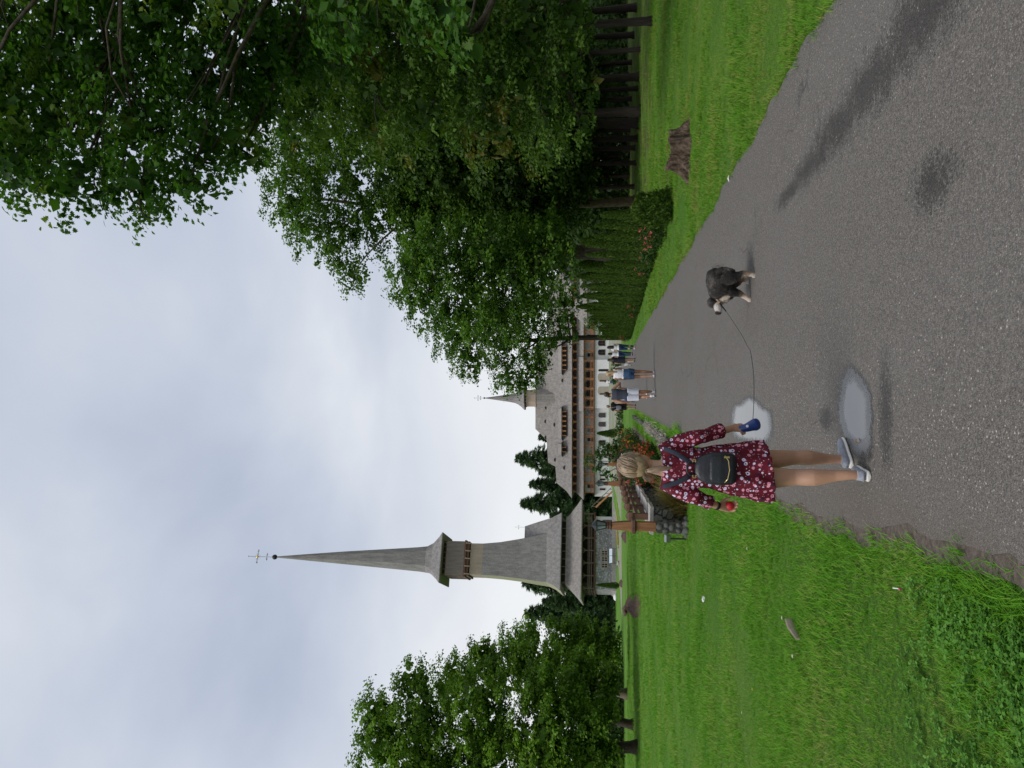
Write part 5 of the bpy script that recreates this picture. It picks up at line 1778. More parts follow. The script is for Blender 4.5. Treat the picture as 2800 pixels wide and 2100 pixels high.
# ------------------------------------------------------------------ tree stump
sm = MB(); rg = np.random.default_rng(33)
N = 40
rings = []
ang = [2 * math.pi * k / N for k in range(N)]
roots = [(.2, .55), (1.5, .35), (2.7, .5), (3.4, .75), (4.3, .6), (5.2, .5)]
hz = [-.08, 0.0, .05, .12, .20, .29, .38]
for j, z in enumerate(hz):
    ring = []
    f = max(0, 1 - z / .36)
    for a in ang:
        r = .36 + .045 * math.sin(3 * a + 1) + .03 * math.sin(5 * a + .4)
        for ra, rl in roots:
            d = abs((a - ra + math.pi) % (2 * math.pi) - math.pi)
            r += rl * .62 * f ** 1.7 * math.exp(-(d / .24) ** 2)
        r -= .05 * (1 - f) * (math.sin(4 * a) > .75)
        r += .018 * math.sin(13 * a + z * 5) + .012 * math.sin(27 * a) + rg.normal(0, .006)
        top = z * (1 + .12 * math.cos(a - 2.8)) + (.035 * math.sin(a * 3 + .6) + rg.normal(0, .018)) * (j >= 5)
        ring.append((r * 1.2 * math.cos(a), r * .95 * math.sin(a), top))
    rings.append(ring)
rings.append([(x * .82, y * .82, z - .03 + rg.normal(0, .02)) for x, y, z in rings[-1]])
rings.append([(x * .45, y * .45, z - .08 + rg.normal(0, .02)) for x, y, z in rings[-2]])
rings.append([(x * .12, y * .12, .24) for x, y, z in rings[-3]])
loft(sm, rings)
o = sm.build('tree_stump', MT['stump'], None, smooth=False); o.location = (STUMP_C.x, STUMP_C.y + .2, 0); o.rotation_euler = (0, 0, .4)
tag(o, 'weathered brown tree stump with spreading roots on the right grass', 'stump')

# small litter in the grass
p0, p1 = gp(405, 2172), gp(352, 2198)
m = MB(); mid = (p0 + p1) / 2; d = (p1 - p0)
m.tube([-d / 2 + Vector((0, 0, .03)), Vector((.0, .02, .035)), d / 2 + Vector((0, 0, .03))], [(.012, .035), (.014, .04), (.008, .02)], 8)
o = m.build('bark_piece', MT['wood_pale']); o.location = (mid.x, mid.y, .02); tag(o, 'pale strip of bark lying in the left lawn', 'bark')
p = gp(462, 1931); m = MB(); rg = np.random.default_rng(3); m.ball((0, 0, .03), (.042, .03, .025), 8, 6); m.v = [(x + rg.normal(0, .008), y + rg.normal(0, .008), z + rg.normal(0, .006)) for x, y, z in m.v]
o = m.build('paper_scrap', MT['whitewash']); o.location = (p.x, p.y, .02); tag(o, 'crumpled white paper scrap on the left lawn', 'litter')
p = gp(489, 2485); m = MB(); m.tube([(0, 0, .03), (-.01, .055, .045)], [.003, .003], 6)
t = thing('lollipop', 'pink lollipop on a white stick dropped in the grass', 'litter', (p.x, p.y, .02)); m.build('stick', MT['whitewash'], t)
m = MB(); m.ball((0, -.005, .03), .008, 10, 8); m.build('candy', plain('candy', (.45, .03, .12), None, 8, .3), t, smooth=True)
for i, (u, v) in enumerate(((305, 2190), (410, 2160), (215, 2075), (600, 2060), (150, 2045))):
    p = gp(u, v); m = MB()
    for k in range(12):
        a = k * 2 * math.pi / 12; m.add([(0, 0, .07), (.016 * math.cos(a - .2), .016 * math.sin(a - .2), .075), (.02 * math.cos(a), .02 * math.sin(a), .072), (.016 * math.cos(a + .2), .016 * math.sin(a + .2), .075)], [(0, 1, 2, 3)])
    t = thing('wild_flower', '%s tiny blossom in the left lawn, nearest first' % WORD[i], 'flower', (p.x, p.y, 0), 0, 'tiny blossoms in the left lawn')
    m.build('petals', FL['white'] if i != 2 else FL['yellow'], t); m = MB(); m.tube([(0, 0, 0), (0, 0, .072)], [.0025, .002], 5); m.build('stem', MT['grass'], t)

p = gp(2100 - (900 + 1230 / 4.148), 2000 + 1475 / 4.148)
m = MB(); tv, tf = LEAF_OAK
m.add([(x * .05, y * .05, .012 + z * .12) for x, y, z in tv], [tuple(f) for f in tf])
o = m.build('fallen_leaf', plain('dead_leaf', (.26, .13, .05), (.12, .055, .02), 30, .8)); o.location = (p.x, p.y, path_z(p.x, p.y)); o.rotation_euler = (0, 0, 2.2); tag(o, 'brown dead leaf lying in the grey puddle by the shoe', 'leaf')
p = gp(1611, 1998)
m = MB(); m.add([(-.05, 0, .008), (0, -.018, .02), (.06, .0, .012), (.01, .022, .028)], [(0, 1, 2), (0, 2, 3)])
o = m.build('paper_slip', MT['whitewash']); o.location = (p.x, p.y, path_z(p.x, p.y) if p.x < 3 else .02); tag(o, 'white slip of paper at the right edge of the path', 'litter')


# ------------------------------------------------------------------ people
def skin_mat(name, c):
    m, nt, b = new_mat(name)
    n = noise(nt, ocoord(nt), 9, 4)
    nt.links.new(ramp(nt, n, [(.3, tuple(x * .85 for x in c)), (.7, c)]), b.inputs['Base Color'])
    b.inputs['Roughness'].default_value = .5
    b.inputs['Subsurface Weight'].default_value = .08
    b.inputs['Subsurface Radius'].default_value = (.02, .008, .004)
    return m


MT['skin'] = skin_mat('skin', (.42, .235, .150))
MT['skin_tan'] = skin_mat('skin_tan', (.36, .185, .110))
MT['skin_fair'] = skin_mat('skin_fair', (.50, .31, .22))


def cloth(name, c, c2=None, rough=.85, bs=.25, scale=9):
    return plain(name, c, c2, scale, rough, bs, 60, spec=.2)


CL = {'white': cloth('cloth_white', (.72, .72, .76), (.60, .60, .64)), 'black': cloth('cloth_black', (.016, .016, .018)), 'navy': cloth('cloth_navy', (.018, .022, .035)), 'denim': cloth('cloth_denim', (.055, .105, .20), (.035, .07, .14)),
      'denim_dark': cloth('cloth_denim_dark', (.030, .060, .135), (.018, .035, .085)), 'slate': cloth('cloth_slate', (.060, .070, .095), (.030, .036, .052), scale=60), 'pale': cloth('cloth_pale', (.62, .64, .72), (.50, .52, .60)),
      'sky': cloth('cloth_sky', (.36, .44, .60), (.30, .37, .52)), 'blue': cloth('cloth_blue', (.05, .12, .38)), 'grey': cloth('cloth_grey', (.20, .21, .24))}
HAIR = {}
for nm, c1, c2 in (('black', (.018, .013, .010), (.008, .006, .005)), ('brown', (.075, .042, .022), (.03, .017, .010)), ('blonde', (.50, .36, .20), (.22, .14, .075)), ('fair', (.34, .23, .13), (.17, .11, .06)), ('short_brown', (.05, .032, .02), (.025, .016, .011))):
    HAIR[nm] = plain('hair_' + nm, c1, c2, 3.0, .45, .6, 12, (14, 14, 1.2), .5)


def lerp(a, b, t): return Vector(a).lerp(Vector(b), t)


def limb_tube(mb, pts, rads, n=12, sub=4):
    "smooth tapered limb through joints"
    P = [Vector(p) for p in pts]
    q = []; r = []
    for i in range(len(P) - 1):
        p0 = P[max(0, i - 1)]; p1 = P[i]; p2 = P[i + 1]; p3 = P[min(len(P) - 1, i + 2)]
        for k in range(sub):
            s = k / sub
            q.append(.5 * ((2 * p1) + (p2 - p0) * s + (2 * p0 - 5 * p1 + 4 * p2 - p3) * s * s + (3 * p1 - p0 - 3 * p2 + p3) * s ** 3))
            ra, rb = rads[i], rads[i + 1]
            r.append(ra + (rb - ra) * s)
    q.append(P[-1]); r.append(rads[-1])
    mb.tube(q, r, n)


def hand(mb, wrist, d, palm, side, curl=.5, s=1.0, thumb_in=.4):
    """palm plus five separate fingers; d: direction of the hand, palm: normal of the palm side; side: +1 if the thumb lies along d x palm"""
    d = Vector(d).normalized(); palm = Vector(palm); palm = (palm - d * palm.dot(d)).normalized()
    w = d.cross(palm).normalized() * side        # towards the thumb
    wr = Vector(wrist)
    mb.tube([wr - d * .01, wr + d * .03 * s, wr + d * .065 * s, wr + d * .092 * s], [(.024 * s, .019 * s), (.034 * s, .017 * s), (.041 * s, .015 * s), (.040 * s, .012 * s)], 12, ref=w)
    lens = (.072, .080, .074, .058)
    for i, L in enumerate(lens):
        b = wr + d * (.088 - (.006 if i in (0, 3) else 0)) * s + w * (.030 - .0205 * i) * s
        p = [b - d * .02 * s, b]; a = 0
        segs = (.45, .32, .23)
        for j, f in enumerate(segs):
            a += curl * (.9, 1.1, .8)[j] * (1 + .06 * i)
            dd = d * math.cos(a) + palm * math.sin(a)
            p.append(p[-1] + dd * L * f * s)
        mb.tube(p, [.0095 * s, .0095 * s, .0088 * s, .008 * s, .0058 * s], 8)
    tb = wr + d * .028 * s + w * .028 * s
    td = (d * .75 + w * .65 + palm * thumb_in).normalized()
    t2 = (d * .9 + w * .2 + palm * (thumb_in + .35)).normalized()
    mb.tube([tb - td * .012, tb + td * .03 * s, tb + td * .03 * s + t2 * .026 * s, tb + td * .03 * s + t2 * .048 * s], [.013 * s, .0115 * s, .0100 * s, .0065 * s], 8)


def foot(mb, ankle, yaw, L=.25, up=0.0, lift=0.0):
    "shoe on the ground below the ankle, pointing along yaw (0 = +Y)"
    a = Vector(ankle); d = Vector((math.sin(yaw), math.cos(yaw), 0)); w = Vector((math.cos(yaw), -math.sin(yaw), 0))
    g = Vector((a.x, a.y, lift))
    st = [(-.30, .028, .060), (-.22, .036, .074), (-.02, .036, .066), (.22, .043, .056), (.45, .045, .044), (.62, .036, .034), (.70, .018, .022)]
    pts = []; rad = []
    for t, ww, hh in st:
        pts.append(g + d * (t * L) + Vector((0, 0, hh * .5 + max(0, t) * up))); rad.append((ww, hh * .5))
    mb.tube(pts, rad, 14, ref=w)


def head_shape(mb, c, s, yaw=0.0, pitch=0.0):
    "skull, jaw, nose, ears, brow; facing +Y turned by yaw"
    R = Matrix.Rotation(-yaw, 3, 'Z') @ Matrix.Rotation(pitch, 3, 'X')
    c = Vector(c)
    mb.ball(c + R @ Vector((0, -.008, .022)) * s, (.074 * s, .094 * s, .088 * s), 18, 14, R)
    mb.ball(c + R @ Vector((0, .030, -.045)) * s, (.056 * s, .066 * s, .068 * s), 16, 12, R)
    mb.tube([c + R @ Vector((0, .088, .012)) * s, c + R @ Vector((0, .104, -.018)) * s, c + R @ Vector((0, .090, -.032)) * s], [.007 * s, .012 * s, .010 * s], 8)
    mb.ball(c + R @ Vector((0, .088, -.058)) * s, (.022 * s, .012 * s, .010 * s), 8, 6, R)
    for sd in (-1, 1):
        mb.ball(c + R @ Vector((sd * .077, -.004, -.012)) * s, (.010 * s, .020 * s, .031 * s), 8, 6, R)
        mb.ball(c + R @ Vector((sd * .032, .080, .028)) * s, (.022 * s, .010 * s, .008 * s), 8, 6, R)


def figure(label, loc, H, pose, outfit, heading=0.0, voxel=.011, female=True, group=None):
    """standing or walking person seen mostly from behind; local +Y is the walking direction.
    pose: offsets in metres for the joints of a 1.7 m tall body"""
    k = H / 1.70
    t = thing('person', label, 'person', loc, heading, group)
    S = .92 if female else 1.06

    def P(x, y, z): return Vector((x, y, z)) * k
    hipw = .092; shw = .165 * S
    lean = pose.get('lean', .02)
    J = {'pel': P(0, 0, .93), 'wai': P(0, .005, 1.07), 'che': P(0, lean * .6, 1.27), 'nek': P(0, lean, 1.44), 'hed': P(pose.get('head_dx', 0), lean + .025, 1.585)}
    body = MB()
    tw = (.168, .110) if female else (.160, .110)
    wa = (.128, .095) if female else (.145, .105)
    ch = (.150, .105) if female else (.180, .118)
    body.tube([P(0, 0, .86), J['pel'], P(0, 0, 1.0), J['wai'], P(0, lean * .3, 1.17), J['che'], P(0, lean * .8, 1.37), P(0, lean, 1.43)],
              [tuple(x * k for x in r) for r in ((.12, .09), tw, (tw[0] * .95, .108), wa, (ch[0] * .9, .1), ch, (ch[0] * .92, .085), (.07, .06))], 18, ref=(1, 0, 0))
    body.tube([P(0, lean, 1.40), P(0, lean + .012, 1.47), J['hed'] - P(0, 0, .04)], [.060 * k, .048 * k, .050 * k], 12)
    head_shape(body, J['hed'], k * (.97 if female else 1.02), pose.get('head_yaw', 0.0), pose.get('head_pitch', 0.0))
    legs = {}; arms = {}
    for s, nm in ((-1, 'l'), (1, 'r')):
        hip = P(s * hipw, 0, .90)
        kn = P(s * (hipw - .005) + pose.get(nm + 'kx', 0), pose.get(nm + 'ky', .02), .49 + pose.get(nm + 'kz', 0))
        an = P(s * (hipw - .015) + pose.get(nm + 'ax', 0), pose.get(nm + 'ay', 0), .085 + pose.get(nm + 'az', 0))
        th = .082 if female else .080
        limb_tube(body, [hip + Vector((0, 0, .03)), lerp(hip, kn, .4), kn + Vector((0, 0, .02)), lerp(kn, an, .33) - P(0, .012, 0), lerp(kn, an, .75), an, an - P(0, 0, .05)], [x * k for x in (.088, th * .95, .055, .056, .038, .035, .036)])
        legs[nm] = (hip, kn, an)
        sh = P(s * shw, lean, 1.375)
        el = sh + P(s * pose.get(nm + 'ex', .06), pose.get(nm + 'ey', -.02), pose.get(nm + 'ez', -.27))
        wr = el + P(s * pose.get(nm + 'wx', .01), pose.get(nm + 'wy', .08), pose.get(nm + 'wz', -.23))
        ar = .85 if female else 1.1
        limb_tube(body, [P(s * shw * .6, lean, 1.385), sh, lerp(sh, el, .45), el, lerp(el, wr, .4), wr], [x * k * ar for x in (.05, .052, .045, .037, .036, .026)])
        dv = (wr - el)
        hand(body, wr, dv, Vector((-s, .2, 0)), s if False else -s * -1, .35, k * .95)
        arms[nm] = (sh, el, wr)
    o = body.build('body', MT[outfit.get('skin', 'skin')], t, smooth=True); remesh(o, voxel, 2)
    vx = voxel
    # top
    top = outfit.get('top')
    if top:
        m = MB(); g = .012
        z0 = outfit.get('top_z', .95)
        m.tube([P(0, 0, z0), P(0, 0, max(z0 + .05, 1.0)), J['wai'], P(0, lean * .3, 1.17), J['che'], P(0, lean * .8, 1.37), P(0, lean, 1.425)],
               [tuple((x + g) * k for x in r) for r in ((tw[0] + .006, .118), (tw[0], .115), wa, (ch[0] * .92, .103), ch, (ch[0] * .93, .09), (.078, .066))], 20, ref=(1, 0, 0))
        sl = outfit.get('sleeve', 0)
        for nm in ('l', 'r'):
            sh, el, wr = arms[nm]
            sg = -1 if nm == 'l' else 1
            m.tube([P(sg * shw * .55, lean, 1.39), sh], [.06 * k, .068 * k], 12)
            if sl: m.tube([sh, lerp(sh, el, sl)], [.070 * k, .064 * k], 12)
        q = m.build('shirt', CL[top], t, smooth=True); remesh(q, vx, 2)
    bot = outfit.get('bottom')
    if bot:
        m = MB(); g = .014
        wz = outfit.get('waist', 1.03)
        m.tube([P(0, 0, .82), P(0, 0, .90), P(0, 0, .96), P(0, 0, wz)], [tuple(x * k for x in r) for r in ((.155, .1), (tw[0] + .012, .125), (tw[0] + .008, .122), (tw[0] - .008, .112))], 20, ref=(1, 0, 0))
        L = outfit.get('leg', .3); lo = outfit.get('loose', .012)
        for nm in ('l', 'r'):
            hip, kn, an = legs[nm]
            if L <= .5: m.tube([hip + Vector((0, 0, .02)), lerp(hip, kn, L), lerp(hip, kn, L * 2)], [(.095 + lo) * k, (.088 + lo) * k, (.084 + lo) * k], 14)
            else: limb_tube(m, [hip, lerp(hip, kn, .5), kn, lerp(kn, an, .35), lerp(kn, an, .9)], [x * k for x in (.098 + lo, .080 + lo, .060 + lo, .058 + lo, .042 + lo)], 14)
        q = m.build('trousers', CL[bot], t, smooth=True); remesh(q, vx, 2)
    if outfit.get('skirt'):
        m = MB(); c, hem, wid = outfit['skirt']
        zs = [1.06, .98, .90, (.90 + hem) / 2, hem]
        rings = []
        for i, z in enumerate(zs):
            f = i / 4
            ring = []
            for a in range(36):
                th = 2 * math.pi * a / 36
                ww = (tw[0] - .02 + (wid - tw[0] + .02) * f + .012 * f * math.sin(th * 8)) * k
                ring.append((ww * math.cos(th), ww * .72 * math.sin(th), z * k))
            rings.append(ring)
        loft(m, rings, (True, False)); m.build('skirt', CL[c], t, smooth=True)
    if outfit.get('socks'):
        m = MB()
        for nm in ('l', 'r'):
            an = legs[nm][2]; m.tube([an - P(0, 0, .04), an + P(0, 0, .06)], [.044 * k, .040 * k], 12)
        m.build('socks', CL[outfit['socks']], t, smooth=True)
    for nm in ('l', 'r'):
        m = MB(); an = legs[nm][2]; foot(m, an, pose.get(nm + 'fyaw', .15 * (1 if nm == 'r' else -1)), .25 * k, pose.get(nm + 'fup', 0), max(0, an.z - .085 * k) * .9)
        q = m.build('shoe', CL[outfit.get('shoes', 'white')], t, smooth=True)
    hair = outfit.get('hair')
    if hair:
        c, length = hair
        m = MB(); h = J['hed']; yaw = pose.get('head_yaw', 0.0); R = Matrix.Rotation(-yaw, 3, 'Z')
        m.ball(h + R @ Vector((0, -.022, .030)) * k, (.084 * k, .098 * k, .086 * k), 18, 14, R)
        m.ball(h + R @ Vector((0, -.05, -.01)) * k, (.078 * k, .062 * k, .08 * k), 16, 12, R)
        if length > 0:
            ends = h + R @ Vector((0, -.10, -length)) * k
            m.tube([h + R @ Vector((0, -.05, .04)) * k, h + R @ Vector((0, -.085, -.10)) * k, lerp(h + R @ Vector((0, -.085, -.10)) * k, ends, .6) - P(0, .02, 0), ends],
                   [(.085 * k, .05 * k), (.105 * k, .05 * k), (.10 * k, .045 * k), (.05 * k, .02 * k)], 16, ref=R @ Vector((1, 0, 0)))
        q = m.build('hair', HAIR[c], t, smooth=True); remesh(q, voxel * .9, 2)
    return t, J, legs, arms, k


def on_ground(u, v, D=None):
    p = gp(u, v)
    return Vector((p.x, p.y, path_z(p.x, p.y) if -1 < p.x < 3 else 0))


def z3(zx, zy): return 2100 - (850 + zy / 3.017), 1250 + zx / 3.017


# man in a tank top and white shorts
u, v = z3(1645, 690)
man, J, legs, arms, k = figure('man in dark grey tank top and white shorts walking with one elbow bent', on_ground(u, v), 1.80,
    dict(lex=.07, ley=-.05, lez=-.27, lwx=.0, lwy=.05, lwz=-.24, rex=.20, rey=.02, rez=-.20, rwx=-.10, rwy=.12, rwz=-.02, rax=.02, ray=.10, lay=-.16, lky=.0, lkz=-.01, laz=.05, lax=.03, lfup=-.12, head_yaw=-.1),
    dict(skin='skin_tan', top='slate', top_z=.90, bottom='pale', leg=.42, loose=.035, shoes='white', socks='white', hair=('short_brown', 0)), 0.0, female=False)
m = MB(); m.tube([arms['l'][2] + Vector((0, 0, .03)), arms['l'][2] + Vector((0, 0, .05))], [.036, .036], 12); m.build('wristband', CL['black'], man, smooth=True)
m = MB(); sh = arms['l'][2] + Vector((0, .02, -.14)); m.box(sh, (.02, .08, .13)); o = m.build('phone', CL['black'], man, bevel=.006)
u, v = z3(1640, 520)
girl, J, legs, arms, k = figure('woman in white crop top and denim shorts with long blonde hair turning her head left', on_ground(u, v), 1.72,
    dict(head_yaw=-1.1, head_pitch=-.15, lex=.03, ley=.05, lez=-.27, lwx=-.02, lwy=.10, lwz=-.22, rex=.02, rey=.03, rez=-.27, rwx=-.05, rwy=.16, rwz=-.12, ray=.14, rky=.10, lay=-.14, lky=.04, laz=.02, lean=.03),
    dict(skin='skin_tan', top='white', top_z=1.08, bottom='denim', leg=.22, loose=.014, waist=1.10, shoes='white', hair=('blonde', .40)), .05)
# her printed white bag hangs at the right side
MT['print'] = plain('bag_print', (.62, .62, .60), (.06, .06, .06), 16, .8)


def bag(name, label, loc, parent_loc, pts_strap, size, mat, rz=0):
    t = thing(name, label, 'bag', loc, rz)
    m = MB(); w, d, h = size
    loft(m, [[(x * w * f, y * d * f, z * h) for x, y in ((-.5, -.5), (-.2, -.6), (.2, -.6), (.5, -.5), (.5, .5), (.2, .6), (-.2, .6), (-.5, .5))] for z, f in ((-.5, .8), (-.42, 1), (0, 1.04), (.4, .95), (.5, .75))])
    m.build('pouch', mat, t, smooth=True)
    m = MB(); m.tube([Vector(p) for p in pts_strap], [(.016, .004)] * len(pts_strap), 8); m.build('strap', mat, t)
    return t


bl = on_ground(*z3(1640, 500))
bag('shoulder_bag', 'white printed shoulder bag of the woman in denim shorts', bl + Vector((.24, -.05, .93)), None, [(-.02, 0, .12), (-.06, .02, .3), (-.10, .04, .46), (-.10, .1, .40), (-.05, .06, .14)], (.10, .26, .26), MT['print'])
u, v = z3(1474, 405)
figure('woman in short black dress with long brown hair', on_ground(u, v), 1.66,
       dict(ray=.12, rky=.08, lay=-.10, laz=.03, lex=.05, rex=.04, rwy=.12),
       dict(skin='skin_fair', top='navy', top_z=.98, sleeve=.35, skirt=('navy', .62, .22), shoes='black', hair=('brown', .36)), 0.0)
u, v = z3(1474, 300)
figure('woman in white T-shirt and blue jeans at the right edge of the path', on_ground(u, v), 1.70,
       dict(ray=.10, rky=.06, lay=-.12, laz=.03, lex=.05, lwx=-.08, lwy=.14, rex=.04),
       dict(skin='skin_fair', top='white', top_z=.97, sleeve=.45, bottom='denim_dark', leg=.9, loose=.004, shoes='white', hair=('black', .40)), .08)
u, v = z3(1478, 790)
man2, J, legs, arms, k = figure('man dressed in black with a grey sling bag at the left path edge', on_ground(u, v), 1.74,
       dict(ray=.06, lay=-.08, lex=.08, rex=.08),
       dict(skin='skin', top='black', top_z=.90, sleeve=.5, bottom='black', leg=.44, loose=.03, shoes='black', hair=('fair', 0)), 0.0, female=False)
p2 = on_ground(u, v)
bag('sling_bag', 'grey sling bag on the back of the man in black', p2 + Vector((-.05, -.17, 1.0)), None, [(.05, .02, .10), (.02, .0, .22), (0.0, .02, .36), (-.04, .1, .44)], (.22, .08, .30), CL['grey'])
u, v = z3(1640, 700)
figure('person in light blue T-shirt hidden behind the man in the tank top', on_ground(2100 - (850 + 700 / 3.017), 1772), 1.72,
       dict(lex=.12, rex=.12), dict(skin='skin_tan', top='sky', top_z=.92, sleeve=.5, bottom='blue', leg=.45, loose=.03, shoes='white', hair=('short_brown', 0)), 0.0, female=False)
figure('dark-haired person in white T-shirt walking between the two women on the right', on_ground(2100 - (850 + 355 / 3.017), 1731), 1.64,
       dict(ray=.1, lay=-.1), dict(skin='skin_fair', top='white', top_z=.95, sleeve=.5, bottom='denim_dark', leg=.9, shoes='black', hair=('black', .2)), 0.1)
pp = at(2100 - (850 + 585 / 3.017), 1691, 100)
figure('distant visitor in white shirt and blue shorts before the convent doors', (pp.x, 100, terrain(pp.x, 100)), 1.68,
       dict(lex=.1, rex=.1), dict(skin='skin_tan', top='white', top_z=.95, sleeve=.5, bottom='blue', leg=.45, loose=.03, shoes='white', hair=('black', 0)), 2.6, voxel=.02)


# ------------------------------------------------------------------ the woman in the red dress
DY = .20      # depth of the figure, so that both shoes stand on the asphalt


def W(zx, zy, Y): return at(2100 - (1100 + zy / 2.592), 1600 + zx / 2.592, Y + DY)


def floral():
    m, nt, b = new_mat('floral_dress')
    t = ocoord(nt)
    mp = nt.nodes.new('ShaderNodeMapping'); mp.inputs['Scale'].default_value = (1, .55, 1)
    warp = nt.nodes.new('ShaderNodeTexNoise'); warp.inputs['Scale'].default_value = 55; warp.inputs['Detail'].default_value = 1
    nt.links.new(t, warp.inputs['Vector'])
    vm = nt.nodes.new('ShaderNodeVectorMath'); vm.operation = 'MULTIPLY_ADD'
    nt.links.new(warp.outputs['Color'], vm.inputs[0]); vm.inputs[1].default_value = (.010, .010, .010); nt.links.new(t, vm.inputs[2])
    nt.links.new(vm.outputs[0], mp.inputs[0])
    base = ramp(nt, noise(nt, t, 5, 3), [(.3, (.070, .004, .011)), (.7, (.118, .007, .019))])

    def flowers(scale, r_in, r_out, keep, colA, colB, loc):
        mp2 = nt.nodes.new('ShaderNodeMapping'); mp2.inputs['Location'].default_value = loc
        nt.links.new(mp.outputs[0], mp2.inputs[0])
        v = nd(nt, 'ShaderNodeTexVoronoi', feature='F1', Scale=scale, Randomness=.8); nt.links.new(mp2.outputs[0], v.inputs['Vector'])
        s = nt.nodes.new('ShaderNodeSeparateColor'); nt.links.new(v.outputs['Color'], s.inputs[0])
        k = ramp(nt, s.outputs[0], [(keep - .01, 1.0), (keep + .01, 0.0)])
        disc = ramp(nt, v.outputs['Distance'], [(r_out - .02, 1.0), (r_out + .02, 0.0)])
        hole = ramp(nt, v.outputs['Distance'], [(r_in - .02, 1.0), (r_in + .02, 0.0)])
        return mth(nt, 'MULTIPLY', k, disc), mth(nt, 'MULTIPLY', k, hole), ramp(nt, s.outputs[1], [(.45, colA), (.55, colB)])
    # dark leaves, then small dots, then ring-shaped blossoms
    d, h, c = flowers(30, .0, .30, .55, (.012, .012, .035), (.02, .015, .04), (.3, .1, .7))
    col = mixc(nt, d, base, (.014, .012, .032))
    d, h, c = flowers(75, .0, .24, .42, (.62, .60, .66), (.50, .16, .20), (.1, .5, .2))
    col = mixc(nt, d, col, c)
    d, h, c = flowers(34, .15, .40, .70, (.56, .50, .66), (.58, .24, .32), (.0, .0, .0))
    col = mixc(nt, d, col, c)
    col = mixc(nt, h, col, (.030, .012, .05))
    nt.links.new(col, b.inputs['Base Color'])
    b.inputs['Roughness'].default_value = .75
    b.inputs['Specular IOR Level'].default_value = .2
    bump(nt, b, mth(nt, 'ADD', noise(nt, ocoord(nt, (1, 1, .35)), 14, 3), mth(nt, 'MULTIPLY', noise(nt, t, 160, 2), .12)), .35, .02)
    return m


MT['floral'] = floral()
wl = Vector((-.5, 5.15, 0))
woman = thing('person', 'blonde woman in floral burgundy dress walking away with a dog lead', 'person', wl)


def L_(p): return Vector(p) - wl


wz = path_z(-.5, 5.1)
body = MB()
hedc = L_(W(352, 436, 4.93))
# torso under the dress
tx = lambda zy: W(900, zy, 4.93).x - wl.x
cxs = [(1180, 480), (1080, 475), (980, 470), (880, 465), (780, 462), (680, 460), (600, 458), (545, 460)]
tor = [L_(W(a, b_, 4.93)) for a, b_ in cxs]
body.tube(tor, [(.13, .10), (.155, .115), (.150, .112), (.125, .098), (.128, .098), (.138, .10), (.125, .085), (.075, .06)], 18, ref=(1, 0, 0))
body.tube([L_(W(570, 462, 4.93)), L_(W(520, 464, 4.935)), L_(W(470, 455, 4.945)), hedc], [.070, .052, .047, .05], 14)
head_shape(body, hedc, .97, .30, -.12)
Rh, Rk, Ra = L_(W(1120, 420, 4.95)), L_(W(1475, 393, 5.06)), L_(W(1790, 402, 5.14))
Lh, Lk, La = L_(W(1120, 540, 4.92)), L_(W(1490, 532, 4.90)), L_(W(1885, 515, 4.82))
limb_tube(body, [Rh, lerp(Rh, Rk, .55), Rk, lerp(Rk, Ra, .33) + Vector((.004, -.015, 0)), lerp(Rk, Ra, .72), Ra, Ra - Vector((0, -.01, .05))], [.088, .068, .050, .0535, .036, .0295, .032], 16, 6)
limb_tube(body, [Lh, lerp(Lh, Lk, .55), Lk, lerp(Lk, La, .33) + Vector((-.004, -.015, 0)), lerp(Lk, La, .72), La, La - Vector((0, -.01, .05))], [.088, .072, .054, .057, .038, .030, .033], 16, 6)
Rs, Re, Rw = L_(W(590, 318, 4.93)), L_(W(800, 248, 4.90)), L_(W(1040, 184, 5.02))
Ls, Le, Lw = L_(W(605, 598, 4.93)), L_(W(790, 672, 4.88)), L_(W(945, 738, 4.96))
limb_tube(body, [lerp(Rs, tor[-2], .4), Rs, lerp(Rs, Re, .5), Re, lerp(Re, Rw, .35), lerp(Re, Rw, .8), Rw], [.045, .050, .042, .035, .036, .026, .0235], 14, 5)
limb_tube(body, [lerp(Ls, tor[-2], .4), Ls, lerp(Ls, Le, .5), Le, lerp(Le, Lw, .35), lerp(Le, Lw, .8), Lw], [.045, .050, .042, .035, .036, .026, .0235], 14, 5)
Rd = (L_(W(1130, 180, 5.05)) - Rw)
hand(body, Rw, Rd, (-.6, .7, 0), 1, 1.0, 1.0, .9)
hand(body, Lw, L_(W(1060, 742, 5.0)) - Lw, (.35, -.85, .25), -1, .62, .98, .45)
o = body.build('body', MT['skin'], woman, smooth=True); remesh(o, .0055, 3)

# dress with sleeves and soft folds
dm = MB()
rows = [(545, 372, 560, .062), (556, 322, 596, .082), (600, 306, 612, .100), (680, 318, 606, .110), (780, 326, 606, .112), (880, 320, 612, .114), (980, 306, 636, .128), (1080, 296, 662, .142), (1180, 286, 684, .152), (1262, 282, 698, .160), (1305, 281, 705, .163)]
rings = []
NS = 72
for i, (zx, ya, yb, dep) in enumerate(rows):
    f = max(0, (zx - 820) / 485)
    a = L_(W(zx, ya, 4.93)); b_ = L_(W(zx, yb, 4.93))
    c = (a + b_) / 2; hw = (b_.x - a.x) / 2
    ring = []
    for k in range(NS):
        th = 2 * math.pi * k / NS
        fold = (.004 + .013 * f) * math.sin(th * 9 + .6 * math.sin(zx * .01)) + .006 * f * math.sin(th * 17 + 1)
        sx = math.copysign(abs(math.cos(th)) ** .9, math.cos(th)); sy = math.copysign(abs(math.sin(th)) ** .9, math.sin(th))
        tilt = -.055 * (-math.cos(th)) * f * 0
        ring.append((c.x + (abs(hw) + fold) * sx, c.y + (dep + fold) * sy - .0, c.z + (-.028 * math.cos(th) * -f if i > 6 else 0)))
    rings.append(ring)
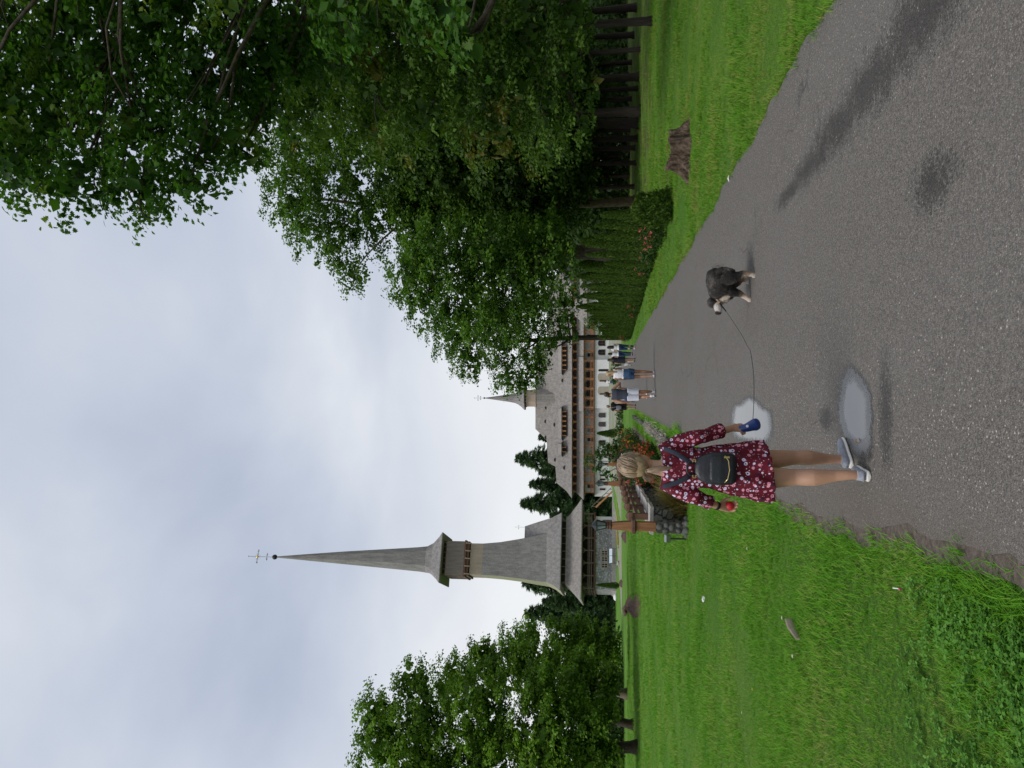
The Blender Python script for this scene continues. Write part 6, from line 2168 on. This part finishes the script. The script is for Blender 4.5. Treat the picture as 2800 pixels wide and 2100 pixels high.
inner = [[(p[0] * kk + (1 - kk) * (sum(q[0] for q in rings[-1]) / NS), p[1] * kk + (1 - kk) * (sum(q[1] for q in rings[-1]) / NS), p[2] + dz) for p in rings[-1]] for dz, kk in ((.002, .93), (.16, .72))]
loft(dm, rings + inner)
for s_, e_, w_, ea in ((Rs, Re, Rw, .70), (Ls, Le, Lw, .62)):
    end = lerp(e_, w_, ea)
    pts = [lerp(s_, tor[-3], .55), s_ + Vector((0, 0, .004)), lerp(s_, e_, .35), lerp(s_, e_, .75), e_, lerp(e_, end, .5), end]
    dm.tube(pts, [.090, .072, .060, .054, .052, .050, .052], 20)
dr = dm.build('dress', MT['floral'], woman, smooth=True)
remesh(dr, .0065, 2)
tx_ = bpy.data.textures.new('cloth_wrinkle', 'CLOUDS'); tx_.noise_scale = .09; tx_.noise_depth = 2
dsp = dr.modifiers.new('wrinkle', 'DISPLACE'); dsp.texture = tx_; dsp.strength = .022; dsp.mid_level = .5

# hair: scalp shape, strands combed back into a low pony tail
HB = plain('hair_blond_cap', (.40, .29, .17), (.20, .135, .075), 6.0, .42, .3, 30, (9, 9, 2), .5)


def strand_material():
    m, nt, b = new_mat('hair_blond_strand')
    g = nt.nodes.new('ShaderNodeNewGeometry')
    col = ramp(nt, g.outputs['Random Per Island'], [(.1, (.30, .205, .12)), (.5, (.46, .34, .215)), (.95, (.64, .51, .35))])
    # the hair below the ears is darker than the bleached top
    s_ = nt.nodes.new('ShaderNodeSeparateXYZ'); nt.links.new(ocoord(nt), s_.inputs[0])
    k_ = ramp(nt, mth(nt, 'ADD', mth(nt, 'MULTIPLY', s_.outputs['X'], -.7), s_.outputs['Z']), [(1.465, 1.0), (1.53, 0.0)])  # the X term paints shade onto the right side of the head
    col = mixc(nt, mth(nt, 'MULTIPLY', k_, .75), col, (.13, .080, .045))
    nt.links.new(col, b.inputs['Base Color'])
    b.inputs['Roughness'].default_value = .38
    return m


HS = strand_material()
hm = MB()
Rh_ = Matrix.Rotation(-.30, 3, 'Z') @ Matrix.Rotation(-.12, 3, 'X')
hm.ball(hedc + Rh_ @ Vector((0, -.018, .026)), (.079, .099, .091), 22, 16, Rh_)
hm.ball(hedc + Rh_ @ Vector((0, -.050, -.020)), (.074, .060, .075), 18, 12, Rh_)
hcap = hm.build('hair', HB, woman, smooth=True); remesh(hcap, .006, 3)
pony0 = L_(W(435, 486, 4.85))
pony = [pony0, L_(W(480, 480, 4.825)), L_(W(530, 470, 4.815)), L_(W(575, 468, 4.81)), L_(W(612, 462, 4.812))]
sm = MB(); rg = np.random.default_rng(9)
for i in range(160):
    # strands start along the hairline and over the crown and run to the band
    th = rg.uniform(-2.6, 2.6); ph = rg.uniform(-.25, 1.45)
    d0 = Vector((math.sin(th) * math.cos(ph), math.cos(th) * math.cos(ph), math.sin(ph)))
    cc = hedc + Rh_ @ Vector((0, -.018, .024))
    rad = Vector((.080, .100, .092))
    dl = Rh_.transposed() @ (pony0 - cc); dl = Vector((dl.x / rad.x, dl.y / rad.y, dl.z / rad.z)).normalized()
    pts = []
    for k in range(7):
        t = k / 6
        d = d0.lerp(dl, t).normalized()
        rr = 1.0 + .012 * math.sin(i * 1.7) + (.05 * t * t if t > .8 else 0)
        pts.append(cc + Rh_ @ Vector((d.x * rad.x, d.y * rad.y, d.z * rad.z)) * rr)
    pts[-1] = pts[-1].lerp(pony0, .7)
    sm.tube(pts, [.0022, .0028, .0030, .0030, .0028, .0026, .002], 4, cap=False)
for i in range(110):      # thicker locks give the hair its lumps
    th = -2.7 + 5.4 * i / 110 + rg.normal(0, .05); ph = rg.choice([-.15, .35, .85, 1.3]) + rg.normal(0, .1)
    d0 = Vector((math.sin(th) * math.cos(ph), math.cos(th) * math.cos(ph), math.sin(ph)))
    pts = []
    lift = rg.uniform(.99, 1.035)
    for k in range(8):
        t = k / 7
        d = d0.lerp(dl, t).normalized()
        pts.append(cc + Rh_ @ Vector((d.x * rad.x, d.y * rad.y, d.z * rad.z)) * (lift + .015 * math.sin(3 * t + i)))
    pts[-1] = pts[-1].lerp(pony0, .6)
    sm.tube(pts, [.002, .005, .0065, .007, .007, .0065, .005, .0035], 6, cap=False)
for i in range(170):
    off = Vector(rg.normal(0, 1, 3)); off.normalize()
    wd = (.010, .020, .018, .011, .004)
    L = rg.uniform(.55, 1.0) if i % 3 else 1.0
    pts = []
    for k, p in enumerate(pony):
        q = p + off * wd[k] * rg.uniform(.7, 1.1); pts.append(q)
    if L < .75: pts = pts[:4]
    sm.tube(pts, [.0026, .0030, .0030, .0026, .0012][:len(pts)], 4, cap=False)
for i in range(46):   # loose wisps on the left side and the nape
    a = L_(W(rg.uniform(400, 450), rg.uniform(495, 535), 4.87)); b_ = a + Vector((rg.uniform(-.035, .0), rg.uniform(-.02, .01), -rg.uniform(.02, .06)))
    sm.tube([a, lerp(a, b_, .5) + Vector((-.012, 0, .003)), b_], [.0016, .0016, .0008], 4, cap=False)
so = sm.build('hair_strands', HS, woman, smooth=True)
m = MB(); m.tube([pony0 + Vector((-.016, 0, 0)), pony0 + Vector((0, -.016, .004)), pony0 + Vector((.016, 0, 0)), pony0 + Vector((0, .016, -.004)), pony0 + Vector((-.016, 0, 0))], [.005] * 5, 8); m.build('hair_tie', HB, woman, smooth=True)
m = MB()
pts = []
for k in range(17):
    a = math.pi * (-.08 + 1.16 * k / 16)
    pts.append(hedc + Rh_ @ Vector((.092 * math.cos(a), .030 + .012 * math.sin(a), .020 + .106 * math.sin(a))))
m.tube(pts, [.0045] * 17, 8); m.build('headband', CL['black'], woman, smooth=True)

# wrist band and shoes
m = MB(); wv = (Lw - Le).normalized(); m.tube([Lw - wv * .022, Lw - wv * .004], [.029, .029], 16); m.build('wrist_band', CL['black'], woman, smooth=True)
MT['shoe_knit'] = plain('shoe_knit', (.30, .32, .37), (.20, .215, .25), 40, .8, .5, 220)
MT['shoe_sole'] = plain('shoe_sole', (.72, .70, .66), (.58, .56, .52), 10, .6)


def sneaker(ankle, yaw, lift=0.0, up=0.0):
    a = Vector(ankle); d = Vector((math.sin(yaw), math.cos(yaw), 0)); w = Vector((math.cos(yaw), -math.sin(yaw), 0))
    g = Vector((a.x, a.y, wz + lift)) - d * .005
    m = MB()
    st = [(-.058, .022, .042), (-.050, .034, .060), (-.015, .037, .056), (.02, .037, .056), (.06, .039, .056), (.11, .043, .048), (.155, .041, .040), (.185, .030, .032), (.198, .012, .018)]
    m.tube([g + d * t + Vector((0, 0, .016 + h * .5 + max(0, t) * up)) for t, ww, h in st], [(ww, h * .5) for t, ww, h in st], 16, ref=w)
    m.tube([g + Vector((0, 0, .035)), g + Vector((0, 0, .066)), g + Vector((0, 0, .074))], [.037, .036, .034], 16)
    q = m.build('shoe', MT['shoe_knit'], woman, smooth=True); remesh(q, .005, 3)
    s = MB()
    ss = [(-.064, .020), (-.052, .036), (0, .039), (.05, .039), (.11, .046), (.16, .044), (.192, .032), (.206, .012)]
    s.tube([g + d * t + Vector((0, 0, .015 + max(0, t) * up)) for t, ww in ss], [(ww, .016) for t, ww in ss], 16, ref=w)
    sp_ = s.build('sole', MT['shoe_sole'], q, smooth=True); remesh(sp_, .005, 2)


sneaker((Ra.x, Ra.y, Ra.z), .72, 0, .02)
sneaker((La.x, La.y, La.z), .05)

# backpack: black leather with flap, zips and buckles
MT['leather'] = plain('leather', (.007, .009, .016), (.004, .005, .009), 14, .42, .25, 70, spec=.5)
bc = W(915, 470, 4.80)
bp = thing('backpack', 'small black leather backpack on the back of the woman in the red dress', 'backpack', bc)
m = MB()
pr_ = [(-.138, .070, .035), (-.130, .096, .050), (-.10, .106, .058), (-.04, .110, .062), (.02, .106, .060), (.07, .094, .054), (.105, .074, .045), (.128, .040, .030)]
loft(m, [[(w * math.copysign(abs(math.cos(a)) ** .7, math.cos(a)), d * math.copysign(abs(math.sin(a)) ** .6, math.sin(a)), z) for a in [2 * math.pi * k / 28 for k in range(28)]] for z, w, d in pr_])
q = m.build('pouch', MT['leather'], bp, smooth=True); remesh(q, .006, 2)
m = MB()
pk = [(-.120, .080, .034), (-.112, .088, .042), (-.03, .090, .044), (.028, .084, .038), (.040, .07, .025)]
loft(m, [[(w * math.copysign(abs(math.cos(a)) ** .5, math.cos(a)), -.032 + d * math.copysign(abs(math.sin(a)) ** .6, math.sin(a)), z) for a in [2 * math.pi * k / 24 for k in range(24)]] for z, w, d in pk])
q = m.build('front_pocket', MT['leather'], bp, smooth=True); remesh(q, .006, 2)
m = MB(); m.tube([(-.085, -.066, -.055), (-.06, -.080, -.075), (0, -.084, -.086), (.06, -.080, -.080), (.09, -.062, -.060)], [.0035] * 5, 8); m.build('zip', MT['brass'], bp, smooth=True)
m = MB(); m.box((.082, -.072, -.07), (.012, .006, .035)); m.build('zip_pull', MT['brass'], bp)
m = MB(); m.tube([(-.035, .0, .128), (-.045, -.01, .160), (-.02, -.012, .178), (.02, -.012, .178), (.045, -.01, .160), (.035, .0, .128)], [.007] * 6, 8); m.build('top_handle', MT['leather'], bp, smooth=True)
for s in (-1, 1):
    m = MB(); m.box((s * .052, -.02, .142), (.020, .010, .006)); m.box((s * .052, -.02, .124), (.020, .010, .006)); m.box((s * .061, -.02, .133), (.005, .010, .022)); m.build('buckle', MT['brass'], bp)


def strap(pts):
    P = [Vector(p) - bc for p in pts]
    m = MB(); m.tube(P, [(.016, .0045)] * len(P), 10, ref=(1, 0, 0)); m.build('shoulder_strap', cloth('strap_fabric', (.030, .035, .050)), bp, smooth=True)


strap([W(765, 448, 4.822), W(720, 410, 4.815), W(650, 365, 4.82), W(580, 335, 4.845), W(545, 328, 4.89), W(552, 326, 4.95), W(600, 326, 5.02)])
strap([W(760, 500, 4.822), W(715, 540, 4.815), W(650, 568, 4.82), W(585, 590, 4.845), W(552, 596, 4.89), W(558, 598, 4.95), W(600, 596, 5.02)])

# red ball in the left hand
p = Lw + wl + (L_(W(1060, 742, 5.0)) - Lw).normalized() * .085 + Vector((.020, -.032, .012))
m = MB(); m.ball((0, 0, 0), .033, 20, 14); o = m.build('red_ball', plain('ball_red', (.50, .022, .030), (.38, .014, .02), 20, .45), None, smooth=True); o.location = W(1022, 735, 4.985); tag(o, 'small red ball held in the left hand of the woman', 'ball')

# retractable lead: blue handle in the right hand, thin cord to the dog's collar
hc = W(1172, 168, 5.03)
lead = thing('dog_lead', 'blue retractable dog lead with thin cord running to the dog', 'dog lead', hc)
m = MB()
hp = [W(1085, 184, 5.03), W(1112, 186, 5.025), W(1145, 180, 5.025), W(1175, 168, 5.03), W(1205, 158, 5.035), W(1228, 150, 5.04), W(1240, 147, 5.04)]
m.tube([Vector(p) - hc for p in hp], [(.014, .016), (.024, .026), (.028, .030), (.030, .036), (.032, .044), (.026, .038), (.012, .018)], 16, ref=(0, 1, 0))
MT['blue_plastic'] = plain('blue_plastic', (.012, .040, .19), (.008, .028, .14), 9, .3, spec=.5)
q = m.build('handle', MT['blue_plastic'], lead, smooth=True); remesh(q, .005, 2)
m = MB(); m.ball(W(1150, 170, 4.998) - hc, (.010, .006, .010), 10, 8); m.build('brake_button', CL['pale'], lead, smooth=True)


# ------------------------------------------------------------------ dog
def Z2(zx, zy, Y): return at(2100 - (650 + zy / 4.74), 1850 + zx / 4.74, Y + .17)


dl_ = Vector((1.2, 8.82, path_z(1.2, 8.82)))
dog = thing('dog', 'shaggy dark grey dog with pale legs on the lead', 'dog', dl_)


def D_(zx, zy, Y): return Z2(zx, zy, Y) - dl_


db = MB()
# trunk: rump, loin, deep chest, neck
db.tube([D_(560, 440, 8.50), D_(545, 470, 8.52), D_(545, 540, 8.57), D_(560, 620, 8.62), D_(585, 690, 8.68), D_(590, 745, 8.72), D_(575, 775, 8.745)],
        [(.07, .09), (.115, .135), (.125, .150), (.125, .150), (.125, .155), (.105, .125), (.07, .085)], 18, ref=(0, 1, 0))
db.tube([D_(575, 730, 8.70), D_(545, 790, 8.74), D_(500, 830, 8.75)], [.095, .078, .070], 14)
# skull, muzzle, ears
db.ball(D_(472, 838, 8.75), (.072, .070, .070), 16, 12)
db.ball(D_(520, 880, 8.735), (.055, .058, .052), 14, 10)
db.tube([D_(510, 865, 8.74), D_(540, 915, 8.715), D_(543, 955, 8.70), D_(537, 985, 8.69), D_(535, 1000, 8.688)], [.060, .050, .040, .034, .020], 14)
for Y, zy in ((8.69, 838), (8.81, 838)):
    db.tube([D_(432, zy, Y), D_(452, zy - 12, Y + .01 * (1 if Y > 8.75 else -1)), D_(505, zy - 14, Y + .015 * (1 if Y > 8.75 else -1))], [(.020, .012), (.030, .012), (.012, .007)], 10, ref=(1, 0, 0))
# hind legs: knee forward at the belly, hock pointing back, upright shank


def hleg(pts, rad): limb_tube(db, pts, rad, 12, 5)


hleg([D_(600, 490, 8.49), D_(700, 520, 8.47), D_(790, 500, 8.46), D_(870, 462, 8.45), D_(960, 478, 8.445), D_(1000, 486, 8.445), D_(1006, 522, 8.45)], [.10, .085, .055, .034, .026, .027, .022])
hleg([D_(620, 510, 8.64), D_(720, 580, 8.70), D_(800, 565, 8.76), D_(850, 540, 8.80), D_(905, 560, 8.81), D_(928, 572, 8.81), D_(930, 598, 8.81)], [.09, .075, .048, .032, .025, .026, .020])
# near foreleg planted, far foreleg lifted
hleg([D_(640, 690, 8.63), D_(720, 700, 8.63), D_(800, 720, 8.645), D_(870, 755, 8.66), D_(925, 788, 8.68), D_(945, 800, 8.685), D_(950, 832, 8.69)], [.085, .062, .042, .032, .028, .029, .022])
hleg([D_(640, 720, 8.79), D_(700, 735, 8.82), D_(690, 770, 8.85), D_(640, 795, 8.87), D_(665, 815, 8.88)], [.07, .05, .036, .029, .022])
# tail hanging close to the leg
hleg([D_(520, 445, 8.47), D_(580, 418, 8.45), D_(680, 418, 8.44), D_(760, 432, 8.44)], [.035, .034, .03, .012])


def fur_material():
    m, nt, b = new_mat('dog_fur')
    t = ocoord(nt)
    n1 = noise(nt, t, 7, 5, .65); n2 = noise(nt, ocoord(nt, (1, 1, 1)), 60, 3, .7)
    dark = ramp(nt, mth(nt, 'ADD', mth(nt, 'MULTIPLY', n1, .7), mth(nt, 'MULTIPLY', n2, .4)), [(.36, (.006, .006, .006)), (.56, (.030, .027, .025)), (.74, (.13, .115, .10))])
    s = nt.nodes.new('ShaderNodeSeparateXYZ'); nt.links.new(t, s.inputs[0])
    wob = mth(nt, 'MULTIPLY', mth(nt, 'SUBTRACT', n1, .5), .12)
    low = ramp(nt, mth(nt, 'ADD', s.outputs['Z'], wob), [(.06, 1.0), (.15, 0.0)])
    col = mixc(nt, mth(nt, 'MULTIPLY', low, .9), dark, (.36, .25, .17))

    def patch(p, r):
        v = nt.nodes.new('ShaderNodeVectorMath'); v.operation = 'DISTANCE'; nt.links.new(t, v.inputs[0]); v.inputs[1].default_value = p
        return ramp(nt, mth(nt, 'ADD', v.outputs['Value'], mth(nt, 'MULTIPLY', wob, .4)), [(r * .8, 1.0), (r * 1.1, 0.0)])
    for p, r, c in ((D_(560, 910, 8.67), .072, (.55, .51, .47)), (D_(625, 770, 8.64), .065, (.55, .46, .37)), (D_(640, 800, 8.87), .06, (.42, .31, .22)), (D_(536, 990, 8.69), .045, (.028, .018, .017)), (D_(497, 922, 8.66), .022, (.01, .01, .01)), (D_(930, 800, 8.66), .09, (.58, .47, .38)), (D_(990, 510, 8.44), .05, (.50, .43, .36)), (D_(925, 590, 8.81), .045, (.50, .46, .40)), (D_(850, 500, 8.46), .045, (.36, .29, .23))):
        col = mixc(nt, patch(tuple(p), r), col, c)
    nt.links.new(col, b.inputs['Base Color'])
    b.inputs['Roughness'].default_value = .8; b.inputs['Specular IOR Level'].default_value = .2
    bump(nt, b, mth(nt, 'ADD', n1, n2), .9, .02)
    return m


MT['fur'] = fur_material()
q = db.build('body', MT['fur'], dog, smooth=True); remesh(q, .007, 3)
txf = bpy.data.textures.new('fur_lumps', 'CLOUDS'); txf.noise_scale = .05; txf.noise_depth = 3
ds = q.modifiers.new('shag', 'DISPLACE'); ds.texture = txf; ds.strength = .014
# shaggy coat: short hair blades over back, flanks, chest and thighs
rg = np.random.default_rng(4)
hp_ = []; hn = []; ha = []
segs = [(D_(560, 462, 8.51), .10), (D_(545, 470, 8.52), .13), (D_(545, 540, 8.57), .145), (D_(560, 620, 8.62), .145), (D_(585, 690, 8.68), .145), (D_(590, 745, 8.72), .12), (D_(560, 780, 8.74), .085), (D_(700, 505, 8.47), .085), (D_(780, 500, 8.46), .06), (D_(720, 700, 8.63), .068), (D_(478, 845, 8.75), .066)]
for (c0, r0), (c1, r1) in zip(segs[:7], segs[1:7] + [segs[6]]):
    for _ in range(330):
        t = rg.random(); c = c0.lerp(c1, t); r = r0 + (r1 - r0) * t
        d = Vector(rg.normal(0, 1, 3)).normalized(); hp_.append(tuple(c + d * r * .93)); hn.append(tuple(d)); ha.append((.25 * (c.x < .12), -.1, -.95))
for c, r in segs[7:10]:
    for _ in range(160):
        d = Vector(rg.normal(0, 1, 3)).normalized(); hp_.append(tuple(c + d * r * .9)); hn.append(tuple(d)); ha.append((.3, -.1, -.9))
V, F = leaf_cloud(np.array(hp_), np.array(hn), .030, BLADE, rg, .10, along=np.array(ha), spread=.25)
co = link_mesh('coat_hair', np_mesh('coat_hair', V, F), MT['fur'], dog); co['kind'] = 'stuff'
m = MB(); cc = D_(535, 797, 8.742); ax_ = (D_(500, 830, 8.75) - D_(575, 760, 8.72)).normalized()
m.tube([cc - ax_ * .009, cc + ax_ * .009], [.085, .083], 20); m.build('collar', plain('collar_tan', (.48, .30, .13), None, 10, .6), dog, smooth=True)
# cord of the lead: hangs in a shallow bow
cpts = [(600, 905, 8.68), (650, 965, 8.60), (740, 1100, 8.35), (850, 1270, 8.0), (925, 1420, 7.6)]
wp = [Z2(*c) for c in cpts]
wp += [at(2100 - (900 + 250 / 4.148), 2000 + 215 / 4.148, 6.95), at(2100 - (900 + 500 / 4.148), 2000 + 250 / 4.148, 6.5), at(2100 - (900 + 750 / 4.148), 2000 + 256 / 4.148, 6.0), at(2100 - (900 + 930 / 4.148), 2000 + 249 / 4.148, 5.6), at(2100 - (900 + 1040 / 4.148), 2000 + 242 / 4.148, 5.27)]
m = MB(); limb_tube(m, [p - hc for p in [Z2(560, 850, 8.66)] + wp], [.0022] * (len(wp) + 1), 6, 8); m.build('cord', CL['black'], lead, smooth=True)
m = MB(); m.tube([Z2(560, 845, 8.665) - hc, Z2(590, 890, 8.68) - hc, Z2(640, 952, 8.61) - hc], [.010, .009, .007], 8); m.build('clip', CL['black'], lead, smooth=True)
